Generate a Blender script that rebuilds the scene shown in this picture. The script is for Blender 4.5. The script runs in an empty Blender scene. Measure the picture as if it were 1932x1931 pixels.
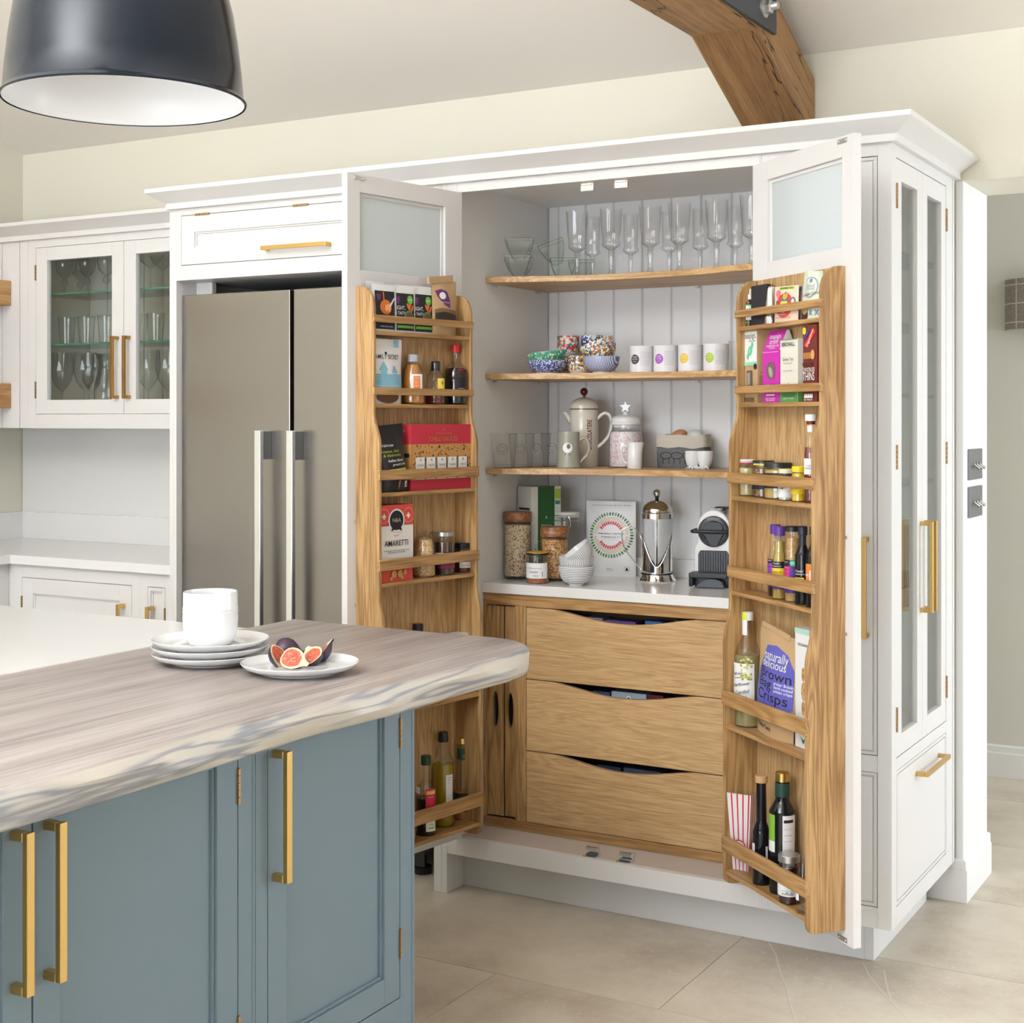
import bpy, bmesh, math, random
from mathutils import Vector, Matrix
from math import pi, sin, cos, radians as rad, atan2, sqrt
random.seed(7)
SC = bpy.context.scene
COL = SC.collection

# ------------------------------------------------------------------ camera, sky, lights, exposure
FPX = 2752.7; PSI = rad(29.85); HY = 790.0; CXP = 966.0; IMW, IMH = 1932.0, 1931.0
CAM = Vector((1.0268, -3.7640, 1.45))
cd = bpy.data.cameras.new('camera'); cam = bpy.data.objects.new('camera', cd); COL.objects.link(cam)
cam.location = CAM; cam.rotation_euler = (pi/2, 0, PSI)
cd.sensor_fit = 'HORIZONTAL'; cd.sensor_width = 36.0; cd.lens = FPX/IMW*36.0
cd.shift_x = 0.0; cd.shift_y = (HY-IMH/2)/IMW
cd.clip_start = 0.05; cd.clip_end = 60
SC.camera = cam

wd = bpy.data.worlds.new('daylight'); SC.world = wd; wd.use_nodes = True
bg = wd.node_tree.nodes['Background']; bg.inputs[0].default_value = (0.93, 0.97, 1.0, 1); bg.inputs[1].default_value = 1.0

def area(name, loc, target, sx, sy, power, col=(1, 1, 1)):
    l = bpy.data.lights.new(name, 'AREA'); l.shape = 'RECTANGLE'; l.size = sx; l.size_y = sy; l.energy = power; l.color = col
    o = bpy.data.objects.new(name, l); COL.objects.link(o); o.location = loc
    o.rotation_euler = (Vector(target)-Vector(loc)).to_track_quat('-Z', 'Y').to_euler()
    return o
area('window_light_right', (4.85, -0.75, 1.3), (0.0, -0.75, 1.2), 2.6, 1.9, 33, (0.86, 0.92, 1.0))
area('window_light_rear', (-0.6, -6.85, 1.15), (-0.6, 0.0, 1.1), 3.4, 2.0, 215, (0.84, 0.905, 1.0))
area('added_ceiling_fill', (-1.0, -4.6, 2.45), (-1.0, -4.5, 4.0), 1.4, 1.4, 560, (0.84, 0.905, 1.0))  # added fill lamp aimed up to brighten the ceiling, not part of the room
area('window_light_hall', (3.4, 1.75, 1.5), (-0.3, 1.9, 1.2), 1.1, 1.9, 120, (0.80, 0.89, 1.0))

SC.view_settings.view_transform = 'Standard'; SC.view_settings.look = 'None'
SC.view_settings.gamma = 1.0; SC.view_settings.use_curve_mapping = False
SC.view_settings.exposure = -0.40

# ------------------------------------------------------------------ photo ray helpers (pixel of the photograph -> point on a plane)
RV = Vector((cos(PSI), sin(PSI), 0)); WV = Vector((-sin(PSI), cos(PSI), 0))
def ray(px, py): return RV*((px-CXP)/FPX) + WV + Vector((0, 0, (HY-py)/FPX))
def at_y(px, py, Y): r = ray(px, py); return CAM + r*((Y-CAM.y)/r.y)
def at_x(px, py, X): r = ray(px, py); return CAM + r*((X-CAM.x)/r.x)
def at_z(px, py, Z): r = ray(px, py); return CAM + r*((Z-CAM.z)/r.z)
def depth(p): return (Vector(p)-CAM).dot(WV)

# ------------------------------------------------------------------ materials
MATS = {}
def nt(name):
    m = bpy.data.materials.new(name); m.use_nodes = True
    return m, m.node_tree.nodes, m.node_tree.links, m.node_tree.nodes['Principled BSDF']
def mat(name, col, rough=0.5, metal=0.0, spec=0.5, bump=0.0, bscale=60, coat=0.0, trans=0.0, ior=1.45, emis=0):
    if name in MATS: return MATS[name]
    m, N, L, p = nt(name)
    p.inputs['Base Color'].default_value = (*col, 1); p.inputs['Roughness'].default_value = rough
    p.inputs['Metallic'].default_value = metal; p.inputs['Specular IOR Level'].default_value = spec
    p.inputs['Coat Weight'].default_value = coat; p.inputs['Coat Roughness'].default_value = 0.08
    p.inputs['Transmission Weight'].default_value = trans; p.inputs['IOR'].default_value = ior
    if bump:
        tc = N.new('ShaderNodeTexCoord'); n = N.new('ShaderNodeTexNoise'); b = N.new('ShaderNodeBump')
        n.inputs['Scale'].default_value = bscale; n.inputs['Detail'].default_value = 4
        b.inputs['Strength'].default_value = bump; b.inputs['Distance'].default_value = 0.002
        L.new(tc.outputs['Object'], n.inputs['Vector']); L.new(n.outputs['Fac'], b.inputs['Height']); L.new(b.outputs[0], p.inputs['Normal'])
    MATS[name] = m
    return m
def ramp(N, stops):
    r = N.new('ShaderNodeValToRGB'); e = r.color_ramp.elements
    while len(e) < len(stops): e.new(0.5)
    for i, (pos, c) in enumerate(stops): e[i].position = pos; e[i].color = (*c, 1)
    return r
def wood(name, dark, mid, light, axis='Z', rough=0.42, figure=0.5, fine=0.5, scale=1.0, contrast=1.0, checks=0.0):
    """oak style timber: long grain along `axis` of the object, offset per object"""
    if name in MATS: return MATS[name]
    m, N, L, p = nt(name)
    tc = N.new('ShaderNodeTexCoord'); oi = N.new('ShaderNodeObjectInfo'); mp = N.new('ShaderNodeMapping'); ad = N.new('ShaderNodeVectorMath')
    mu = N.new('ShaderNodeVectorMath'); mu.operation = 'SCALE'; mu.inputs[0].default_value = (7.3, 3.1, 5.7)
    L.new(oi.outputs['Random'], mu.inputs['Scale']); ad.operation = 'ADD'
    L.new(tc.outputs['Object'], ad.inputs[0]); L.new(mu.outputs[0], ad.inputs[1])
    s = [13*scale]*3; s['XYZ'.index(axis)] = 0.9*scale
    mp.inputs['Scale'].default_value = s
    L.new(ad.outputs[0], mp.inputs['Vector'])
    n1 = N.new('ShaderNodeTexNoise'); n1.inputs['Scale'].default_value = 1.0; n1.inputs['Detail'].default_value = 3; n1.inputs['Distortion'].default_value = 0.9
    L.new(mp.outputs[0], n1.inputs['Vector'])
    w = N.new('ShaderNodeMath'); w.operation = 'MULTIPLY'; w.inputs[1].default_value = 62.0*figure
    L.new(n1.outputs['Fac'], w.inputs[0])
    sn = N.new('ShaderNodeMath'); sn.operation = 'SINE'; L.new(w.outputs[0], sn.inputs[0])
    ma = N.new('ShaderNodeMapRange'); ma.inputs[1].default_value = -1; ma.inputs[2].default_value = 1
    L.new(sn.outputs[0], ma.inputs[0])
    n2 = N.new('ShaderNodeTexNoise'); n2.inputs['Scale'].default_value = 9.0; n2.inputs['Detail'].default_value = 5; n2.inputs['Roughness'].default_value = 0.65
    mp2 = N.new('ShaderNodeMapping'); s2 = [22*scale]*3; s2['XYZ'.index(axis)] = 0.9*scale; mp2.inputs['Scale'].default_value = s2
    L.new(ad.outputs[0], mp2.inputs['Vector']); L.new(mp2.outputs[0], n2.inputs['Vector'])
    mx = N.new('ShaderNodeMix'); mx.data_type = 'FLOAT'; mx.inputs[0].default_value = fine
    L.new(ma.outputs[0], mx.inputs[2]); L.new(n2.outputs['Fac'], mx.inputs[3])
    c0, c1 = 0.5-0.34/contrast, 0.5+0.34/contrast
    r = ramp(N, [(max(0, c0), dark), (0.5, mid), (min(1, c1), light)])
    L.new(mx.outputs[0], r.inputs['Fac'])
    mp3 = N.new('ShaderNodeMapping'); s3 = [430*scale**0.5]*3; s3['XYZ'.index(axis)] = 9*scale**0.5; mp3.inputs['Scale'].default_value = s3
    n3 = N.new('ShaderNodeTexNoise'); n3.inputs['Scale'].default_value = 1.0; n3.inputs['Detail'].default_value = 3; n3.inputs['Roughness'].default_value = 0.6
    L.new(ad.outputs[0], mp3.inputs['Vector']); L.new(mp3.outputs[0], n3.inputs['Vector'])
    r3 = ramp(N, [(0.33, (0.62, 0.56, 0.50)), (0.52, (1, 1, 1)), (0.75, (1.07, 1.06, 1.04))]); L.new(n3.outputs['Fac'], r3.inputs['Fac'])
    ml = N.new('ShaderNodeMix'); ml.data_type = 'RGBA'; ml.blend_type = 'MULTIPLY'; ml.inputs[0].default_value = 0.8
    L.new(r.outputs['Color'], ml.inputs[6]); L.new(r3.outputs['Color'], ml.inputs[7]); L.new(ml.outputs[2], p.inputs['Base Color'])
    if checks:
        mp4 = N.new('ShaderNodeMapping'); s4 = [9]*3; s4['XYZ'.index(axis)] = 0.9; mp4.inputs['Scale'].default_value = s4; n4 = N.new('ShaderNodeTexNoise'); n4.inputs['Detail'].default_value = 4; n4.inputs['Scale'].default_value = 1.0
        L.new(ad.outputs[0], mp4.inputs['Vector']); L.new(mp4.outputs[0], n4.inputs['Vector'])
        su = N.new('ShaderNodeMath'); su.operation = 'SUBTRACT'; su.inputs[1].default_value = 0.56; L.new(n4.outputs['Fac'], su.inputs[0]); ab = N.new('ShaderNodeMath'); ab.operation = 'ABSOLUTE'; L.new(su.outputs[0], ab.inputs[0])
        lt = N.new('ShaderNodeMath'); lt.operation = 'LESS_THAN'; lt.inputs[1].default_value = checks; L.new(ab.outputs[0], lt.inputs[0])
        mk = N.new('ShaderNodeMix'); mk.data_type = 'RGBA'; mk.inputs[7].default_value = (0.03, 0.012, 0.004, 1); L.new(lt.outputs[0], mk.inputs[0]); L.new(ml.outputs[2], mk.inputs[6]); L.new(mk.outputs[2], p.inputs['Base Color'])
    p.inputs['Roughness'].default_value = rough
    b = N.new('ShaderNodeBump'); b.inputs['Strength'].default_value = 0.12; b.inputs['Distance'].default_value = 0.001
    L.new(n2.outputs['Fac'], b.inputs['Height']); L.new(b.outputs[0], p.inputs['Normal'])
    MATS[name] = m
    return m
def thin_glass(name, tint=(1, 1, 1), refl=1.0, rough=0.0, edge=0.7):
    """single-walled glass: tinted see-through with a Fresnel reflection"""
    if name in MATS: return MATS[name]
    m, N, L, p = nt(name); N.remove(p); out = N['Material Output']
    t = N.new('ShaderNodeBsdfTransparent'); mt = N.new('ShaderNodeMix'); mt.data_type = 'RGBA'; mt.inputs[6].default_value = (*tint, 1); mt.inputs[7].default_value = (*[q*edge for q in tint], 1); L.new(mt.outputs[2], t.inputs[0])
    g = N.new('ShaderNodeBsdfGlossy'); g.inputs['Roughness'].default_value = rough
    f = N.new('ShaderNodeLayerWeight'); f.inputs[0].default_value = 0.5          # Schlick: the same from both sides of the wall
    pw = N.new('ShaderNodeMath'); pw.operation = 'POWER'; pw.inputs[1].default_value = 5.0
    k = N.new('ShaderNodeMath'); k.operation = 'MULTIPLY_ADD'; k.inputs[1].default_value = 0.96*refl; k.inputs[2].default_value = 0.04*refl
    x = N.new('ShaderNodeMixShader')
    pe = N.new('ShaderNodeMath'); pe.operation = 'POWER'; pe.inputs[1].default_value = 3.0; L.new(f.outputs['Facing'], pe.inputs[0]); L.new(pe.outputs[0], mt.inputs[0])
    L.new(f.outputs['Facing'], pw.inputs[0]); L.new(pw.outputs[0], k.inputs[0]); L.new(k.outputs[0], x.inputs[0]); L.new(t.outputs[0], x.inputs[1]); L.new(g.outputs[0], x.inputs[2])
    L.new(x.outputs[0], out.inputs[0])
    MATS[name] = m
    return m
def speckle(name, cols, scale=120, rough=0.5, vor=True, stretch=(1, 1, 1)):
    """flakes / florals: voronoi cells picking among colours"""
    if name in MATS: return MATS[name]
    m, N, L, p = nt(name)
    tc = N.new('ShaderNodeTexCoord'); mp = N.new('ShaderNodeMapping'); mp.inputs['Scale'].default_value = stretch
    v = N.new('ShaderNodeTexVoronoi'); v.inputs['Scale'].default_value = scale
    L.new(tc.outputs['Object'], mp.inputs[0]); L.new(mp.outputs[0], v.inputs['Vector'])
    sp = N.new('ShaderNodeSeparateColor'); L.new(v.outputs['Color'], sp.inputs[0])
    r = ramp(N, [(i/len(cols), c) for i, c in enumerate(cols)]); r.color_ramp.interpolation = 'CONSTANT'
    L.new(sp.outputs[0], r.inputs['Fac']); L.new(r.outputs['Color'], p.inputs['Base Color']); p.inputs['Roughness'].default_value = rough
    MATS[name] = m
    return m

PAINT = mat('cabinet_paint', (0.715, 0.70, 0.69), 0.38)
PAINT_LIFTED = mat('cabinet_paint_lifted', (0.80, 0.80, 0.805), 0.45)  # same cabinet paint, lightened and cooled in colour to lift the dim interiors
WALLP = mat('wall_paint', (0.72, 0.69, 0.585), 0.7)
CEILP = mat('ceiling_paint', (0.84, 0.80, 0.735), 0.8)
WHITEP = mat('white_gloss_paint', (0.83, 0.83, 0.82), 0.35)
BLUE = mat('blue_grey_paint', (0.138, 0.188, 0.222), 0.42)
QUARTZ = mat('white_quartz', (0.80, 0.79, 0.775), 0.12)
BRASS = mat('brushed_brass', (0.60, 0.40, 0.14), 0.33, 1.0)
HINGE = mat('antique_brass', (0.36, 0.23, 0.11), 0.4, 1.0)
CHROME = mat('chrome', (0.80, 0.80, 0.80), 0.12, 1.0)
NICKEL = mat('nickel_plate', (0.62, 0.62, 0.60), 0.28, 1.0)
BLACK = mat('black_plastic', (0.012, 0.012, 0.014), 0.35)
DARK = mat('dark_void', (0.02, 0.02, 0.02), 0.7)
OAKZ = wood('oak_upright', (0.24, 0.125, 0.045), (0.42, 0.245, 0.098), (0.55, 0.355, 0.165), 'Z', figure=0.9, fine=0.62, contrast=1.0)
OAKX = wood('oak_lengthwise', (0.23, 0.115, 0.04), (0.40, 0.225, 0.085), (0.53, 0.33, 0.15), 'X', figure=0.8, fine=0.65, contrast=0.9)
OAKPALE = wood('oak_veneer_upright', (0.33, 0.19, 0.08), (0.50, 0.315, 0.145), (0.62, 0.43, 0.22), 'Z', figure=0.9, fine=0.75, scale=1.6, contrast=1.5)
OAKFRONT = wood('oak_drawer_front', (0.36, 0.21, 0.09), (0.52, 0.335, 0.16), (0.61, 0.42, 0.215), 'X', figure=0.9, fine=0.72, scale=1.5, contrast=0.85)
OAKSHELF = wood('oak_shelf_timber', (0.38, 0.215, 0.09), (0.53, 0.325, 0.14), (0.62, 0.41, 0.20), 'X', figure=0.8)
PANE = thin_glass('clear_pane', (0.95, 0.97, 0.96), edge=0.95)
GLASS = thin_glass('clear_glass', (0.975, 0.98, 0.98), 1.3)
GREENGLASS = thin_glass('greenish_glass', (0.945, 0.97, 0.955), 1.3)
CRYSTAL = thin_glass('crystal', (0.985, 0.988, 0.99), 2.4, edge=0.62)
GLASSEDGE = mat('green_glass_edge', (0.05, 0.22, 0.16), 0.1)
CERAMIC = mat('white_ceramic', (0.77, 0.77, 0.77), 0.12, coat=0.4)
PAPERW = mat('white_print', (0.82, 0.82, 0.80), 0.55)
INK = mat('black_print', (0.015, 0.015, 0.018), 0.5)
def frosted():
    m, N, L, p = nt('frosted_glass'); p.inputs['Base Color'].default_value = (0.74, 0.78, 0.79, 1); p.inputs['Roughness'].default_value = 0.25
    t = N.new('ShaderNodeBsdfTranslucent'); t.inputs[0].default_value = (0.84, 0.88, 0.89, 1)
    x = N.new('ShaderNodeMixShader'); x.inputs[0].default_value = 0.45
    L.new(p.outputs[0], x.inputs[1]); L.new(t.outputs[0], x.inputs[2]); L.new(x.outputs[0], N['Material Output'].inputs[0])
    return m
FROST = frosted()
def steel():
    m, N, L, p = nt('brushed_steel'); p.inputs['Metallic'].default_value = 1.0; p.inputs['Base Color'].default_value = (0.28, 0.264, 0.245, 1)
    p.inputs['Roughness'].default_value = 0.26; p.inputs['Anisotropic'].default_value = 0.6
    tc = N.new('ShaderNodeTexCoord'); mp = N.new('ShaderNodeMapping'); mp.inputs['Scale'].default_value = (900, 900, 3); n = N.new('ShaderNodeTexNoise')
    b = N.new('ShaderNodeBump'); b.inputs['Strength'].default_value = 0.04; b.inputs['Distance'].default_value = 0.001
    L.new(tc.outputs['Object'], mp.inputs[0]); L.new(mp.outputs[0], n.inputs['Vector']); L.new(n.outputs['Fac'], b.inputs['Height']); L.new(b.outputs[0], p.inputs['Normal'])
    return m
STEEL = steel()
def tile_mat():
    m, N, L, p = nt('limestone_tile'); tc = N.new('ShaderNodeTexCoord'); oi = N.new('ShaderNodeObjectInfo')
    mu = N.new('ShaderNodeVectorMath'); mu.operation = 'SCALE'; mu.inputs[0].default_value = (17, 31, 9); L.new(oi.outputs['Random'], mu.inputs['Scale'])
    ad = N.new('ShaderNodeVectorMath'); L.new(tc.outputs['Object'], ad.inputs[0]); L.new(mu.outputs[0], ad.inputs[1])
    n = N.new('ShaderNodeTexNoise'); n.inputs['Scale'].default_value = 2.6; n.inputs['Detail'].default_value = 9; n.inputs['Roughness'].default_value = 0.66
    L.new(ad.outputs[0], n.inputs['Vector'])
    r = ramp(N, [(0.30, (0.44, 0.37, 0.285)), (0.48, (0.585, 0.515, 0.415)), (0.68, (0.68, 0.62, 0.51))]); L.new(n.outputs['Fac'], r.inputs['Fac'])
    n2 = N.new('ShaderNodeTexNoise'); n2.inputs['Scale'].default_value = 60; n2.inputs['Detail'].default_value = 4; L.new(ad.outputs[0], n2.inputs['Vector'])
    r2 = ramp(N, [(0.60, (0, 0, 0)), (0.72, (1, 1, 1))]); L.new(n2.outputs['Fac'], r2.inputs['Fac'])
    mx = N.new('ShaderNodeMix'); mx.data_type = 'RGBA'; mx.inputs[7].default_value = (0.66, 0.62, 0.54, 1)
    k = N.new('ShaderNodeMath'); k.operation = 'MULTIPLY'; k.inputs[1].default_value = 0.55; L.new(r2.outputs['Color'], k.inputs[0])
    L.new(k.outputs[0], mx.inputs[0]); L.new(r.outputs['Color'], mx.inputs[6]); L.new(mx.outputs[2], p.inputs['Base Color'])
    p.inputs['Roughness'].default_value = 0.42
    b = N.new('ShaderNodeBump'); b.inputs['Strength'].default_value = 0.08; L.new(n.outputs['Fac'], b.inputs['Height']); L.new(b.outputs[0], p.inputs['Normal'])
    return m
TILE = tile_mat()
VEIN = mat('calcite_vein', (0.64, 0.60, 0.52), 0.5)

# ------------------------------------------------------------------ mesh builder
def crom(P, k=4):
    """Catmull-Rom resampling of a polyline of tuples"""
    out = []; n = len(P)
    for i in range(n-1):
        p0, p1, p2, p3 = P[max(i-1, 0)], P[i], P[i+1], P[min(i+2, n-1)]
        for j in range(k):
            t = j/k; out.append(tuple(0.5*(2*b+(c-a)*t+(2*a-5*b+4*c-d)*t*t+(3*b-a-3*c+d)*t**3) for a, b, c, d in zip(p0, p1, p2, p3)))
    return out+[tuple(P[-1])]
class G:
    def __init__(s): s.v = []; s.f = []; s.mi = []; s.sm = []
    def add(s, vs, fs, mi=0, sm=False, M=None):
        o = len(s.v)
        s.v += [tuple(M @ Vector(v)) for v in vs] if M else [tuple(v) for v in vs]
        for f in fs: s.f.append(tuple(i+o for i in f)); s.mi.append(mi); s.sm.append(sm)
        return s
    def box(s, x0, x1, y0, y1, z0, z1, mi=0, M=None):
        if x0 > x1: x0, x1 = x1, x0
        if y0 > y1: y0, y1 = y1, y0
        if z0 > z1: z0, z1 = z1, z0
        return s.add([(x0, y0, z0), (x1, y0, z0), (x1, y1, z0), (x0, y1, z0), (x0, y0, z1), (x1, y0, z1), (x1, y1, z1), (x0, y1, z1)],
                     [(0, 3, 2, 1), (4, 5, 6, 7), (0, 1, 5, 4), (1, 2, 6, 5), (2, 3, 7, 6), (3, 0, 4, 7)], mi, False, M)
    def prism(s, poly, axis, a, b, mi=0, M=None, sm=False):
        """poly: 2D points (XY for axis z, XZ for y, YZ for x)"""
        def P(q, t): return {'x': (t, q[0], q[1]), 'y': (q[0], t, q[1]), 'z': (q[0], q[1], t)}[axis]
        ar = sum(poly[i][0]*poly[(i+1) % len(poly)][1]-poly[(i+1) % len(poly)][0]*poly[i][1] for i in range(len(poly)))
        if (ar < 0) != (axis == 'y'): poly = poly[::-1]
        if a > b: a, b = b, a
        n = len(poly)
        return s.add([P(q, a) for q in poly]+[P(q, b) for q in poly],
                     [tuple(range(n))[::-1], tuple(range(n, 2*n))] + [(i, (i+1) % n, n+(i+1) % n, n+i) for i in range(n)], mi, sm, M)
    def lathe(s, prof, n=24, c=(0, 0, 0), mi=0, sm=True, rf=None, M=None, a0=0.0, a1=2*pi):
        """prof [(r, z)]; rf(angle, i) multiplies the radius"""
        full = abs(a1-a0-2*pi) < 1e-6; k = n if full else n+1
        vs = []; fs = []
        for i, (r, z) in enumerate(prof):
            for j in range(k):
                a = a0+(a1-a0)*j/n; q = r*(rf(a, i) if rf else 1)
                vs.append((c[0]+q*sin(a), c[1]-q*cos(a), c[2]+z))
        for i in range(len(prof)-1):
            for j in range(n):
                j2 = (j+1) % k
                fs.append((i*k+j, i*k+j2, (i+1)*k+j2, (i+1)*k+j))
        if full:
            if prof[0][0] > 1e-6: fs.append(tuple(range(k))[::-1])
            if prof[-1][0] > 1e-6: fs.append(tuple((len(prof)-1)*k+j for j in range(k)))
        return s.add(vs, fs, mi, sm, M)
    def tube(s, pts, r, n=8, mi=0, closed=False, M=None, sm=True):
        pts = [Vector(p) for p in pts]
        if not closed and len(pts) >= 4:
            R_ = r if isinstance(r, (list, tuple)) else [r]*len(pts); q = crom([tuple(p)+(a_,) for p, a_ in zip(pts, R_)], 5); pts = [Vector(p[:3]) for p in q]; r = [p[3] for p in q]
        vs = []; fs = []; m = len(pts); up = None
        for i, p in enumerate(pts):
            t = (pts[(i+1) % m if closed else min(i+1, m-1)]-pts[(i-1) % m if closed else max(i-1, 0)]).normalized()
            if up is None: up = Vector((0, 0, 1)) if abs(t.z) < 0.9 else Vector((1, 0, 0))
            a = t.cross(up).normalized(); up = a.cross(t).normalized()
            rr = r[i] if isinstance(r, (list, tuple)) else r
            for j in range(n): vs.append(p+(a*cos(2*pi*j/n)+up*sin(2*pi*j/n))*rr)
        for i in range(m if closed else m-1):
            i2 = (i+1) % m
            for j in range(n): fs.append((i*n+j, i*n+(j+1) % n, i2*n+(j+1) % n, i2*n+j))
        if not closed: fs += [tuple(range(n))[::-1], tuple((m-1)*n+j for j in range(n))]
        return s.add(vs, fs, mi, sm, M)
    def ball(s, c, r, n=14, mi=0, sc=(1, 1, 1), M=None):
        pr = [(max(1e-7, r*sin(pi*i/n)), -r*cos(pi*i/n)) for i in range(n+1)]
        T = Matrix.Translation(c) @ Matrix.Diagonal((*sc, 1))
        return s.lathe(pr, n*2, mi=mi, M=(M @ T if M else T))
    def disc(s, c, r, n=16, mi=0, sx=1.0, ang=0.0, y=None):
        """flat ellipse facing -Y (x, z plane), c = (x, z)"""
        vs = []
        for j in range(n):
            a = 2*pi*j/n; X = r*sx*cos(a); Z = r*sin(a)
            vs.append((c[0]+X*cos(ang)-Z*sin(ang), y, c[1]+X*sin(ang)+Z*cos(ang)))
        return s.add(vs, [tuple(range(n))], mi)
    def poly(s, pts, y, mi=0):
        ar = sum(pts[i][0]*pts[(i+1) % len(pts)][1]-pts[(i+1) % len(pts)][0]*pts[i][1] for i in range(len(pts)))
        if ar < 0: pts = pts[::-1]
        return s.add([(p[0], y, p[1]) for p in pts], [tuple(range(len(pts)))], mi)
    def rect(s, x0, x1, z0, z1, y, mi=0): return s.poly([(x0, z0), (x1, z0), (x1, z1), (x0, z1)], y, mi)
    def patch(s, r, a0, a1, z0, z1, n=8, mi=0, c=(0, 0, 0)):
        """label wrapped on a cylinder, angles from -Y; seen from outside"""
        vs = []; fs = []
        for j in range(n+1):
            a = a0+(a1-a0)*j/n
            for z in (z0, z1): vs.append((c[0]+r*sin(a), c[1]-r*cos(a), z))
        for j in range(n): fs.append((2*j, 2*j+2, 2*j+3, 2*j+1))
        return s.add(vs, fs, mi, True)
def mesh(name, g, mats):
    me = bpy.data.meshes.new(name); me.from_pydata(g.v, [], g.f)
    for m in (mats if isinstance(mats, (list, tuple)) else [mats]): me.materials.append(m)
    me.polygons.foreach_set('material_index', g.mi); me.polygons.foreach_set('use_smooth', g.sm)
    if any(g.sm): me.set_sharp_from_angle(angle=rad(38))
    me.update()
    return me
def obj(name, g, mats, parent=None, loc=(0, 0, 0), rot=(0, 0, 0), bev=0.0, kind=None, label=None):
    o = bpy.data.objects.new(name, g if isinstance(g, bpy.types.Mesh) else mesh(name, g, mats)); COL.objects.link(o)
    o.location = loc; o.rotation_euler = rot
    if parent: o.parent = parent
    if bev:
        b = o.modifiers.new('bevel', 'BEVEL'); b.width = bev; b.segments = 2; b.limit_method = 'ANGLE'; b.angle_limit = rad(40)
    if kind: o['kind'] = kind
    if label: o['label'] = label
    return o
def tag(o, label, cat, group=None):
    o['label'] = label; o['category'] = cat
    if group: o['group'] = group
    return o
def thing(name, label, cat, loc=(0, 0, 0), rotz=0.0, group=None):
    o = bpy.data.objects.new(name, None); COL.objects.link(o); o.location = loc; o.rotation_euler = (0, 0, rotz); o.empty_display_size = 0.05
    return tag(o, label, cat, group)
def dup(o, parent=None):
    c = o.copy(); COL.objects.link(c)
    if parent: c.parent = parent
    for ch in list(o.children): dup(ch, c)
    return c
def dup_thing(o, label, loc, rotz=0.0, group=None):
    c = dup(o); c['label'] = label; c.location = loc; c.rotation_euler = (0, 0, rotz)
    if group: c['group'] = group
    return c
_tc = {}
def text_mesh(s, size, bold=0.0):
    k = (s, size, bold)
    if k not in _tc:
        cu = bpy.data.curves.new('t', 'FONT'); cu.body = s; cu.size = size; cu.align_x = 'CENTER'; cu.align_y = 'CENTER'; cu.offset = bold*size; cu.resolution_u = 3
        ob = bpy.data.objects.new('t', cu); COL.objects.link(ob)
        bpy.context.view_layer.update()
        me = bpy.data.meshes.new_from_object(ob.evaluated_get(bpy.context.evaluated_depsgraph_get()))
        vs = [tuple(v.co) for v in me.vertices]; fs = [tuple(p.vertices) for p in me.polygons]
        bpy.data.objects.remove(ob); bpy.data.curves.remove(cu); bpy.data.meshes.remove(me)
        _tc[k] = (vs, fs)
    return _tc[k]
def put_text(g, s, size, x, z, y, mi=0, sx=1.0, ang=0.0, bold=0.0, shear=0.0):
    """lettering into builder g, upright, facing -Y, centred at (x, z)"""
    vs, fs = text_mesh(s, size, bold); out = []
    for v in vs:
        X = v[0]*sx+v[1]*shear; Z = v[1]
        out.append((x+X*cos(ang)-Z*sin(ang), y, z+X*sin(ang)+Z*cos(ang)))
    return g.add(out, fs, mi)
def wrap_text(g, s, size, r, a, z, mi=0, sx=1.0, bold=0.0, vertical=False, slope=0.0):
    """lettering wrapped on a cylinder of radius r around angle a"""
    vs, fs = text_mesh(s, size, bold); out = []
    for v in vs:
        X, Z = (-v[1]*sx, v[0]) if vertical else (v[0]*sx, v[1]+v[0]*slope)
        t = a+X/r; out.append((r*sin(t), -r*cos(t), z+Z))
    return g.add(out, fs, mi, True)
def ubar(g, p0, p1, out, w=0.013, t=0.010, stand=0.034, mi=0, along='z'):
    """square bar pull: bar from p0 to p1 (local x,z), standing off towards -Y from y=out"""
    x0, z0 = p0; x1, z1 = p1; h = w/2
    if along == 'z':
        g.box(x0-h, x0+h, out-stand, out-stand+t, z0, z1, mi); g.box(x0-h, x0+h, out-stand+t, out, z0, z0+w, mi); g.box(x0-h, x0+h, out-stand+t, out, z1-w, z1, mi)
    else:
        g.box(x0, x1, out-stand, out-stand+t, z0-h, z0+h, mi); g.box(x0, x0+w, out-stand+t, out, z0-h, z0+h, mi); g.box(x1-w, x1, out-stand+t, out, z0-h, z0+h, mi)
    return g
def frame_door(x0, x1, z0, z1, y, t=0.022, st=0.06, rec=0.010, panel=True, bead=0.006, strt=None, strb=None):
    """shaker door, front face at y (towards -Y); recessed panel or open light"""
    g = G(); a, b = x0+st, x1-st; c = z0+(strb or st); d = z1-(strt or st)
    g.box(x0, a, y, y+t, z0, z1); g.box(b, x1, y, y+t, z0, z1); g.box(a, b, y, y+t, z0, c); g.box(a, b, y, y+t, d, z1)
    if bead:
        r = y+rec*0.5
        g.box(a, a+bead, r, y+t, c, d); g.box(b-bead, b, r, y+t, c, d); g.box(a+bead, b-bead, r, y+t, c, c+bead); g.box(a+bead, b-bead, r, y+t, d-bead, d)
    if panel: g.box(a, b, y+rec, y+t-0.002, c, d)
    return g
def hinge(parent, x, z0, z1, y, name='hinge', along='z'):
    g = G(); n = 5
    if along == 'z':
        for i in range(n): g.box(x-0.003, x+0.003, y-0.004, y+0.004, z0+(z1-z0)*i/n, z0+(z1-z0)*(i+0.93)/n)
    else:
        for i in range(n): g.box(x+z0*0+(z1)*i/n, x+(z1)*(i+0.93)/n, y-0.004, y+0.004, z0-0.003, z0+0.003)
    return obj(name, g, HINGE, parent)
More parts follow.
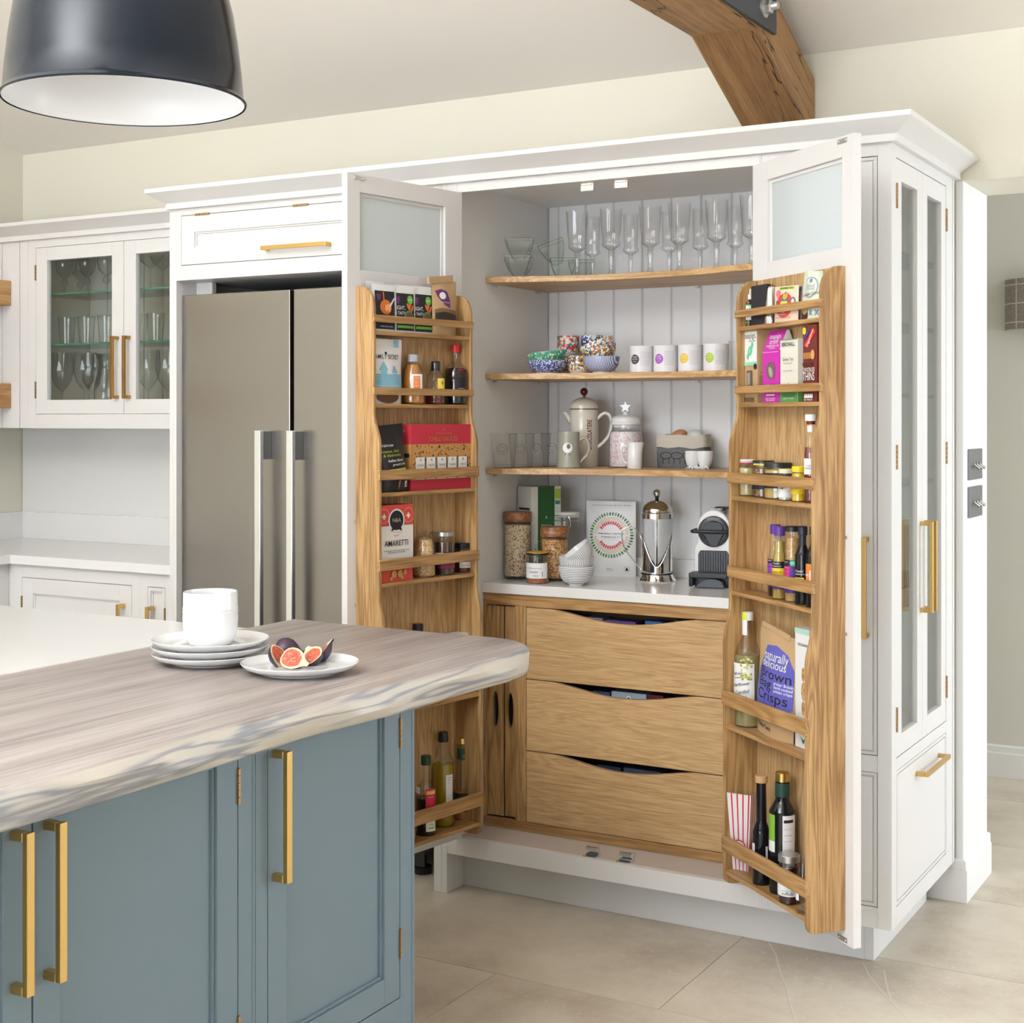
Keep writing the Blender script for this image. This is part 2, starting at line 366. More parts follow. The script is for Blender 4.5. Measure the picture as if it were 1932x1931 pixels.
# ------------------------------------------------------------------ room shell
YW = 0.71; XLW = -4.01; SL = 0.358; ZE = 2.603
def struct(name, g, m, bev=0): return obj(name, g, m, bev=bev, kind='structure')
RIDGE = -2.8; ZR = ZE+(YW-RIDGE)*SL
XR = 4.9; YB = -6.9
g = G(); g.box(XLW-0.1, 6.5, YB, 3.0, -0.06, -0.0016); fl = struct('floor', g, mat('grout', (0.46, 0.36, 0.25), 0.8))
TW, TD, TG = 1.22, 0.613, 0.0022
tiles = {}
def tile_mesh(w):
    if w not in tiles:
        g = G(); g.box(TG*0.6, w-TG*0.6, TG*0.6, TD-TG*0.6, -0.0015, 0); tiles[w] = mesh('tile', g, TILE)
    return tiles[w]
row = -6
while -0.48+row*TD < 2.6:
    y = -0.48+row*TD; off = -0.443+(row % 2)*TW*0.62
    k0 = math.floor((-4.01-off)/TW)
    for k in range(k0, k0+9):
        x = off+k*TW
        if x > 3.4 or (y < -2.6 and x > 1.5): continue
        obj('tile', tile_mesh(TW), None, fl, (x, y, 0))
    row += 1
# calcite veins that run across two of the stones
def vein(pts, w):
    g = G(); P = [Vector((p[0], p[1], 0)) for p in pts]
    vs = []
    for i, p in enumerate(P):
        t = (P[min(i+1, len(P)-1)]-P[max(i-1, 0)]).normalized(); n = Vector((-t.y, t.x, 0))*w*(0.5+0.5*random.random())
        vs += [(p.x+n.x, p.y+n.y, 0.0006), (p.x-n.x, p.y-n.y, 0.0006)]
    g.add(vs, [(2*i, 2*i+1, 2*i+3, 2*i+2) for i in range(len(P)-1)]); obj('vein', g, VEIN, fl)
for px in ([(1450, 1779), (1463, 1800), (1472, 1835), (1486, 1870), (1494, 1905), (1503, 1931)], [(1628, 1818), (1640, 1842), (1660, 1866), (1684, 1893), (1706, 1916), (1722, 1931)], [(1668, 1832), (1671, 1850), (1676, 1872), (1682, 1890)]):
    vein([at_z(a, b, 0) for a, b in px], 0.0026)
g = G(); g.box(XLW, 0.02, YW, YW+0.33, 0, ZE+0.02); g.prism([(0.02, 2.163), (XR, 2.163), (XR, ZE+0.02), (0.02, ZE+0.02)], 'y', YW, YW+0.33)
struct('wall_back', g, WALLP)
g = G(); g.prism([(YW+0.33, 0), (YW+0.33, ZE), (YW, ZE), (RIDGE, ZR), (YB, ZE), (YB, 0)], 'x', XLW-0.1, XLW); struct('wall_left', g, WALLP)
g = G(); t = 0.12
g.prism([(YW+0.34, ZE-0.34*SL), (RIDGE, ZR), (YB-0.1, ZE), (YB-0.1, ZE+t), (RIDGE, ZR+t), (YW+0.34, ZE-0.34*SL+t)], 'x', XLW-0.1, XR); struct('ceiling', g, CEILP)
g = G(); g.box(XLW, -2.35, YB-0.12, YB, 0, ZE+0.02); g.box(1.15, XR, YB-0.12, YB, 0, ZE+0.02); g.box(-2.35, 1.15, YB-0.12, YB, 2.2, ZE+0.02); struct('wall_front', g, WALLP)
g = G(); g.prism([(YW, 0), (YW, ZE), (RIDGE, ZR), (YB, ZE), (YB, 0), (-2.15, 0), (-2.15, 2.3), (0.6, 2.3), (0.6, 0)], 'x', XR, XR+0.1); struct('wall_right', g, WALLP)
# hall beyond the opening
g = G(); g.box(-2.2, 5.0, 2.35, 2.45, 0, 2.7); struct('wall_hall', g, mat('hall_paint', (0.70, 0.68, 0.62), 0.75))
g = G(); g.box(-2.2, 5.0, 1.04, 2.45, 2.60, 2.70); struct('ceiling_hall', g, CEILP)
def skirt_prof(s=1): return [(0, 0), (0.016, 0), (0.016, 0.095), (0.0125, 0.098), (0.0125, 0.122), (0.008, 0.128), (0, 0.128)]
g = G(); g.prism([(2.35-a, b) for a, b in skirt_prof()], 'x', -2.2, 5.0); struct('baseboard_hall', g, WHITEP)
g = G(); g.prism([(YW-a, b) for a, b in skirt_prof()], 'x', -0.25, 0.0199); g.prism([(0.02+a, b) for a, b in skirt_prof()], 'y', YW-0.016, YW+0.33); struct('baseboard_back', g, WHITEP)
g = G(); g.box(0.0195, 0.0215, YW, YW+0.33, 0, 2.163); g.box(0.0005, 0.0215, YW-0.002, YW, 0.128, 2.163); struct('trim_opening', g, WHITEP)

# ------------------------------------------------------------------ oak roof truss with steel plate
BEAM = wood('oak_beam', (0.19, 0.088, 0.027), (0.33, 0.17, 0.06), (0.43, 0.245, 0.10), 'Y', rough=0.6, figure=0.3, fine=0.68, scale=1.1, contrast=1.1, checks=0.0035)
tr = thing('roof_truss', 'chunky old oak roof truss joined by a dark steel plate above the cupboards', 'beam', (0, 0, 0))
bx0, bx1 = -0.636, -0.436
g = G(); g.prism([(0.20, 2.553), (YW-0.004, 2.315), (YW-0.004, 2.522), (-0.1, 2.884), (-0.1, 2.692)], 'x', bx0, bx1)
al = -atan2(0.45, 1.0); ML = Matrix.Rotation(al, 4, 'X').inverted(); g.v = [tuple(ML @ Vector(v)) for v in g.v]; obj('rafter', g, BEAM, tr, (0, 0, 0), (al, 0, 0), bev=0.004)
g = G(); g.prism([(0.20, 2.5635), (-2.6, 2.5635), (-2.6, 2.75), (-0.105, 2.75), (-0.105, 2.70), (0.20, 2.562)], 'x', bx0+0.001, bx1-0.001)
obj('tie_beam', g, BEAM, tr, bev=0.003)
PLATE = mat('dark_steel_plate', (0.075, 0.085, 0.095), 0.5, 0.6)
g = G(); g.box(bx1, bx1+0.012, -0.9, 0.318, 2.572, 2.80); obj('gusset_plate', g, PLATE, tr, bev=0.001)
bo = at_x(1446, 13, bx1+0.02); by, bz = bo.y, bo.z
g = G(); MR = Matrix.Translation((bx1+0.012, by, bz)) @ Matrix.Rotation(pi/2, 4, 'Y')
g.lathe([(0.030, 0), (0.030, 0.005), (0.012, 0.005)], 24, M=MR); g.lathe([(0.021, 0.005), (0.021, 0.022), (0.018, 0.025), (0.010, 0.025)], 6, M=MR, sm=False); g.lathe([(0.0115, 0.02), (0.0115, 0.042), (0.010, 0.044), (0.001, 0.044)], 14, M=MR)
obj('bolt', g, mat('zinc_bolt', (0.62, 0.63, 0.62), 0.35, 1.0), tr)

# ------------------------------------------------------------------ cornices
def cornice_prof(): return [(0, 2.166), (0.016, 2.166), (0.016, 2.186), (0.022, 2.190), (0.066, 2.2195), (0.066, 2.2335), (0, 2.2335)]
def mitre_run(path, name):
    """path: plan points of the cabinet faces (x, y) with outward normals; sweeps the cornice round them"""
    g = G(); pr = cornice_prof(); n = len(pr); P = [Vector(p) for p in path]; rings = []
    for i, p in enumerate(P):
        ds = []
        if i > 0: ds.append((P[i]-P[i-1]).normalized())
        if i < len(P)-1: ds.append((P[i+1]-P[i]).normalized())
        ns = [Vector((d.y, -d.x)) for d in ds]
        off = ns[0] if len(ns) == 1 else (ns[0]+ns[1])/(1+ns[0].dot(ns[1]))
        rings.append([(p.x+off.x*a, p.y+off.y*a, z) for a, z in pr])
    vs = [v for r in rings for v in r]; fs = []
    for i in range(len(P)-1):
        for j in range(n): fs.append((i*n+j, i*n+(j+1) % n, (i+1)*n+(j+1) % n, (i+1)*n+j))
    fs += [tuple(range(n))[::-1], tuple((len(P)-1)*n+j for j in range(n))]
    g.add(vs, [f[::-1] for f in fs]); return struct(name, g, PAINT, 0.001)
XH = -2.49
mitre_run([(XH+0.012, YW), (XH+0.012, 0), (0, 0), (0, YW-0.005)], 'trim_1')
mitre_run([(XLW, 0.36), (XH-0.001, 0.36)], 'trim_2')

# ------------------------------------------------------------------ pantry cupboard (centre)
PX0, PX1 = -1.327, -0.359; PD = 0.581; ZT = 2.137; ZB = 0.177; ZC = 0.938
pc = thing('pantry_cupboard', 'tall off-white pantry cupboard standing open with two oak-racked doors', 'cupboard', (-0.85, 0, 0))
def part(name, g, m, parent, bev=0.0, **k): return obj(name, g, m, parent, (-parent.location.x, -parent.location.y, -parent.location.z), bev=bev, **k)
g = G(); g.box(-1.382, -1.362, 0, 0.69, 0, 2.166); part('end_panel', g, PAINT, pc, 0.001)
g = G(); g.box(-1.362, PX0, 0, 0.022, 0.122, 2.166); part('stile', g, PAINT, pc, 0.001)
g = G(); g.box(PX1, -0.3552, 0, 0.022, 0.122, 2.166); part('stile', g, PAINT, pc, 0.001)
g = G(); g.box(PX0, PX1, 0, 0.022, ZT, 2.166); part('top_rail', g, PAINT, pc, 0.001)
g = G(); g.box(PX0, PX1, 0, 0.022, 0.122, ZB); part('bottom_rail', g, PAINT, pc, 0.001)
g = G(); g.box(-1.362, PX0, 0.022, 0.66, 0.122, 2.166); part('side_panel', g, PAINT_LIFTED, pc)
g = G(); g.box(PX1, -0.356, 0.022, 0.66, 0.122, 2.166); part('side_panel', g, PAINT_LIFTED, pc)
g = G(); g.box(PX0, PX1, 0.022, 0.66, 0.135, ZB-0.0005); part('floor_panel', g, mat('cupboard_floor', (0.55, 0.49, 0.45), 0.4), pc)
g = G(); g.box(PX0, PX1, 0.022, 0.66, 2.163, 2.181); part('top_panel', g, PAINT_LIFTED, pc)
g = G(); g.box(-1.362, -0.10, 0.096, 0.114, 0, 0.122); part('plinth', g, PAINT, pc, 0.001)
bw = 0.1035; x = -1.39; i = 0
bm_ = {}
while x < PX1:
    a = max(x, PX0)+0.0022; b = min(x+bw, PX1)-0.0022
    g = G(); c2 = 0.0035
    g.prism([(a, PD+0.012), (a, PD+c2), (a+c2, PD), (b-c2, PD), (b, PD+c2), (b, PD+0.012)], 'z', ZC+0.002, 2.163); part('board', g, PAINT_LIFTED, pc)
    x += bw
g = G(); g.box(PX0, PX1, PD+0.008, 0.66, 0.177, 2.163); part('back_panel', g, PAINT_LIFTED, pc)
for px, top in ((-0.895, 1), (-0.786, 1), (-0.886, 0), (-0.779, 0)):
    g = G()
    if top: g.box(px-0.021, px+0.021, 0.022, 0.030, 2.112, 2.148); g.box(px-0.017, px+0.017, 0.019, 0.0225, 2.128, 2.137)
    else: g.box(px-0.021, px+0.021, 0.040, 0.050, ZB, ZB+0.024); g.box(px-0.021, px+0.021, 0.014, 0.040, ZB, ZB+0.003)
    part('catch', g, CHROME, pc, 0.003)
# doors with their oak racks: local x runs along the door, +1 for the right door (hinge at x=0, free edge at x=s*w), face at y=0, inside of the door at y=-T
DW, DT = 0.484, 0.022
DEPTHS = [0.068, 0.068, 0.090, 0.090, 0.107, 0.107]
SHELF = [1.694, 1.491, 1.244, 0.992, 0.638, 0.252]
RAIL = [(1.718, 1.738), (1.516, 1.536), (1.279, 1.307), (1.029, 1.059), (0.690, 0.729), (0.302, 0.342)]
def side_profile():
    """outline of the shaped side panel in (depth, z)"""
    P = [(0, 0.213), (0.085, 0.213)]
    for k in range(5): a = pi/2*k/4; P.append((0.085+0.022*sin(a), 0.235-0.022*cos(a)))
    P += [(0.107, 0.86)]
    for k in range(9): t_ = k/8; P.append((0.107-0.017*(3*t_*t_-2*t_**3), 0.86+0.095*t_))
    P += [(0.090, 1.36)]
    for k in range(9): t_ = k/8; P.append((0.090-0.022*(3*t_*t_-2*t_**3), 1.375+0.09*t_))
    P += [(0.068, 1.755)]
    for k in range(7): a = pi/2*k/6; P.append((0.018+0.050*cos(a), 1.757+0.062*sin(a)))
    P += [(0, 1.819)]
    return P
def pantry_door(hx, ang, s):
    d = obj('door', G().box(0, s*0.001, -0.001, 0, 1, 1.001), PAINT, pc, (hx+0.85, 0, 0), (0, 0, ang))
    a, b = (0, s*DW); lo, hi = min(a, b), max(a, b)
    zb, zt = ZB+0.002, ZT-0.002; st = 0.077; gz0, gz1 = 1.866, 2.084
    g = G(); g.box(lo, lo+(st if s > 0 else 0.05), -DT, 0, zb, zt); g.box(hi-(0.05 if s > 0 else st), hi, -DT, 0, zb, zt)
    xa, xb = lo+(st if s > 0 else 0.05), hi-(0.05 if s > 0 else st)
    g.box(xa, xb, -DT, 0, gz1, zt); g.box(xa, xb, -DT, 0, zb, gz0)
    bd = 0.010
    g.box(xa, xa+bd, -DT+0.008, -0.002, gz0, gz1); g.box(xb-bd, xb, -DT+0.008, -0.002, gz0, gz1); g.box(xa+bd, xb-bd, -DT+0.008, -0.002, gz1-bd, gz1)
    d.data = mesh('door', g, PAINT)
    bv = d.modifiers.new('bevel', 'BEVEL'); bv.width = 0.0012; bv.segments = 2; bv.limit_method = 'ANGLE'
    g = G(); g.box(xa+0.002, xb-0.002, -DT+0.011, -DT+0.017, gz0-0.004, gz1-0.002); obj('glass_pane', g, FROST, d)
    x0, x1 = 0.030*s, 0.450*s; r0, r1 = min(x0, x1), max(x0, x1)
    pr = side_profile(); tk = 0.011
    for q in (r0, r1-tk):
        g = G(); g.prism([(-DT-p, z) for p, z in pr], 'x', q, q+tk); obj('rack_side', g, OAKZ, d, bev=0.002)
    g = G(); g.box(r0+tk, r1-tk, -DT-0.008, -DT, 0.25, 1.819); obj('rack_back', g, OAKPALE, d)
    for zs, dep, (za, zb2) in zip(SHELF, DEPTHS, RAIL):
        g = G(); g.box(r0+tk, r1-tk, -DT-dep+0.003, -DT-0.008, zs-0.011, zs); obj('rack_shelf', g, OAKX, d, bev=0.001)
        g = G(); g.box(r0-0.001, r1+0.001, -DT-dep-0.004, -DT-dep+0.006, za, zb2); obj('rack_rail', g, OAKX, d, bev=0.0015)
    for zz in (2.123, 0.190):
        g = G(); cx = s*0.438; g.box(cx-0.021, cx+0.021, -DT-0.002, -DT, zz-0.006, zz+0.006)
        for e in (-0.015, 0.015): g.lathe([(0.003, 0), (0.003, 0.0012), (0.001, 0.002)], 10, M=Matrix.Translation((cx+e, -DT-0.002, zz)) @ Matrix.Rotation(pi/2, 4, 'X'), mi=1)
        obj('latch_plate', g, [NICKEL, CHROME], d, bev=0.0008)
    for xx, zz in ((s*0.456, 1.163), (s*0.456, 0.930), (s*0.062, 1.787)):
        g = G(); g.lathe([(0.0045, 0), (0.004, 0.002), (0.0015, 0.0035), (0.0001, 0.0036)], 12, M=Matrix.Translation((xx, -DT-(0.008 if abs(xx) < 0.1 else 0), zz)) @ Matrix.Rotation(pi/2, 4, 'X')); obj('screw', g, CHROME, d)
    if s < 0:
        g = G(); ubar(g, (s*0.44, 0.878), (s*0.44, 1.141), 0.0); 
        for i_ in range(len(g.v)): g.v[i_] = (g.v[i_][0], -g.v[i_][1], g.v[i_][2])
        g.f = [f[::-1] for f in g.f]; obj('handle', g, BRASS, d, bev=0.001)
    return d
AL, AR = rad(99.4), rad(139.95)
DOOR_L = pantry_door(PX0, pi-AL+pi, -1) if False else None
# left door: u points from hinge to free edge; local +x is -u so the free edge sits at x=-w
uL = Vector((cos(AL), -sin(AL), 0)); xL_ = -uL; ROTL = atan2(xL_.y, xL_.x)
uR = Vector((-cos(AR), -sin(AR), 0)); ROTR = atan2(uR.y, uR.x)
DOOR_L = pantry_door(PX0, ROTL, -1); DOOR_R = pantry_door(PX1, ROTR, 1)
class Rack:
    def __init__(s, hx, rot, sg): s.h = Vector((hx, 0, 0)); s.rot = rot; s.s = sg; s.x = Vector((cos(rot), sin(rot), 0)); s.n = Vector((sin(rot), -cos(rot), 0))
    def P(s, x, y, z): return s.h+s.x*x+s.n*(DT+y)+Vector((0, 0, z))      # x local, y depth from the inside of the door
    def px(s, px, y):
        """local x where the photo column px meets the plane at depth y"""
        r = ray(px, 790); o = s.P(0, y, 0); t_ = (o-CAM).dot(s.n)/r.dot(s.n); q = CAM+r*t_; return (q-s.h).dot(s.x)
RL = Rack(PX0, ROTL, -1); RR = Rack(PX1, ROTR, 1)
def rk(R, pl, pr, top, i, y=0.045):
    """a thing on rack shelf i spanning photo columns pl..pr with its top at row `top`: (world base centre, width, height)"""
    x = 0.5*(R.px(pl, y)+R.px(pr, y)); z = SHELF[i]; p = R.P(x, y, z); d = depth(p)
    return p, (pr-pl)*d/FPX, CAM.z+(HY-top)/FPX*d-z
# oak shelves with scooped fronts
def oak_shelf(z, label, sc):
    g = G(); n = 24; pts = [(PX0+0.001, PD-0.002), (PX0+0.001, 0.170), (PX0+0.02, 0.168)]
    for k in range(n+1):
        t_ = k/n; X = PX0+0.06+(PX1-PX0-0.12)*t_; pts.append((X, 0.170+sc*(sin(pi*t_)**0.85 if 0 < t_ < 1 else 0)))
    pts += [(PX1-0.02, 0.168), (PX1-0.001, 0.170), (PX1-0.001, PD-0.002)]
    g.prism(pts, 'z', z-0.019, z)
    o = tag(obj('oak_shelf', g, OAKSHELF, None, bev=0.002), label, 'shelf', 'scooped oak shelves in the pantry')
    return o
ZS1, ZS2, ZS3, ZC = 1.894, 1.591, 1.294, 0.938
oak_shelf(ZS1, 'scooped oak shelf under the goblets, topmost in the pantry', 0.10)
oak_shelf(ZS2, 'oak shelf carrying the patterned bowls and white tea tins', 0.10)
oak_shelf(ZS3, 'oak shelf carrying the tumblers, chocolate pot and egg basket', 0.10)
for z in (ZS1, ZS2, ZS3):
    for X, Y in ((PX0+0.006, 0.22), (PX0+0.006, 0.50), (-0.78, PD-0.006)):
        g = G(); g.box(X-0.006, X+0.006, Y-0.006, Y+0.006, z-0.027, z-0.0193); part('shelf_pin', g, NICKEL, pc)
# pantry worktop
wt = thing('pantry_worktop', 'white quartz worktop inside the pantry above the oak drawers', 'worktop', (-0.843, 0.36, 0.907))
g = G(); g.box(PX0+0.001, PX1-0.001, 0.145, PD-0.0005, 0.907, ZC); part('slab', g, QUARTZ, wt, 0.0015)
g = G(); g.box(PX0+0.001, PX1-0.001, PD-0.018, PD-0.001, ZC, 0.998); part('upstand', g, QUARTZ, wt, 0.001)
# oak drawer unit
du = thing('drawer_unit', 'oak unit of three scoop-topped drawers beneath the pantry worktop', 'drawers', (-0.843, 0.155, ZB))
g = G(); Y0 = 0.155
g.box(PX0+0.002, PX1-0.002, Y0, Y0+0.02, 0.870, 0.9065); obj_ = part('top_rail', g, OAKX, du, 0.001)
g = G(); g.box(PX0+0.002, PX1-0.002, Y0, Y0+0.02, ZB, 0.206); part('bottom_rail', g, OAKX, du, 0.001)
for xa, xb in ((PX0+0.002, PX0+0.013), (-1.211, -1.1725), (-0.5135, -0.475), (PX1-0.013, PX1-0.002)):
    g = G(); g.box(xa, xb, Y0, Y0+0.02, 0.206, 0.870); part('stile', g, OAKZ, du, 0.001)
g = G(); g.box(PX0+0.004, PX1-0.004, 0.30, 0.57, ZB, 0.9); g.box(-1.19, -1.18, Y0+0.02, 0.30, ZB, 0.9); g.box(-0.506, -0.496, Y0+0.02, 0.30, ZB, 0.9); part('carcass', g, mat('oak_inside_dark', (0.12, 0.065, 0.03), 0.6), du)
def oval_board(xa, xb, y):
    """upright tray board pierced by a finger slot"""
    g = G(); z0, z1 = 0.212, 0.866; cx = 0.5*(xa+xb)-0.003; cz = 0.542; n = 24; rx, rz = 0.012, 0.056; t_ = 0.012
    inner = [(cx+rx*cos(2*pi*k/n), cz+rz*sin(2*pi*k/n)) for k in range(n)]
    outer = []
    for k in range(n):
        a = 2*pi*k/n; c_, s_ = cos(a), sin(a)
        q = max(abs(c_), abs(s_)); outer.append((cx+(xb-cx if c_ > 0 else cx-xa)*c_/q, cz+(z1-cz if s_ > 0 else cz-z0)*s_/q))
    vs = [(p[0], y, p[1]) for p in inner]+[(p[0], y, p[1]) for p in outer]+[(p[0], y+t_, p[1]) for p in inner]
    fs = [(k, n+k, n+(k+1) % n, (k+1) % n) for k in range(n)]+[(k, (k+1) % n, 2*n+(k+1) % n, 2*n+k) for k in range(n)]
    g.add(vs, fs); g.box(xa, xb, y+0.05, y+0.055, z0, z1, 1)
    return g
for xa, xb, y in ((-1.313, -1.2555, Y0+0.008), (-1.2545, -1.212, Y0+0.012), (-0.474, -0.432, Y0+0.012), (-0.431, -0.373, Y0+0.008)):
    part('tray_board', oval_board(xa, xb, y), [OAKZ, DARK], du)
dz = [(0.649, 0.868), (0.429, 0.6465), (0.208, 0.4265)]
for za, zb in dz:
    xa, xb = -1.170, -0.516; xc = 0.5*(xa+xb); hw = 0.236
    pts = [(xa, za), (xb, za), (xb, zb)]
    for k in range(25):
        t_ = 1-2*k/24; pts.append((xc+hw*t_, zb-0.030*(cos(pi*t_/2)**1.25 if abs(t_) < 1 else 0)))
    pts.append((xa, zb)); g = G(); g.prism(pts, 'y', Y0-0.002, Y0+0.017)
    part('drawer_front', g, OAKFRONT, du, 0.0012)
# ------------------------------------------------------------------ tower cupboard at the right end
TX0 = -0.355
tw = thing('display_cupboard', 'slim white end cupboard with two glazed side doors and a deep drawer', 'cupboard', (-0.18, 0, 0))
g = G(); g.box(-0.335, -0.037, 0.001, 0.02, 0.122, 0.176); g.box(-0.335, -0.037, 0.001, 0.02, 2.134, 2.166); g.box(-0.335, -0.037, 0.001, 0.02, 0.528, 0.571); g.box(-0.037, -0.001, 0.0, 0.02, 0.122, 2.166); g.box(TX0, -0.335, 0.001, 0.02, 0.122, 2.166)
part('face_frame', g, PAINT, tw, 0.0008)
def beaded(x0, x1, z0, z1, y):
    g = G(); g.box(x0, x1, y+0.004, y+0.02, z0, z1); w = 0.004; i = 0.012
    g.box(x0, x0+i-w, y, y+0.004, z0, z1); g.box(x1-i+w, x1, y, y+0.004, z0, z1); g.box(x0+i-w, x1-i+w, y, y+0.004, z0, z0+i-w); g.box(x0+i-w, x1-i+w, y, y+0.004, z1-i+w, z1)
    g.box(x0+i, x1-i, y, y+0.004, z0+i, z1-i)
    return g
d = part('front_panel', beaded(-0.333, -0.0395, 0.5725, 2.1325, 0.004), PAINT, tw, 0.0006)
g = G(); ubar(g, (-0.066, 0.878), (-0.066, 1.141), 0.004, w=0.012); obj('handle', g, BRASS, d, bev=0.001)
d = part('front_panel', beaded(-0.333, -0.0395, 0.1775, 0.5265, 0.004), PAINT, tw, 0.0006)
# side face (looks along +X): local frame turned 90 degrees, local x = world y
sd = [(0, 0.69)]
def side(name, g, m, bev=0.0, parent=None):
    if parent: return obj(name, g, m, parent, bev=bev)
    return obj(name, g, m, tw, (0.18, 0, 0), (0, 0, pi/2), bev=bev)
g = G(); g.box(0.001, 0.0435, 0.0, 0.02, 0.122, 2.166); g.box(0.5885, 0.690, 0.0, 0.02, 0.122, 2.166); g.box(0.0435, 0.5885, 0.0, 0.02, 2.1335, 2.166); g.box(0.0435, 0.5885, 0.0, 0.02, 0.528, 0.5600); g.box(0.0435, 0.5885, 0.0, 0.02, 0.122, 0.1715)
g.box(0.664, 0.667, -0.002, 0.0, 0.122, 2.166)
side('side_frame', g, PAINT, 0.0008)
for xa, xb, hx, hy in ((0.0455, 0.3150, 0.0445, 0.30), (0.3170, 0.5865, 0.5875, 0.345)):
    g = frame_door(xa, xb, 0.562, 2.1315, 0.001, st=0.054, panel=False, bead=0.0)
    dd = side('glazed_door', g, PAINT, 0.0008)
    g = G(); g.box(xa+0.052, xb-0.052, 0.012, 0.016, 0.61, 2.085); side('glass_pane', g, PANE, 0, dd)
    for z0, z1 in ((2.000, 2.067), (1.317, 1.382), (0.630, 0.695)): hinge(dd, hx, z0, z1, 0.0)
    g = G(); ubar(g, (hy, 0.914), (hy, 1.166), 0.001, w=0.012); side('handle', g, BRASS, 0.001, dd)
dr = side('drawer_front', beaded(0.0455, 0.5865, 0.1735, 0.526, 0.001), PAINT, 0.0006)
g = G(); ubar(g, (0.245, 0.478), (0.505, 0.478), 0.001, w=0.012, along='x'); side('handle', g, BRASS, 0.001, dr)
g = G(); g.box(TX0+0.002, TX0+0.018, 0.02, 0.68, 0.122, 2.166); g.box(TX0+0.018, -0.02, 0.668, 0.68, 0.122, 2.166); g.box(TX0+0.018, -0.02, 0.02, 0.668, 2.15, 2.166); g.box(TX0+0.018, -0.02, 0.02, 0.668, 0.545, 0.56); g.box(-0.334, -0.040, 0.021, 0.03, 0.13, 2.16)
part('carcass', g, PAINT_LIFTED, tw)
for z in (1.905, 1.712, 1.517, 1.27, 0.99):
    g = G(); g.box(TX0+0.02, -0.03, 0.035, 0.665, z-0.006, z); part('glass_shelf', g, thin_glass('shelf_glass', (0.86, 0.95, 0.91)), tw)
g = G(); g.box(-0.100, -0.075, 0.114, 0.66, 0, 0.122); g.box(-0.10, -0.075, 0.098, 0.114, 0, 0.122); part('plinth', g, PAINT, tw, 0.001)

# ------------------------------------------------------------------ fridge housing and fridge
FX0, FX1 = -2.459, -1.410
fh = thing('fridge_housing', 'white tall housing built round the steel fridge with a flap door on top', 'cupboard', (-1.94, 0, 0))
g = G(); g.box(XH, FX0, 0, 0.02, 0, 2.166); g.box(XH+0.0145, XH+0.0155, -0.0006, 0.0, 0, 1.915); part('stile', g, PAINT, fh, 0.0012)
g = G(); g.box(FX1, -1.3825, 0, 0.02, 0, 2.166); part('stile', g, PAINT, fh, 0.0012)
g = G(); g.box(XH, FX0, 0.02, 0.69, 0, 2.166); part('side_panel', g, PAINT, fh)
g = G(); g.box(FX1, -1.3825, 0.02, 0.69, 0, 2.166); part('side_panel', g, PAINT, fh)
g = G(); g.box(FX0, FX1, 0, 0.02, 1.922, 1.9725); g.box(FX0, FX1, 0, 0.02, 2.1435, 2.166); g.box(FX0, -2.438, 0, 0.02, 1.9725, 2.1435); g.box(-1.429, FX1, 0, 0.02, 1.9725, 2.1435); g.box(FX0, FX1, 0.02, 0.66, 1.922, 1.94); part('header', g, PAINT, fh, 0.0008)
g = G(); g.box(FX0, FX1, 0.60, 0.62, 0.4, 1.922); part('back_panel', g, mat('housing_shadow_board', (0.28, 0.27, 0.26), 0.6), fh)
g = G(); g.box(FX0+0.0005, FX0+0.072, 0.10, 0.12, 1.80, 1.9215); part('spacer', g, WHITEP, fh)
fd = part('flap_door', frame_door(-2.4365, -1.4305, 1.9745, 2.1415, 0.0, st=0.058), PAINT, fh, 0.0008)
g = G(); ubar(g, (-2.064, 2.008), (-1.80, 2.008), 0.0, along='x'); obj('handle', g, BRASS, fd, bev=0.001)
for xx in (-2.372, -1.954, -1.56):
    g = G()
    for i in range(3): g.box(xx+0.021*i, xx+0.021*i+0.0195, -0.004, 0.004, 2.139, 2.146)
    obj('hinge', g, HINGE, fd)
g = G(); 
fr = thing('fridge', 'large stainless steel two-door fridge freezer with long bar handles', 'fridge', (-1.98, 0.3, 0))
GX0, GX1, GC, FZ0, FZ1 = -2.4575, -1.5025, -1.980, 0.10, 1.874
FB = mat('fridge_body_grey', (0.06, 0.06, 0.062), 0.5)
g = G(); g.box(GX0+0.004, GX1-0.004, 0.10, 0.59, 0.07, FZ1-0.012); part('body', g, FB, fr, 0.002)
for xa, xb, hx in ((GX0, GC-0.0075, -2.0765), (GC+0.0075, GX1, -1.9445)):
    g = G(); g.box(xa, xb, 0.025, 0.095, FZ0, FZ1); d_ = part('door', g, STEEL, fr, 0.003)
    g = G(); z0, z1 = 0.66, 1.411
    g.box(hx-0.0125, hx+0.0125, -0.034, -0.016, z0, z1)
    g.box(hx-0.008, hx+0.012, -0.016, 0.025, z1-0.095, z1-0.002, 1); g.box(hx-0.008, hx+0.012, -0.016, 0.025, z0+0.002, z0+0.095, 1)
    obj('handle', g, [mat('bright_steel', (0.80, 0.81, 0.83), 0.22, 1.0), mat('satin_steel', (0.30, 0.31, 0.32), 0.35, 1.0)], d_, bev=0.002)
for xx in (GX0+0.06, GX1-0.035):
    g = G(); g.lathe([(0.028, 0), (0.028, 0.022), (0.012, 0.022), (0.012, 0.072)], 20, c=(xx, 0.135, 0)); part('foot', g, BLACK, fr)
g = G(); g.box(GX1-0.09, GX1-0.006, 0.098, 0.10, 0.03, 0.115); g.box(GX1-0.052, GX1-0.048, 0.096, 0.0985, 0.03, 0.115, 1); part('bottom_grille', g, [mat('grille_black', (0.02, 0.02, 0.02), 0.25), NICKEL], fr)

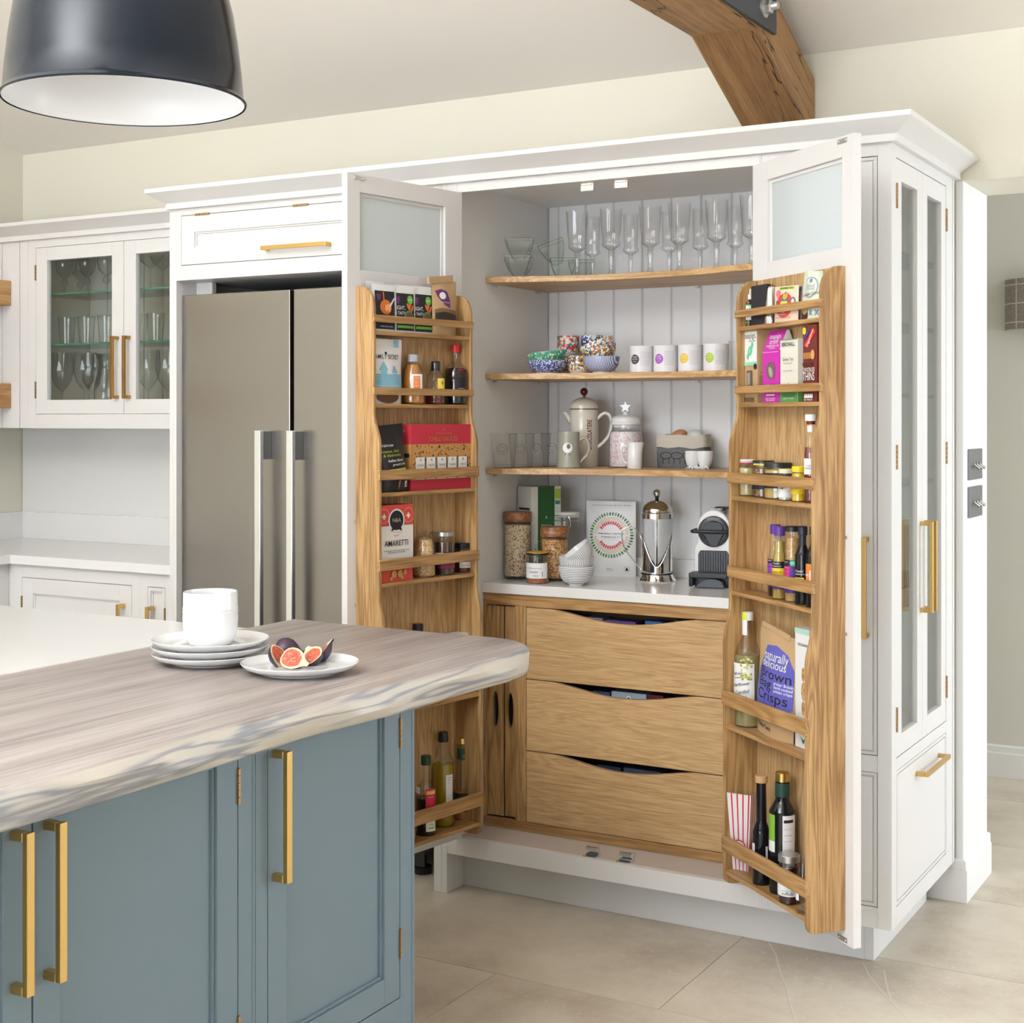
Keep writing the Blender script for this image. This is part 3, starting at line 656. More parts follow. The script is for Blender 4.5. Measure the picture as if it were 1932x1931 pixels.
# ------------------------------------------------------------------ glazed wall cupboard on the left
WY = 0.36; WX0, WX1 = -3.585, XH-0.001
wc = thing('wall_cupboard', 'off-white wall cupboard with two glazed doors full of glassware', 'cupboard', (-3.03, WY, 1.411))
g = G(); g.box(WX0, -3.5415, WY, WY+0.02, 1.411, 2.166); g.box(-2.582, WX1, WY, WY+0.02, 1.411, 2.166); g.box(-3.5415, -2.582, WY, WY+0.02, 1.411, 1.4675); g.box(-3.5415, -2.582, WY, WY+0.02, 2.1345, 2.166); part('face_frame', g, PAINT, wc, 0.0008)
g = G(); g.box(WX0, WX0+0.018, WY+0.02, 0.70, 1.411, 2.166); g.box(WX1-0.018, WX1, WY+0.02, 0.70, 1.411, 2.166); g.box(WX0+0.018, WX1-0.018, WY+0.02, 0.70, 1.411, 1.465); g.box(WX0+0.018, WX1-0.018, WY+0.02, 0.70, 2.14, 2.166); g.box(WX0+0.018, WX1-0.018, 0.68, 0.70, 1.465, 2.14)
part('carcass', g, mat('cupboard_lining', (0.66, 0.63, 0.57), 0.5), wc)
x = WX0+0.018
while x < WX1-0.03:
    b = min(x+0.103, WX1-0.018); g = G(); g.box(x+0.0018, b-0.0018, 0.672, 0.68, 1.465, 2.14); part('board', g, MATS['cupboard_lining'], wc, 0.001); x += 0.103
for xa, xb, hx, kx in ((-3.540, -3.0625, -3.541, -3.092), (-3.0605, -2.5835, -2.583, -3.031)):
    d_ = part('glazed_door', frame_door(xa, xb, 1.469, 2.133, WY, st=0.062, panel=False, bead=0.0, strb=0.055, strt=0.052), PAINT, wc, 0.0008)
    g = G(); g.box(xa+0.06, xb-0.06, WY+0.012, WY+0.016, 1.522, 2.083); obj('glass_pane', g, PANE, d_)
    g = G(); ubar(g, (kx, 1.526), (kx, 1.767), WY, w=0.013, stand=0.036); obj('handle', g, mat('aged_brass', (0.42, 0.245, 0.075), 0.36, 1.0), d_, bev=0.001)
    for z0, z1 in ((2.003, 2.066), (1.531, 1.599)): hinge(d_, hx, z0, z1, WY)
for z in (1.951, 1.748):
    g = G(); g.box(WX0+0.02, WX1-0.02, WY+0.03, 0.67, z-0.006, z); g.box(WX0+0.02, WX1-0.02, WY+0.0285, WY+0.03, z-0.006, z, 1); part('glass_shelf', g, [MATS['shelf_glass'], GLASSEDGE], wc)
# boarded filler to the room corner
fp = thing('boarded_panel', 'off-white tongue-and-groove panel filling the corner beside the glazed wall cupboard', 'panel', (-3.8, WY, 1.411))
xs = [XLW, -3.945, -3.842, -3.739, -3.636, WX0]
for a, b in zip(xs, xs[1:]):
    g = G(); g.box(a+0.0018, b-0.0018, WY+0.001, WY+0.018, 1.411, 2.166); part('board', g, PAINT, fp, 0.0018)
for k, (z0, z1) in enumerate(((1.908, 2.009), (1.492, 1.593))):
    g = G(); g.box(XLW+0.001, -3.683, -1.6, WY+0.0005, z0, z1)
    tag(obj('floating_shelf', g, wood('oak_floating', (0.33, 0.16, 0.055), (0.45, 0.245, 0.09), (0.55, 0.33, 0.135), 'Y'), bev=0.003), ('upper' if k == 0 else 'lower')+' chunky oak floating shelf cut by the left edge of the photo', 'shelf')
# lower run on the left
bc = thing('base_cupboard', 'low off-white base cupboard under the left worktop with brass door pulls', 'cupboard', (-2.9, 0.13, 0))
BY = 0.13
g = G(); g.box(-3.43, -3.3615, BY, BY+0.02, 0.10, 0.895); g.box(-2.7935, -2.7165, BY, BY+0.02, 0.10, 0.895); g.box(-2.6325, XH-0.001, BY, BY+0.02, 0.10, 0.895); g.box(-3.3615, -2.7935, BY, BY+0.02, 0.846, 0.895); g.box(-2.7165, -2.6325, BY, BY+0.02, 0.846, 0.895); g.box(-3.43, XH-0.001, BY, BY+0.02, 0.10, 0.15); g.box(-2.7558, -2.7542, BY-0.0008, BY, 0.1, 0.895)
part('face_frame', g, PAINT, bc, 0.0008)
g = G(); g.box(-3.43, XH-0.001, BY+0.02, 0.69, 0.10, 0.895); g.box(-3.43, XH-0.001, BY+0.06, 0.69, 0, 0.10); part('carcass', g, PAINT, bc)
for xa, xb, kx, hx in ((-3.360, -2.795, -2.832, -3.361), (-2.715, -2.634, -2.690, -2.633)):
    d_ = part('door', frame_door(xa, xb, 0.152, 0.844, BY, st=0.058 if xb-xa > 0.2 else 0.012, bead=0.006), PAINT, bc, 0.0008)
    g = G(); ubar(g, (kx, 0.56), (kx, 0.778), BY, stand=0.036); obj('handle', g, BRASS, d_, bev=0.001)
    hinge(d_, hx, 0.728, 0.775, BY)
b2 = thing('base_cupboard', 'off-white base cupboard turning along the left wall at the photo edge', 'cupboard', (-3.7, -0.7, 0))
g = G(); g.box(XLW+0.001, -3.432, -1.6, 0.69, 0.10, 0.895); g.box(XLW+0.001, -3.48, -1.6, 0.69, 0, 0.10); part('carcass', g, PAINT, b2, 0.001)
for ya in (-0.42, -0.98, -1.54):
    g = frame_door(ya, ya+0.53, 0.152, 0.844, 0.0, st=0.058); obj('door', g, PAINT, b2, (-3.431+3.7, 0.7, 0), (0, 0, pi/2), bev=0.0008)
lw = thing('worktop', 'white quartz worktop with upstand in the far left corner', 'worktop', (-3.2, 0.4, 0.895))
g = G(); g.prism([(XLW+0.001, -1.62), (-3.40, -1.62), (-3.40, 0.107), (XH-0.001, 0.107), (XH-0.001, YW-0.001), (XLW+0.001, YW-0.001)], 'z', 0.896, 0.930); part('slab', g, QUARTZ, lw, 0.0015)
g = G(); g.box(XLW+0.021, XH-0.001, YW-0.021, YW-0.001, 0.930, 1.045); g.box(XLW+0.001, XLW+0.021, -1.62, YW-0.001, 0.930, 1.045); part('upstand', g, QUARTZ, lw, 0.001)

g = G(); g.box(XLW+0.004, XH-0.001, YW-0.004, YW-0.0005, 1.045, 1.411); tag(obj('splashback', g, mat('splashback_glaze', (0.76, 0.755, 0.74), 0.3)), 'pale grey smooth splashback panel above the left quartz upstand', 'splashback')
# ------------------------------------------------------------------ island
IX = -0.66; IY = -1.232
ic = thing('island_cupboard', 'blue-grey painted kitchen island with brass pulls in the foreground', 'island', (-1.3, -2.4, 0))
ZI = 0.866
def isl(name, g, m, bev=0.0, parent=None):
    if parent: return obj(name, g, m, parent, bev=bev)
    return obj(name, g, m, ic, (IX+1.3, 2.4, 0), (0, 0, pi/2), bev=bev)
# local x = world y along the front, y=0 the painted face
IE = -3.3
doors = [(-1.706, -1.287, -1.688, 0.614, 0.855), (-2.246, -1.789, -2.220, 0.614, 0.855), (-2.70, -2.249, -2.282, 0.614, 0.855), (-3.16, -2.703, 0, 0, 0)]
g = G(); g.box(-1.285, IY, 0, 0.022, 0.10, ZI); g.box(-1.787, -1.708, 0, 0.022, 0.10, ZI); g.box(IE, -3.162, 0, 0.022, 0.10, ZI)
for xa, xb, *_ in doors: g.box(xa-0.002, xb+0.002, 0, 0.022, 0.8645, ZI); g.box(xa-0.002, xb+0.002, 0, 0.022, 0.10, 0.262)
for xx in (IY-0.010, -1.7405, -1.7490): g.box(xx-0.001, xx+0.001, -0.0012, 0.0, 0.10, ZI)
isl('face_frame', g, BLUE, 0.0012)
g = G(); g.box(IE, IY-0.001, 0.024, 1.50, 0.10, ZI); g.box(IE, IY-0.06, 0.06, 1.45, 0, 0.10); isl('carcass', g, BLUE, 0.001)
for i, (xa, xb, kx, z0, z1) in enumerate(doors):
    dd = isl('door', frame_door(xa, xb, 0.264, 0.863, 0.0, st=0.053, rec=0.011, strt=0.010, strb=0.055), BLUE, 0.0008)
    hx = xb+0.001 if i != 2 else xa-0.001
    if i < 3:
        for h0, h1 in ((0.775, 0.838), (0.345, 0.405)): hinge(dd, hx, h0, h1, 0.0)
    if z1:
        g = G(); ubar(g, (kx, z0+0.0), (kx, z1-0.004), 0.0, w=0.014, t=0.011, stand=0.036); isl('handle', g, BRASS, 0.0012, dd)
# timber breakfast slab
def slab_mat():
    m, N, L, p = nt('limed_timber'); tc = N.new('ShaderNodeTexCoord')
    mp = N.new('ShaderNodeMapping'); mp.inputs['Scale'].default_value = (9, 0.75, 9); L.new(tc.outputs['Object'], mp.inputs[0])
    n = N.new('ShaderNodeTexNoise'); n.inputs['Scale'].default_value = 2.2; n.inputs['Detail'].default_value = 7; n.inputs['Roughness'].default_value = 0.62; n.inputs['Distortion'].default_value = 0.5
    L.new(mp.outputs[0], n.inputs['Vector'])
    mp2 = N.new('ShaderNodeMapping'); mp2.inputs['Scale'].default_value = (90, 0.9, 90); L.new(tc.outputs['Object'], mp2.inputs[0])
    n2 = N.new('ShaderNodeTexNoise'); n2.inputs['Scale'].default_value = 2.0; n2.inputs['Detail'].default_value = 3; L.new(mp2.outputs[0], n2.inputs['Vector'])
    mx = N.new('ShaderNodeMix'); mx.data_type = 'FLOAT'; mx.inputs[0].default_value = 0.45; L.new(n.outputs['Fac'], mx.inputs[2]); L.new(n2.outputs['Fac'], mx.inputs[3])
    top = ramp(N, [(0.36, (0.19, 0.16, 0.148)), (0.46, (0.305, 0.262, 0.243)), (0.55, (0.37, 0.322, 0.296)), (0.66, (0.46, 0.415, 0.378))]); L.new(mx.outputs[0], top.inputs['Fac'])
    # cut side: broad swirling bands
    mp3 = N.new('ShaderNodeMapping'); mp3.inputs['Scale'].default_value = (0.6, 1.5, 20); L.new(tc.outputs['Object'], mp3.inputs[0])
    n3 = N.new('ShaderNodeTexNoise'); n3.inputs['Scale'].default_value = 1.0; n3.inputs['Detail'].default_value = 3.0; n3.inputs['Distortion'].default_value = 0.3; L.new(mp3.outputs[0], n3.inputs['Vector'])
    w = N.new('ShaderNodeMath'); w.operation = 'MULTIPLY'; w.inputs[1].default_value = 38; L.new(n3.outputs['Fac'], w.inputs[0])
    sn = N.new('ShaderNodeMath'); sn.operation = 'SINE'; L.new(w.outputs[0], sn.inputs[0])
    sid = ramp(N, [(0.0, (0.52, 0.475, 0.40)), (0.45, (0.50, 0.47, 0.415)), (0.75, (0.40, 0.385, 0.37)), (1.0, (0.255, 0.255, 0.275))]); 
    ma = N.new('ShaderNodeMapRange'); ma.inputs[1].default_value = -1; L.new(sn.outputs[0], ma.inputs[0]); L.new(ma.outputs[0], sid.inputs['Fac'])
    ge = N.new('ShaderNodeNewGeometry'); sp = N.new('ShaderNodeSeparateXYZ'); L.new(ge.outputs['Normal'], sp.inputs[0])
    f = N.new('ShaderNodeMapRange'); f.inputs[1].default_value = 0.55; f.inputs[2].default_value = 0.95; L.new(sp.outputs['Z'], f.inputs[0])
    mc = N.new('ShaderNodeMix'); mc.data_type = 'RGBA'; L.new(f.outputs[0], mc.inputs[0]); L.new(sid.outputs['Color'], mc.inputs[6]); L.new(top.outputs['Color'], mc.inputs[7])
    L.new(mc.outputs[2], p.inputs['Base Color']); p.inputs['Roughness'].default_value = 0.42
    b = N.new('ShaderNodeBump'); b.inputs['Strength'].default_value = 0.15; b.inputs['Distance'].default_value = 0.001; L.new(n2.outputs['Fac'], b.inputs['Height']); L.new(b.outputs[0], p.inputs['Normal'])
    return m
LIMED = slab_mat()
def timber_slab():
    """waney-edged slab: outline in plan with a rounded far corner, edge bulging and wandering"""
    xl, yf, yn = -1.335, -0.775, -3.36; z0, z1 = ZI+0.002, 0.932
    out = [(xl, yn), (xl, yf)]
    for X in (-1.2, -1.05, -0.9): out.append((X, yf-0.006+0.004*sin(X*9)))
    cx, cy, r = -0.735, yf-0.165, 0.162
    for k in range(9): a = pi/2*(1-k/8); out.append((cx+r*cos(a)*0.99, cy+r*sin(a)*0.97))
    y = cy-0.04
    while y > yn:
        out.append((-0.577+0.008*sin(y*5.1+0.6)+0.004*sin(y*11.7)-0.030*min(1, max(0, (-1.1-y)/1.25)), y)); y -= 0.045
    out.append((-0.612, yn)); n = len(out)
    layers = [(0.0, -0.018), (0.12, -0.005), (0.4, 0.004), (0.7, 0.006), (0.90, -0.002), (1.0, -0.010)]
    C = Vector((-1.0, -2.0)); vs = []; fs = []
    for t_, o_ in layers:
        for i, (X, Y) in enumerate(out):
            w_ = 1.0 if X > -1.32 else 0.0
            p = Vector((X, Y)); a = Vector(out[(i-1) % n]); b = Vector(out[(i+1) % n]); d = (b-a).normalized(); nn = Vector((-d.y, d.x))
            wob = 0.004*sin(Y*13+t_*6)*w_
            q = p+nn*((o_*w_)+wob*(0.3 if t_ == 1.0 else 1))
            vs.append((q.x, q.y, z0+(z1-z0)*t_))
    L_ = len(layers)
    for k in range(L_-1):
        for i in range(n): fs.append((k*n+i, (k+1)*n+i, (k+1)*n+(i+1) % n, k*n+(i+1) % n))
    g = G(); g.add(vs, fs, 0, True); g.add([], []); g.f += [tuple(range(n)), tuple(range((L_-1)*n, L_*n))[::-1]]; g.mi += [0, 0]; g.sm += [False, False]
    me = mesh('island_timber_top', g, LIMED); bm = bmesh.new(); bm.from_mesh(me); bmesh.ops.recalc_face_normals(bm, faces=bm.faces); bm.to_mesh(me); bm.free()
    return me
ts = tag(obj('timber_worktop', timber_slab(), None), 'thick limed timber worktop with a wavy edge on the island', 'worktop')
g = G(); g.box(-2.4, -1.337, -3.36, -0.945, 0.898, 0.929); tag(obj('quartz_worktop', g, QUARTZ, bev=0.0015), 'white quartz worktop beside the timber on the island', 'worktop')

# ------------------------------------------------------------------ pendant lamp
pl = thing('pendant_lamp', 'large glossy navy metal pendant lamp with a white inside hanging over the island', 'lamp', (0, 0, 0))
dpl = 2.42; pc_ = CAM+ray(236, 193)*dpl; RP = 0.1955; pl.location = (pc_.x, pc_.y, pc_.z)
prof = [(RP+0.002, -0.001), (RP+0.0035, 0.002), (RP+0.001, 0.006), (RP-0.002, 0.010), (RP*0.975, 0.05), (RP*0.945, 0.10), (RP*0.905, 0.15), (RP*0.84, 0.20), (RP*0.74, 0.245), (RP*0.60, 0.28), (RP*0.42, 0.302), (RP*0.22, 0.312), (0.045, 0.315)]
g = G(); g.lathe(prof, 96); g.f = g.f[:96*(len(prof)-1)]; g.mi = g.mi[:len(g.f)]; g.sm = g.sm[:len(g.f)]; obj('shade', g, mat('navy_gloss', (0.010, 0.014, 0.021), 0.16, spec=0.28), pl)
g = G(); g.lathe([(max(0.03, r-0.003), z if k else 0.0) for k, (r, z) in enumerate(prof)][::-1], 96)
g.f = [f for f in g.f if len(f) == 4]; g.mi = g.mi[:len(g.f)]; g.sm = g.sm[:len(g.f)]; obj('lining', g, mat('white_enamel', (0.86, 0.87, 0.88), 0.3), pl)
g = G(); g.lathe([(0.045, 0.312), (0.045, 0.36), (0.03, 0.375), (0.006, 0.38)], 24); obj('cap', g, mat('navy_gloss', (0, 0, 0)), pl)
zc = ZE+(YW-pc_.y)*SL if pc_.y > RIDGE else ZR-(RIDGE-pc_.y)*SL*0.86
g = G(); g.tube([(0, 0, 0.375), (0, 0, zc-pc_.z-0.02)], 0.004, 8); obj('cord', g, BLACK, pl)
g = G(); g.lathe([(0.05, zc-pc_.z-0.03), (0.05, zc-pc_.z+0.03)], 20); obj('ceiling_rose', g, mat('navy_gloss', (0, 0, 0)), pl)
g = G(); g.lathe([(0.02, 0.312), (0.02, 0.25), (0.013, 0.245)], 16); g.ball((0, 0, 0.205), 0.034); obj('bulb', g, mat('opal_bulb', (0.9, 0.9, 0.88), 0.3), pl)

pb = bpy.data.lights.new('lamp_glow', 'POINT'); pb.energy = 0.10; pb.color = (0.95, 0.98, 1.0); pb.shadow_soft_size = 0.03; po = bpy.data.objects.new('lamp_glow', pb); COL.objects.link(po); po.parent = pl; po.location = (0, 0, 0.15)
# ------------------------------------------------------------------ hall lamp shade and switches
c_ = at_y(1934, 574, 2.25)
wl = thing('wall_light', 'grey tartan half-drum shade of a wall light in the hall', 'lamp', (c_.x+0.03, 2.349, 1.905))
def tartan():
    m, N, L, p = nt('tartan_wool'); tc = N.new('ShaderNodeTexCoord'); sp = N.new('ShaderNodeSeparateXYZ'); L.new(tc.outputs['Object'], sp.inputs[0])
    def lines(o, period, w):
        a = N.new('ShaderNodeMath'); a.operation = 'MULTIPLY'; a.inputs[1].default_value = 1/period; L.new(sp.outputs[o], a.inputs[0])
        f = N.new('ShaderNodeMath'); f.operation = 'FRACT'; L.new(a.outputs[0], f.inputs[0])
        c = N.new('ShaderNodeMath'); c.operation = 'LESS_THAN'; c.inputs[1].default_value = w; L.new(f.outputs[0], c.inputs[0]); return c
    a = lines('X', 0.064, 0.07); b = lines('Z', 0.075, 0.06); mxx = N.new('ShaderNodeMath'); mxx.operation = 'MAXIMUM'; L.new(a.outputs[0], mxx.inputs[0]); L.new(b.outputs[0], mxx.inputs[1])
    n = N.new('ShaderNodeTexNoise'); n.inputs['Scale'].default_value = 260; L.new(tc.outputs['Object'], n.inputs['Vector'])
    r = ramp(N, [(0.35, (0.20, 0.18, 0.155)), (0.65, (0.38, 0.35, 0.31))]); L.new(n.outputs['Fac'], r.inputs['Fac'])
    mc = N.new('ShaderNodeMix'); mc.data_type = 'RGBA'; L.new(mxx.outputs[0], mc.inputs[0]); L.new(r.outputs['Color'], mc.inputs[6]); mc.inputs[7].default_value = (0.62, 0.57, 0.47, 1); L.new(mc.outputs[2], p.inputs['Base Color']); p.inputs['Roughness'].default_value = 0.9
    return m
g = G(); g.lathe([(0.125, -0.1), (0.125, 0.1)], 24, a0=-pi/2, a1=pi/2); g.lathe([(0.122, 0.1), (0.122, -0.1)], 24, a0=-pi/2, a1=pi/2); obj('shade', g, tartan(), wl)
g = G(); g.box(-0.04, 0.04, -0.02, 0, -0.05, 0.05); g.tube([(0, -0.02, 0), (0, -0.06, 0)], 0.012); obj('bracket', g, NICKEL, wl)
SWM = mat('gunmetal_plate', (0.20, 0.20, 0.21), 0.38, 0.85)
for k, (a, b) in enumerate(((1.262, 1.357), (1.146, 1.242))):
    zc_ = 0.5*(a+b)
    sw = thing('light_switch', ('upper' if k == 0 else 'lower')+' of two gunmetal switch plates with three toggles on the white wall end', 'switch', (0.0215, 0.852, zc_), pi/2)
    g = G(); g.box(-0.085, 0.085, -0.008, 0, -0.047, 0.047); obj('plate', g, SWM, sw, bev=0.001)
    for e in (-0.038, 0.0, 0.038):
        g = G(); g.lathe([(0.007, 0), (0.007, 0.003)], 12, M=Matrix.Translation((e, -0.008, 0)) @ Matrix.Rotation(pi/2, 4, 'X')); g.tube([(e, -0.009, 0), (e, -0.026, -0.013)], [0.003, 0.005], 8); obj('toggle', g, mat('toggle_chrome', (0.5, 0.5, 0.5), 0.2, 1.0), sw)
# ------------------------------------------------------------------ helpers for the small things
def tw_(s):
    vs, _ = text_mesh(s, 1.0); xs = [v[0] for v in vs]; return max(xs)-min(xs) if xs else 1.0
def col(name, *c): return mat(name, c, 0.5)
class Pal:
    """palette of print colours"""
    W = PAPERW; K = INK
    @staticmethod
    def get(c, rough=0.5): return mat('print_%d_%d_%d' % tuple(int(v*255) for v in c), c, rough)
RED = (0.62, 0.02, 0.035); GREEN = (0.03, 0.14, 0.04); KRAFT = (0.47, 0.31, 0.165); MAGENTA = (0.55, 0.03, 0.38)
def decorate(parent, w, h, spec, surf=None, y0=-0.0007, name='printed_front', rot=0.0, loc=(0, 0, 0)):
    """flat print on a pack: spec items in fractions of width u and height v
       ('r',u0,u1,v0,v1,col) ('d',u,v,radius/w,col[,sx]) ('t',text,width/w,u,v,col[,hscale[,angle]]) ('p',[(u,v)..],col)"""
    g = G(); mats = []; k = 0; last = None; many = len(spec) > 70; many2 = len(spec) > 150
    def mi(c):
        m = c if isinstance(c, bpy.types.Material) else Pal.get(c)
        if m not in mats: mats.append(m)
        return mats.index(m)
    for s in spec:
        t = s[0]
        pat = len(spec) > 150 and s[5 if t == 'r' else 4 if t == 'd' else 0] is INK and t in 'rd'
        if not (many and t == 'd' and last == 'd') and not (t == 't' and last == 't') and not (pat and last == 'pat'): k += 1
        if pat: t = 'pat'
        last = t; t = s[0]; yo = y0-0.00018*k; s1 = G()
        if t == 'r': _, u0, u1, v0, v1, c = s; s1.rect((u0-0.5)*w, (u1-0.5)*w, v0*h, v1*h, 0)
        elif t == 'd': c = s[4]; s1.disc(((s[1]-0.5)*w, s[2]*h), s[3]*w, 20, 0, s[5] if len(s) > 5 else 1.0, s[6] if len(s) > 6 else 0.0, y=0)
        elif t == 't':
            sz = s[2]*w/tw_(s[1]); hs = 0.66*s[6] if len(s) > 6 else 0.9; an = s[7] if len(s) > 7 else 0.0; c = s[5]
            put_text(s1, s[1], sz*hs, (s[3]-0.5)*w, s[4]*h, 0, 0, sx=1/hs, ang=an, bold=0.004)
        elif t == 'p': c = s[2]; s1.poly([((u-0.5)*w, v*h) for u, v in s[1]], 0)
        if surf and (t in 'rp' or (t == 'd' and s[3] > 0.06)):
            bm = bmesh.new(); vs_ = [bm.verts.new(v) for v in s1.v]; bm.faces.new([vs_[i] for i in s1.f[0]])
            for q in range(1, 14):
                for co, no in (((w*(q/14-0.5), 0, 0), (1, 0, 0)), ((0, 0, h*q/14), (0, 0, 1))):
                    bmesh.ops.bisect_plane(bm, geom=bm.verts[:]+bm.edges[:]+bm.faces[:], plane_co=co, plane_no=no)
            bm.verts.index_update(); s1 = G(); s1.add([v.co[:] for v in bm.verts], [tuple(v.index for v in f.verts) for f in bm.faces]); bm.free()
        s1.mi = [mi(c)]*len(s1.f); o_ = len(g.v)
        g.v += [(x, (surf(x/w+0.5, z/h) if surf else 0)+yo, z) for x, _, z in s1.v]
        g.f += [tuple(i+o_ for i in f) for f in s1.f]; g.mi += s1.mi; g.sm += [False]*len(s1.f)
    return obj(name, g, mats, parent, loc, (0, 0, rot))
def cyl_disc(g, r, a, z, R_, mi=0, sz=1.0, n=24, m=5):
    """round badge lying on a cylinder"""
    vs = [(r*sin(a), -r*cos(a), z)]; fs = []
    for i in range(1, m+1):
        for j in range(n):
            q = R_*i/m; x = q*cos(2*pi*j/n); vs.append((r*sin(a+x/r), -r*cos(a+x/r), z+q*sz*sin(2*pi*j/n)))
    for j in range(n):
        fs.append((0, 1+j, 1+(j+1) % n))
        for i in range(m-1): fs.append((1+i*n+j, 1+(i+1)*n+j, 1+(i+1)*n+(j+1) % n, 1+i*n+(j+1) % n))
    return g.add(vs, fs, mi, True)
def carton(name, label, cat, p, rotz, w, h, d, m, front=(), side=None, sidespec=(), group=None, body='carton', tilt=0.0):
    """box pack: front face at local y=0 facing -Y, body behind"""
    t = thing(name, label, cat, p, rotz, group); t.rotation_euler.y = tilt
    g = G(); g.box(-w/2, w/2, 0, d, 0, h); obj(body, g, m, t, bev=0.0008)
    if front: decorate(t, w, h, front)
    if sidespec: decorate(t, d, h, sidespec, name='printed_side', rot=(pi/2 if side > 0 else -pi/2), loc=(side*w/2, d/2, 0))
    return t
def pouch(name, label, cat, p, rotz, w, h, d, m, spec=(), tilt=0.0, lean=0.0, crimp=0.0, taper=0.0, group=None):
    """soft stand-up pouch, sealed at the top"""
    t = thing(name, label, cat, p, rotz, group); t.rotation_euler.y = tilt; t.rotation_euler.x = lean
    def shape(u, v):
        e = max(0.0, sin(pi*min(1, max(0, u))))**0.55; f = (1-max(0, v)**2.2) if v < 0.97 else 0.0
        return e*max(0.06, f)*(1-0.25*max(0, 0.12-v)/0.12)
    def surf(u, v): return -d/2*shape(u, v)-0.0035*sin(u*9+v*5)*crimp*v
    n, k = 16, 18; g = G()
    for sgn in (1, -1):
        vs = []; fs = []
        for j in range(k+1):
            for i in range(n+1):
                u, v = i/n, j/k; x = (u-0.5)*w*(1-taper*v); y = surf(u, v) if sgn > 0 else -surf(u, v)*0.9+0.0005-0.007*sin(u*9+v*5)*crimp*v
                vs.append((x, y, v*h))
        for j in range(k):
            for i in range(n):
                a = j*(n+1)+i; f = (a, a+1, a+n+2, a+n+1); fs.append(f if sgn > 0 else f[::-1])
        g.add(vs, fs, 0, True)
    obj('pouch_body', g, m, t)
    if spec: decorate(t, w, h, spec, surf=surf)
    return t
def vessel(name, label, cat, p, rotz, prof, glass, liq=None, level=0.7, cap=None, labels=(), texts=(), group=None, n=28, shrink=0.94):
    """bottle or jar: prof in metres [(r,z)]; liq colour material filled up to level*height; cap (material, [(r,z)]); labels (mat,r,a0,a1,z0,z1,name)"""
    t = thing(name, label, cat, p, rotz, group)
    ps = [(max(r_, 0.0005), max(0.0, z_)) for r_, z_ in crom(prof, 3)]; g = G(); g.lathe(ps, n); g.f = [f for f in g.f if len(f) == 4 or g.v[f[0]][2] < 0.004]; g.mi = [0]*len(g.f); g.sm = [True]*len(g.f)
    obj('bottle_glass' if 'bottle' in name else 'jar_glass', g, glass, t)
    if liq:
        zt = prof[-1][1]*level; q = []
        for (r0, z0), (r1, z1) in zip(prof, prof[1:]):
            if z0 > zt: break
            if z1 > zt and z1 > z0: k = (zt-z0)/(z1-z0); q += [(r0*shrink, z0), ((r0+(r1-r0)*k)*shrink, zt)]; break
            q.append((r0*shrink, z0))
        q = [(max(r-0.0006, 0.0005), max(z, 0.0018)) for r, z in q]
        g = G(); g.lathe(q, n); obj('contents', g, liq, t)
    if cap:
        g = G(); g.lathe(cap[1], n); obj('cap', g, cap[0], t)
    lo = None; g = G(); mats = []
    for m, r, a0, a1, z0, z1 in labels:
        if not isinstance(m, bpy.types.Material): m = Pal.get(m)
        if m not in mats: mats.append(m)
        g.patch(r+0.0006+0.00006*len(mats), a0, a1, z0, z1, max(8, int(abs(a1-a0)*7)), mats.index(m))
    if labels: lo = obj('label', g, mats, t)
    if texts:
        g = G(); mats = []
        for s, width, r, a, z, c, *o in texts:
            m = c if isinstance(c, bpy.types.Material) else Pal.get(c)
            if m not in mats: mats.append(m)
            wrap_text(g, s, width/tw_(s), r+0.0018, a, z, mats.index(m), vertical=bool(o and o[0] == 'v'), slope=(o[0] if o and o[0] != 'v' else 0))
        obj('lettering', g, mats, lo or t)
    return t
def norm(pr, r, h): return [(a*r, b*h) for a, b in pr]
BOTTLE = [(0.85, 0), (1, 0.015), (1, 0.58), (0.93, 0.64), (0.55, 0.74), (0.36, 0.80), (0.33, 0.96), (0.38, 0.965), (0.38, 1.0)]
JAR = [(0.86, 0), (0.98, 0.03), (1, 0.08), (1, 0.74), (0.95, 0.80), (0.84, 0.85), (0.84, 1.0)]
def capprof(r, z0, z1): return [(r, z0), (r, z1-0.0015), (r-0.0015, z1), (0.001, z1)]
def juice(name, c, rough=0.12): return mat(name, c, rough, spec=0.5, coat=0.5)
AMBER = juice('honey', (0.42, 0.16, 0.03)); DARKLIQ = juice('dark_vinegar', (0.012, 0.006, 0.006)); OIL = mat('olive_oil', (0.50, 0.36, 0.01), 0.05, trans=0.55, ior=1.4); JAM = juice('dark_jam', (0.035, 0.006, 0.008))
MUSTARD = juice('mustard', (0.50, 0.36, 0.10)); LABELW = mat('label_white', (0.80, 0.80, 0.79), 0.5)
CA = {1: rad(57), -1: rad(-47)}          # direction of the photographer seen from each rack, as an angle on a bottle
def rrot(R, extra=0.0): return R.rot+extra
def rbox(R, i, pl, pr, top, yf):
    """front face of a pack on rack shelf i between photo columns pl..pr, its front at depth yf"""
    x0, x1 = R.px(pl, yf), R.px(pr, yf); p = R.P(0.5*(x0+x1), yf, SHELF[i]); d = depth(p)
    return p, x1-x0, CAM.z+(HY-top)/FPX*d-SHELF[i]

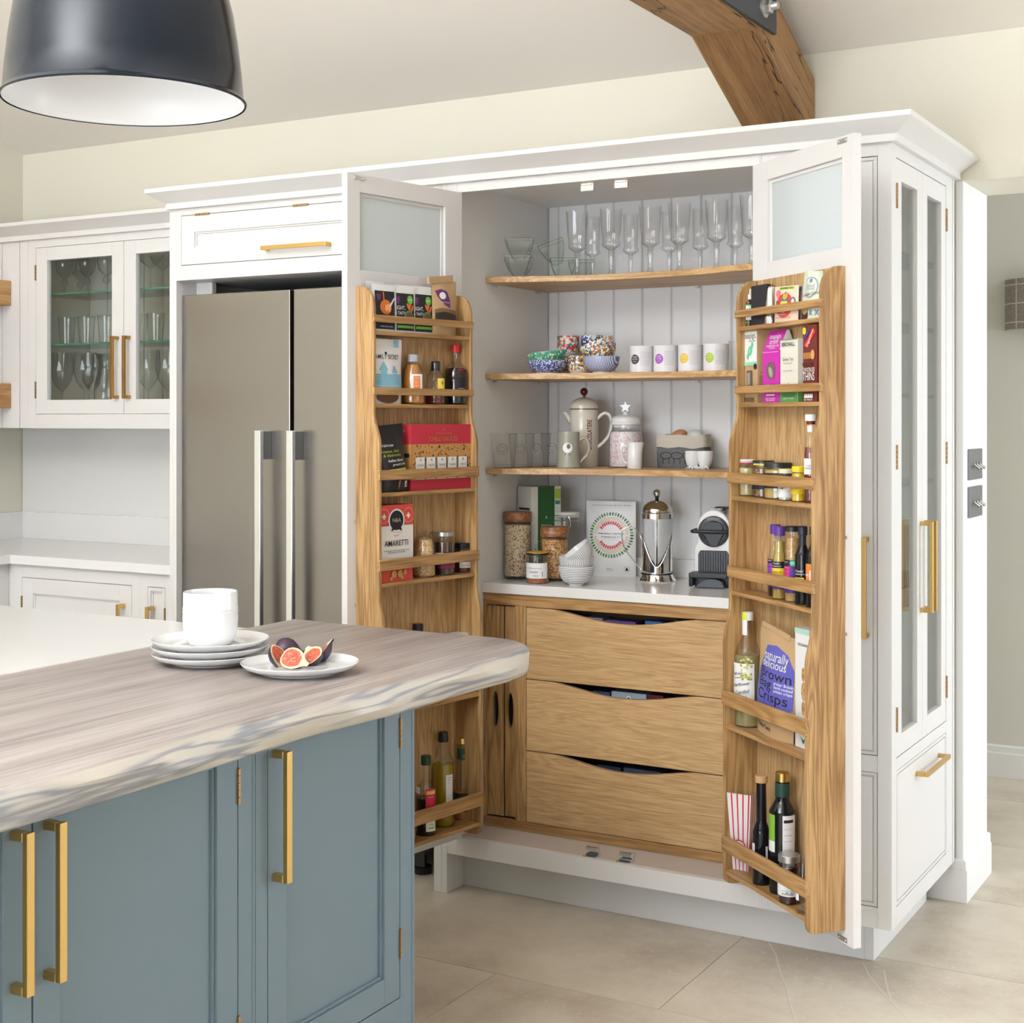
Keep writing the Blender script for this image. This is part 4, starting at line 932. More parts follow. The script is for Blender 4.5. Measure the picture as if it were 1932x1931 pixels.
# ------------------------------------------------------------------ left door rack
POUCHW = mat('white_foil', (0.80, 0.80, 0.80), 0.32); BLK = (0.016, 0.016, 0.018); ORG = (0.72, 0.17, 0.03); LIME = (0.16, 0.46, 0.05); PURP = (0.14, 0.03, 0.14)
p, w, h = rbox(RL, 0, 690, 724, 531, 0.018)
pouch('food_pouch', 'white and black food pouch half hidden at the left end of the top left rack', 'pouch', p, RL.rot, w, h, 0.014, POUCHW, [('r', 0.10, 0.92, 0.05, 0.78, BLK), ('d', 0.35, 0.68, 0.10, PURP, 0.8)], group='black food pouches')
def shield(u, v, r): return ('p', [(u-r, v+r*0.75), (u, v+r*0.95), (u+r, v+r*0.75), (u+r*0.8, v-r*0.1), (u, v-r*1.0), (u-r*0.8, v-r*0.1)], PURP)
p, w, h = rbox(RL, 0, 701, 746, 537, 0.044)
pouch('food_pouch', 'black pouch printed with a honey spoon, in front on the top left rack', 'pouch', p, RL.rot, w, h, 0.018, POUCHW, [('r', 0.10, 0.93, 0.05, 0.86, BLK), shield(0.25, 0.72, 0.09), ('p', [(0.42, 0.84), (0.46, 0.84), (0.47, 0.58), (0.43, 0.58)], ORG), ('d', 0.52, 0.52, 0.22, (0.62, 0.16, 0.03), 1.1), ('d', 0.60, 0.50, 0.12, (0.80, 0.40, 0.14)), ('p', [(0.66, 0.56), (0.70, 0.52), (0.92, 0.70), (0.90, 0.74)], (0.75, 0.75, 0.8)), ('p', [(0.56, 0.46), (0.62, 0.46), (0.60, 0.26)], ORG), ('t', 'BOBSLEIGH', 0.42, 0.36, 0.30, PAPERW, 1.6), ('t', 'ROCKY', 0.42, 0.36, 0.22, PAPERW, 1.4), ('t', 'drink mix for rockers', 0.55, 0.55, 0.11, PAPERW)], group='black food pouches')
for k, (a, b, lb) in enumerate(((744, 783, 'black pouch lettered in white with carrots and a bowl, second from the right'), (779, 817, 'black pouch with green disc and carrots, right beside the brown paper bag'))):
    p, w, h = rbox(RL, 0, a, b, 539+2*k, 0.040-0.004*k)
    pouch('food_pouch', lb, 'pouch', p, RL.rot, w, h, 0.016, POUCHW, [('r', 0.06, 0.90, 0.05, 0.83, BLK), shield(0.14, 0.68, 0.09), ('d', 0.70, 0.70, 0.15, LIME), ('t', 'NEW', 0.18, 0.70, 0.70, PAPERW), ('t', 'LIGHT,', 0.42, 0.22, 0.52, PAPERW, 1.9), ('t', '& TASTY', 0.42, 0.22, 0.41, PAPERW, 1.9), ('d', 0.60, 0.55, 0.055, ORG, 2.6, -1.0), ('d', 0.78, 0.52, 0.05, ORG, 2.6, 1.1), ('d', 0.68, 0.58, 0.06, ORG), ('d', 0.60, 0.33, 0.22, (0.10, 0.36, 0.16)), ('d', 0.60, 0.33, 0.18, (0.18, 0.07, 0.03)), ('r', 0.08, 0.84, 0.10, 0.155, LIME)], group='black food pouches')
p, w, h = rbox(RL, 0, 815, 860, 530, 0.040)
KR = mat('kraft_paper', KRAFT, 0.75, bump=0.15, bscale=25)
t = pouch('paper_bag', 'brown paper bag with a purple shield badge and clear window on the top left rack', 'bag', p, RL.rot, w, h, 0.030, KR, [('p', [(0.10, 0.80), (0.30, 0.84), (0.55, 0.80), (0.66, 0.62), (0.62, 0.50), (0.42, 0.55), (0.18, 0.70)], PURP), ('d', 0.36, 0.72, 0.10, PAPERW, 1.2), ('t', 'Hot Chocolate', 0.34, 0.46, 0.60, PAPERW), ('p', [(0.05, 0.46), (0.3, 0.50), (0.92, 0.46), (0.96, 0.28), (0.05, 0.28)], (0.20, 0.11, 0.06)), ('p', [(0.08, 0.40), (0.4, 0.43), (0.92, 0.38), (0.93, 0.29), (0.07, 0.29)], (0.028, 0.020, 0.014))], crimp=0.5)
g = G(); g.box(-w*0.62, w*0.40, -0.004, 0.003, 0, 0.020, M=Matrix.Translation((-0.004, 0, h-0.006)) @ Matrix.Rotation(rad(-7), 4, 'Y')); obj('folded_top', g, KR, t, bev=0.001)
# shelf 2
p, w, h = rbox(RL, 1, 698, 757, 640, 0.042); SKY = (0.22, 0.47, 0.60)
pouch('food_pouch', 'white and sky-blue pouch with a pagoda print on the second left rack shelf', 'pouch', p, RL.rot, w, h, 0.035, mat('white_pouch', (0.78, 0.76, 0.75), 0.35), [('r', 0.03, 0.97, 0.16, 0.46, SKY), ('t', 'FAMILY SECRET', 0.80, 0.46, 0.72, INK, 1.9), ('d', 0.42, 0.78, 0.035, INK), ('p', [(0.20, 0.52), (0.34, 0.66), (0.46, 0.52)], SKY), ('r', 0.25, 0.42, 0.46, 0.53, SKY), ('p', [(0.56, 0.48), (0.66, 0.60), (0.78, 0.48)], SKY), ('r', 0.74, 0.88, 0.88, 0.99, SKY), ('t', 'STEEL CUT OATS', 0.70, 0.45, 0.40, (0.35, 0.58, 0.70), 2.0), ('t', 'stone ground goodness', 0.70, 0.45, 0.28, PAPERW), ('d', 0.45, 0.10, 0.13, (0.13, 0.045, 0.02), 2.6)], crimp=0.6)
p, w, h = rk(RL, 756, 802, 669, 1, 0.036); r = w/2; A = CA[-1]
vessel('honey_bottle', 'squeezy honey bottle with grey cap and orange label on the left rack', 'bottle', p, RL.rot, norm([(0.86, 0), (1, 0.04), (1, 0.25), (0.95, 0.45), (0.80, 0.66), (0.55, 0.82), (0.42, 0.86), (0.42, 0.99)], r, h), GLASS, AMBER, 0.80, (mat('grey_cap', (0.42, 0.44, 0.48), 0.35), capprof(0.0155, h*0.85, h)), [(LABELW, r*0.985, A-0.20, A+0.85, h*0.27, h*0.60), (ORG, r*0.99, A+0.05, A+0.62, h*0.28, h*0.56)], [('HILLS', 0.013, r, A+0.33, h*0.52, LABELW), ('spicy', 0.012, r, A+0.33, h*0.45, LABELW), ('honey', 0.012, r, A+0.33, h*0.41, LABELW), ('sauce', 0.012, r, A+0.33, h*0.37, LABELW)])
p, w, h = rk(RL, 803, 840, 682, 1, 0.036); r = w/2
vessel('honey_jar', 'small clear squeezy jar with black lid and yellow bee label on the left rack', 'jar', p, RL.rot, norm([(0.9, 0), (1, 0.05), (0.96, 0.2), (1, 0.3), (0.97, 0.5), (0.90, 0.62), (0.70, 0.72), (0.55, 0.76), (0.55, 0.95)], r, h), GLASS, juice('dark_honey', (0.16, 0.03, 0.012)), 0.34, (BLACK, capprof(0.0128, h*0.77, h)), [(mat('label_yellow', (0.80, 0.62, 0.10), 0.5), r, A+0.2, A+1.1, h*0.30, h*0.60)], [('ROWSE', 0.016, r, A+0.62, h*0.35, INK), ('*', 0.010, r, A+0.72, h*0.46, INK)])
p, w, h = rk(RL, 838, 881, 651, 1, 0.034); r = w/2
t = vessel('syrup_bottle', 'dark maple syrup bottle with red cap and glass loop on the left rack', 'bottle', p, RL.rot, norm([(0.80, 0), (0.95, 0.03), (1, 0.20), (1, 0.45), (0.90, 0.58), (0.60, 0.68), (0.36, 0.74), (0.34, 0.92)], r, h), GLASS, DARKLIQ, 0.66, (mat('red_cap', (0.62, 0.015, 0.03), 0.35), capprof(0.0125, h*0.87, h)), [((0.01, 0.008, 0.01), r, A-0.1, A+1.0, h*0.22, h*0.58)], [('PURE CANADIAN', 0.022, r, A+0.5, h*0.27, LABELW), ('MAPLE SYRUP', 0.020, r, A+0.5, h*0.24, LABELW), ('* * * *', 0.024, r, A+0.45, h*0.52, (0.6, 0.02, 0.04)), ('* * *', 0.020, r, A+0.5, h*0.46, (0.05, 0.2, 0.12)), ('***', 0.016, r, A+0.45, h*0.56, (0.6, 0.02, 0.04))])
g = G(); a_ = A+1.5; g.tube([(sin(a_)*q, -cos(a_)*q, z) for q, z in ((0.011, h*0.86), (0.018, h*0.85), (0.021, h*0.80), (0.018, h*0.75), (0.013, h*0.73))], 0.0022, 6); obj('loop', g, GLASS, t)
# shelf 3
p, w, h = rbox(RL, 2, 713, 770, 801, 0.062)
pouch('coffee_pouch', 'black ground coffee pouch leaning on the third left rack shelf', 'pouch', p, RL.rot, w*0.92, h, 0.045, mat('black_foil', (0.014, 0.011, 0.012), 0.38), [('t', 'Waitrose', 0.42, 0.25, 0.70, PAPERW), ('t', 'intense, dark', 0.55, 0.36, 0.61, (0.42, 0.50, 0.05)), ('t', '& distinctive', 0.55, 0.40, 0.55, (0.42, 0.50, 0.05)), ('t', 'Italian blend', 0.50, 0.50, 0.47, PAPERW), ('t', 'ground coffee', 0.50, 0.62, 0.41, PAPERW), ('r', 0.24, 0.88, 0.29, 0.345, (0.55, 0.60, 0.04)), ('t', 'fairly traded', 0.40, 0.50, 0.317, INK), ('t', 'suitable for all coffee makers', 0.55, 0.56, 0.25, PAPERW), ('p', [(0.50, 0.02), (0.56, 0.10), (0.60, 0.22), (0.50, 0.14)], (0.30, 0.13, 0.03)), ('r', 0.76, 0.90, 0.06, 0.15, PAPERW), ('p', [(0.79, 0.07), (0.86, 0.14), (0.87, 0.07)], INK)], tilt=rad(-4), crimp=0.3, taper=0.12)
p, w, h = rbox(RL, 2, 776, 892, 801, 0.070); CRIM = (0.52, 0.03, 0.055); TAN = (0.52, 0.27, 0.085); GOLD = (0.45, 0.20, 0.05)
sp = [('r', 0, 1, 0.16, 0.70, TAN)]
random.seed(3)
for i in range(190):
    u = 0.02+0.96*random.random(); v = 0.17+0.50*random.random(); a = 0.006+0.014*random.random()
    sp.append(random.choice([('r', u-a/2, u+a/2, v, v+a*1.8, INK), ('d', u, v, a*0.6, INK, 0.7), ('r', u-a, u+a, v, v+0.009, INK)]))
for i in range(5):
    u = 0.14+0.17*i; sp += [('r', u-0.075, u+0.075, 0.17, 0.50, LABELW), ('r', u+0.065, u+0.077, 0.17, 0.50, INK), ('t', 'SAUCE', 0.09, u, 0.38, INK, 1.4), ('t', 'A', 0.03, u, 0.46, INK)]
sp += [('t', 'CHILLI SAUCES', 0.46, 0.50, 0.775, GOLD, 1.5), ('t', 'ARTISAN KITCHEN', 0.26, 0.50, 0.86, GOLD), ('t', 'A', 0.035, 0.50, 0.925, GOLD)]
carton('sauce_box', 'wide crimson gift box of chilli sauces on the third left rack shelf', 'box', p, RL.rot, w, h, 0.058, mat('crimson_card', CRIM, 0.5), sp, -1, [('r', 0, 1, 0.16, 0.70, TAN), ('t', 'A', 0.2, 0.5, 0.90, GOLD), ('r', 0.1, 0.5, 0.3, 0.4, INK), ('r', 0.4, 0.9, 0.5, 0.56, INK), ('d', 0.6, 0.3, 0.12, INK)])
# shelf 4
p, w, h = rbox(RL, 3, 714, 779, 953, 0.072); COR = (0.64, 0.075, 0.06); CRE = (0.78, 0.75, 0.71)
sp = [('r', 0, 1, 0.28, 0.73, CRE), ('r', 0, 1, 0.20, 0.28, COR)]
for u in (0.15, 0.85): sp += [('d', u, 0.86, 0.16, (0.74, 0.20, 0.15)), ('d', u, 0.86, 0.135, COR), ('r', u-0.06, u+0.06, 0.845, 0.865, CRE), ('r', u-0.022, u+0.022, 0.82, 0.89, CRE)]
sp += [('d', 0.5, 0.80, 0.235, CRE), ('d', 0.5, 0.80, 0.20, INK), ('t', 'N&A', 0.24, 0.5, 0.80, (0.5, 0.42, 0.28), 1.4), ('p', [(0.34, 0.66), (0.38, 0.72), (0.62, 0.72), (0.66, 0.66), (0.5, 0.69)], INK), ('t', 'SOFT', 0.16, 0.5, 0.60, COR, 1.2), ('t', 'AMARETTI', 0.68, 0.5, 0.50, INK, 1.7), ('t', 'crumbly almond biscuits baked in Italy', 0.72, 0.5, 0.41, INK), ('t', 'with apricot kernels', 0.5, 0.5, 0.385, INK)]
for u, v, r_ in ((0.75, 0.245, 0.06), (0.42, 0.10, 0.075), (0.60, 0.10, 0.075), (0.34, 0.045, 0.04), (0.74, 0.115, 0.05), (0.66, 0.05, 0.04)): sp.append(('d', u, v, r_, (0.52, 0.30, 0.10), 1.0))
carton('biscuit_box', 'coral and white amaretti biscuit box on the fourth left rack shelf', 'box', p, RL.rot, w, h, 0.05, mat('coral_card', COR, 0.5), sp, -1, [('r', 0, 1, 0.28, 0.73, CRE)])
OATS = speckle('oats', [(0.62, 0.42, 0.20), (0.70, 0.52, 0.29), (0.50, 0.31, 0.13), (0.36, 0.19, 0.07)], 330, 0.6)
p, w, h = rk(RL, 781, 820, 1003, 3, 0.045)
t = thing('oat_bag', 'clear cellophane bag of oat clusters between the biscuit box and the jam', 'bag', p, RL.rot)
g = G(); g.lathe([(0.024, 0), (0.031, 0.006), (0.031, 0.05), (0.028, 0.09), (0.021, 0.108), (0.0, 0.116)], 20, rf=lambda a, i: 1+0.05*sin(3*a+i)); obj('oat_clusters', g, OATS, t)
g = G(); g.lathe([(0.025, 0), (0.032, 0.006), (0.032, 0.05), (0.030, 0.09), (0.028, 0.11), (0.016, h*0.9), (0.024, h)], 20, rf=lambda a, i: 1+0.08*sin(4*a+1.7*i)); g.f = [f for f in g.f if len(f) == 4]; g.mi = [0]*len(g.f); g.sm = [True]*len(g.f); obj('cellophane', g, thin_glass('cellophane', (0.97, 0.97, 0.96), 1.6, 0.05), t)
p, w, h = rk(RL, 816, 858, 1003, 3, 0.045); r = w/2
vessel('jam_jar', 'larger jam jar with silver lid and plum label on the left rack', 'jar', p, RL.rot, norm(JAR, r, h*0.95), GLASS, juice('fig_jam', (0.06, 0.025, 0.015)), 0.80, (mat('silver_lid', (0.55, 0.55, 0.56), 0.3, 0.9), capprof(r*0.9, h*0.90, h)), [((0.20, 0.02, 0.08), r, A-0.5, A+1.1, h*0.16, h*0.52), (LABELW, r, A-0.9, A+0.0, h*0.38, h*0.52), (LABELW, r, A+0.62, A+1.0, h*0.36, h*0.50)])
p, w, h = rk(RL, 856, 890, 1024, 3, 0.042); r = w/2
vessel('jam_jar', 'smaller red jam jar with black lid beside the silver-lidded one', 'jar', p, RL.rot, norm(JAR, r, h*0.95), GLASS, juice('red_jam', (0.16, 0.012, 0.014)), 0.80, (BLACK, capprof(r*0.92, h*0.82, h)), [(LABELW, r, A-0.4, A+1.2, h*0.16, h*0.42), ((0.55, 0.03, 0.03), r, A-0.4, A+1.2, h*0.36, h*0.46)], [('fruity chilli jam', 0.03, r, A+0.4, h*0.25, INK)])
# shelf 5 : only a cap shows above the island
p, w, h = rk(RL, 772, 804, 1177, 4, 0.05); r = w/2
vessel('sauce_bottle', 'bottle whose black cap just shows above the timber worktop', 'bottle', p, RL.rot, norm([(0.9, 0), (1, 0.02), (1, 0.66), (0.62, 0.80), (0.5, 0.86), (0.5, 0.99)], r, h), GLASS, DARKLIQ, 0.7, (BLACK, capprof(r*0.64, h*0.86, h)), [(LABELW, r, -1.2, 0.6, h*0.2, h*0.55)])
p, w, h = rbox(RL, 4, 846, 905, 1194, 0.060)
carton('box', 'white carton peeking out under the far corner of the timber worktop', 'box', p, RL.rot, w, h*0.985, 0.045, mat('plain_white_card', (0.74, 0.72, 0.72), 0.5), [('r', 0.1, 0.9, 0.2, 0.5, (0.5, 0.48, 0.50))])
# shelf 6
p, w, h = rk(RL, 784, 823, 1426, 5, 0.060); r = w/2
vessel('vinegar_bottle', 'square dark vinegar bottle with green cap and red label on the lowest left shelf', 'bottle', p, RL.rot+A, norm([(0.95, 0), (1, 0.02), (1, 0.52), (0.92, 0.58), (0.5, 0.66), (0.36, 0.70), (0.34, 0.90)], r, h), GLASS, DARKLIQ, 0.52, (mat('dark_green_cap', (0.012, 0.05, 0.025), 0.4), capprof(r*0.5, h*0.885, h)), [((0.60, 0.02, 0.06), r, -0.05, 1.05, h*0.30, h*0.60), ((0.75, 0.45, 0.12), r*1.004, 0.05, 1.0, h*0.53, h*0.575), (LABELW, r, 0.0, 1.05, h*0.06, h*0.20), (LABELW, r, -1.3, -0.6, h*0.54, h*0.62), ((0.3, 0.5, 0.05), r*1.004, 0.25, 0.85, h*0.09, h*0.115)], [('balsamic', 0.016, r, 0.5, h*0.50, LABELW), ('cooking', 0.016, r, 0.5, h*0.15, INK)])
p, w, h = rk(RL, 815, 857, 1381, 5, 0.036); r = w/2
vessel('oil_bottle', 'tall clear bottle of golden olive oil with black cap on the lowest left shelf', 'bottle', p, RL.rot+A, norm([(0.92, 0), (1, 0.02), (1, 0.62), (0.96, 0.68), (0.62, 0.78), (0.42, 0.84), (0.40, 0.93)], r, h), GLASS, OIL, 0.71, (BLACK, [(r*0.48, h*0.895), (r*0.46, h*0.96), (r*0.42, h*0.985), (r*0.36, h), (0.001, h)]), [(LABELW, r, 0.22, 0.95, h*0.14, h*0.56)], [('essential', 0.017, r, 0.58, h*0.53, INK), ('Waitrose', 0.017, r, 0.58, h*0.505, INK), ('olive oil', 0.014, r, 0.58, h*0.475, (0.3, 0.25, 0.12))])
p, w, h = rk(RL, 855, 887, 1392, 5, 0.032); r = w/2; DG = (0.012, 0.055, 0.03)
vessel('vinegar_bottle', 'flask-shaped vinegar bottle with gold cap and green labels on the lowest left shelf', 'bottle', p, RL.rot+A, norm([(0.92, 0), (1, 0.03), (1, 0.34), (0.86, 0.45), (0.62, 0.58), (0.52, 0.70), (0.50, 0.94)], r, h), GLASS, juice('cider', (0.42, 0.15, 0.04)), 0.36, (mat('gold_cap', (0.70, 0.50, 0.16), 0.28, 1.0), capprof(r*0.56, h*0.93, h)), [(DG, r*0.54, -1.4, 1.4, h*0.74, h*0.875), (DG, r, -1.4, 1.4, h*0.10, h*0.33)], [('CIDER', 0.010, r*0.54, 0.55, h*0.79, LABELW), ('VINEGAR', 0.014, r*0.54, 0.5, h*0.765, LABELW), ('organic', 0.02, r, 0.45, h*0.16, LABELW)])
p, w, h = rk(RL, 752, 786, 1560, 5, 0.07); r = w/2
vessel('oil_jar', 'edge of a small oil jar behind the island corner on the lowest left shelf', 'jar', p, RL.rot, norm(JAR, r, 0.09), GLASS, OIL, 0.8, (NICKEL, capprof(r*0.9, 0.08, 0.095)))

# ------------------------------------------------------------------ right door rack
A = CA[1]
p, w, h = rk(RR, 1404, 1424, 545, 0, 0.030); r = w/2
vessel('drops_bottle', 'small brown bottle with white cap at the hinge end of the top right rack', 'bottle', p, RR.rot, norm([(0.95, 0), (1, 0.02), (1, 0.60), (0.8, 0.66), (0.55, 0.70), (0.55, 0.74)], r, h), mat('brown_glass', (0.07, 0.022, 0.01), 0.1), None, 0, (LABELW, [(r*0.6, h*0.72), (r*0.6, h*0.84), (r*0.42, h*0.86), (r*0.40, h*0.99), (0.001, h)]), [(LABELW, r, A-1.4, A+1.3, h*0.18, h*0.58), ((0.05, 0.45, 0.12), r*1.002, A-1.4, A+1.3, h*0.55, h*0.58), ((0.05, 0.40, 0.12), r*1.002, A-1.4, A+0.2, h*0.10, h*0.13)])
p, w, h = rbox(RR, 0, 1417, 1446, 538, 0.050)
carton('slate_card', 'plain black card sleeve standing between the drops and the steel flask', 'box', p, RR.rot, w, h, 0.012, mat('black_card', (0.022, 0.020, 0.026), 0.6))
p, w, h = rk(RR, 1442, 1470, 537, 0, 0.034); r = w/2
vessel('steel_shaker', 'tapered stainless shaker with copper-brown top on the top right rack', 'shaker', p, RR.rot, norm([(1, 0), (1, 0.1), (0.75, 0.80), (0.68, 0.90), (0.58, 0.94)], r, h), mat('polished_steel', (0.66, 0.63, 0.60), 0.2, 1.0), None, 0, (mat('copper_brown', (0.18, 0.075, 0.03), 0.35, 0.6), [(r*0.6, h*0.92), (r*0.5, h*0.96), (r*0.22, h*0.965), (r*0.2, h), (0.001, h)]))
p, w, h = rbox(RR, 0, 1461, 1506, 540, 0.050); PEACH = (0.78, 0.60, 0.46); TEAL = (0.03, 0.20, 0.32)
pouch('tea_pouch', 'peach tea pouch printed with a colourful teapot on the top right rack', 'pouch', p, RR.rot, w, h, 0.02, mat('peach_paper', PEACH, 0.6), [('r', 0.22, 0.82, 0.905, 0.97, (0.30, 0.55, 0.03)), ('t', 'PEPPERMINT TEA', 0.5, 0.52, 0.938, INK), ('d', 0.20, 0.80, 0.08, (0.75, 0.15, 0.30), 1.3), ('d', 0.26, 0.72, 0.05, (0.75, 0.25, 0.08), 1.4), ('d', 0.52, 0.46, 0.27, (0.60, 0.05, 0.04), 1.25), ('d', 0.52, 0.44, 0.15, (0.75, 0.55, 0.06), 1.1), ('p', [(0.36, 0.58), (0.42, 0.68), (0.66, 0.68), (0.72, 0.58)], TEAL), ('d', 0.54, 0.72, 0.08, (0.75, 0.35, 0.04), 1.2), ('d', 0.54, 0.80, 0.03, TEAL), ('d', 0.86, 0.54, 0.11, TEAL, 0.7), ('d', 0.86, 0.54, 0.075, PEACH, 0.7), ('p', [(0.18, 0.60), (0.22, 0.60), (0.30, 0.36), (0.22, 0.38)], TEAL), ('t', 'Hope & Caring Coffee', 0.62, 0.5, 0.13, (0.70, 0.15, 0.04), 1.3), ('r', 0.3, 0.66, 0.19, 0.22, (0.3, 0.3, 0.4))], tilt=rad(2))
p, w, h = rbox(RR, 0, 1496, 1516, 540, 0.034)
pouch('tea_pouch', 'dusky pink tea pouch squeezed between the teapot pouch and the pale green bag', 'pouch', p, RR.rot, w, h, 0.016, mat('dusky_paper', (0.42, 0.25, 0.25), 0.6), [('d', 0.5, 0.5, 0.3, (0.02, 0.05, 0.08)), ('r', 0.1, 0.9, 0.86, 0.97, (0.03, 0.15, 0.18))])
p, w, h = rbox(RR, 0, 1513, 1551, 512, 0.048); PG = (0.64, 0.69, 0.54)
pouch('sweet_bag', 'pale green paper bag with blue handwriting at the free end of the top right rack', 'bag', p, RR.rot, w, h, 0.024, mat('pale_green_paper', PG, 0.6, bump=0.3, bscale=30), [('d', 0.50, 0.66, 0.28, (0.22, 0.30, 0.46), 1.15), ('d', 0.50, 0.66, 0.25, PG, 1.15), ('t', 'Salted', 0.36, 0.5, 0.69, (0.16, 0.22, 0.40), 1.3), ('t', 'Caramel', 0.40, 0.5, 0.63, (0.16, 0.22, 0.40), 1.3), ('d', 0.52, 0.80, 0.06, (0.16, 0.22, 0.42)), ('t', 'Chocolate Giants', 0.80, 0.5, 0.52, (0.12, 0.14, 0.2), 1.6, 0.12), ('d', 0.30, 0.09, 0.16, (0.05, 0.02, 0.015), 1.3, 0.5), ('d', 0.36, 0.19, 0.12, (0.42, 0.28, 0.12), 1.3, 0.4), ('t', 'x x', 0.4, 0.75, 0.16, (0.16, 0.22, 0.42), 1.6)], crimp=0.8, tilt=rad(4))
p, w, h = rbox(RR, 0, 1551, 1568, 508, 0.016)
pouch('sweet_bag', 'olive and gold bag glimpsed behind the rounded rack side, top right', 'bag', p, RR.rot, w, h*0.96, 0.012, speckle('gold_leafy', [(0.40, 0.30, 0.10), (0.62, 0.52, 0.28), (0.20, 0.17, 0.06)], 120, 0.5))
# shelf 2
MINT = (0.10, 0.52, 0.30)
p, w, h = rbox(RR, 1, 1403, 1429, 624, 0.046)
carton('tea_box', 'kraft tea box with white and mint front at the hinge end of the right rack', 'box', p, RR.rot, w, h, 0.05, KR, [('r', 0.02, 0.98, 0.52, 0.985, LABELW), ('t', 'teapigs.', 0.86, 0.5, 0.925, INK, 1.45), ('t', 'silky feel', 0.42, 0.65, 0.855, INK), ('d', 0.50, 0.72, 0.20, MINT, 0.75, -0.7), ('d', 0.66, 0.80, 0.10, MINT, 0.8), ('d', 0.34, 0.64, 0.10, MINT, 0.8), ('d', 0.50, 0.72, 0.11, (0.3, 0.66, 0.48), 0.5, -0.7), ('r', 0.02, 0.98, 0.52, 0.565, (0.25, 0.62, 0.43)), ('d', 0.88, 0.50, 0.11, INK), ('r', 0.28, 0.66, 0.23, 0.45, (0.12, 0.10, 0.08)), ('r', 0.34, 0.52, 0.25, 0.42, (0.32, 0.28, 0.22)), ('t', 'teapigs.', 0.78, 0.5, 0.055, INK, 1.6)], 1, [('r', 0.1, 0.8, 0.2, 0.38, (0.33, 0.22, 0.11)), ('t', 'sip tea feel good', 0.7, 0.5, 0.42, INK)])
p, w, h = rbox(RR, 1, 1439, 1470, 623, 0.050)
t = thing('tea_carton', 'magenta gable-topped tea carton with a round window on the right rack', 'box', p, RR.rot)
g = G(); hs = h*0.72; g.box(-w/2, w/2, 0, 0.052, 0, hs); g.prism([(0, hs), (0.052, hs), (0.030, h), (0.022, h)], 'x', -w/2, w/2); obj('carton', g, [mat('magenta_card', MAGENTA, 0.45)], t, bev=0.0008)
g = G(); g.prism([(0.001, hs), (0.051, hs), (0.0295, h-0.001), (0.0225, h-0.001)], 'x', w/2, w/2+0.0006); obj('gable_end', g, PAPERW, t)
decorate(t, w, h, [('d', 0.50, 0.44, 0.28, (0.16, 0.11, 0.10)), ('d', 0.50, 0.42, 0.18, (0.40, 0.34, 0.28), 0.6, 0.5), ('d', 0.22, 0.20, 0.09, PAPERW, 0.5), ('d', 0.36, 0.22, 0.09, PAPERW, 0.5), ('r', 0.25, 0.75, 0.095, 0.115, PAPERW), ('t', 'calms and soothes', 0.6, 0.5, 0.06, PAPERW), ('t', 'the tummy', 0.5, 0.5, 0.035, PAPERW), ('r', 0.02, 0.98, 0.693, 0.697, PAPERW)])
decorate(t, w, h, [('t', 'teapigs.', 0.72, 0.52, 0.915, PAPERW, 1.4), ('t', 'trim', 0.50, 0.52, 0.84, PAPERW, 1.15), ('t', 'metabolism tea', 0.74, 0.52, 0.785, PAPERW, 1.3), ('t', '15 temples', 0.36, 0.52, 0.752, PAPERW)], surf=lambda u, v: max(0, v-0.72)*h*(0.022/(h-hs)), name='printed_gable')
p, w, h = rbox(RR, 1, 1472, 1505, 640, 0.052); IV = (0.72, 0.69, 0.60); BG = (0.10, 0.30, 0.08)
carton('tea_box', 'ivory and green tea box in front of the magenta carton', 'box', p, RR.rot, w, h, 0.045, mat('ivory_card', IV, 0.5), [('r', 0, 1, 0, 0.20, BG), ('p', [(0, 0.20), (0.12, 0.30), (0.3, 0.24), (0.5, 0.31), (0.66, 0.24), (0.85, 0.29), (1, 0.2)], (0.36, 0.52, 0.12)), ('d', 0.5, 0.15, 0.2, (0.06, 0.20, 0.04), 2.0), ('t', 'BIRCHALL', 0.72, 0.48, 0.915, INK, 1.6), ('t', 'Green Tea', 0.60, 0.46, 0.68, (0.22, 0.22, 0.18), 1.6), ('t', 'Fairtrade Sencha', 0.5, 0.46, 0.62, (0.3, 0.3, 0.25)), ('t', '15 prism tea bags', 0.5, 0.46, 0.50, (0.3, 0.3, 0.25)), ('t', 'GREEN TEA BAGS', 0.6, 0.5, 0.06, PAPERW), ('r', 0, 1, 0.985, 1, BG)], 1, [('r', 0, 1, 0, 0.20, BG), ('r', 0.3, 0.8, 0.3, 0.5, (0.5, 0.52, 0.42)), ('p', [(0, 0.20), (0.5, 0.28), (1, 0.2)], (0.36, 0.52, 0.12))])
p, w, h = rbox(RR, 1, 1515, 1541, 613, 0.056); MAR = (0.16, 0.028, 0.022); BISC = (0.48, 0.20, 0.06)
sp = [('d', 0.12, 0.925, 0.14, (0.80, 0.66, 0.04), 0.9), ('t', 'NEW', 0.16, 0.12, 0.925, INK), ('p', [(0.10, 0.74), (0.26, 0.71), (0.92, 0.90), (0.80, 0.96)], (0.72, 0.03, 0.03)), ('t', 'Digestives', 0.78, 0.53, 0.83, PAPERW, 1.5, 1.0), ('p', [(0.14, 0.84), (0.20, 0.81), (0.50, 0.92), (0.44, 0.945)], (0.03, 0.06, 0.35))]
for k in range(8): sp.append(('d', 0.12+0.085*k, 0.60, 0.13, (BISC if k % 2 else (0.32, 0.12, 0.035)), 0.55))
sp += [('d', 0.78, 0.61, 0.19, (0.62, 0.30, 0.10), 0.75), ('r', 0.05, 0.75, 0.47, 0.51, (0.09, 0.02, 0.015)), ('t', 'CHOCFILLED', 0.86, 0.5, 0.415, PAPERW, 2.2), ('t', 'THINS', 0.84, 0.5, 0.325, PAPERW, 2.3)]
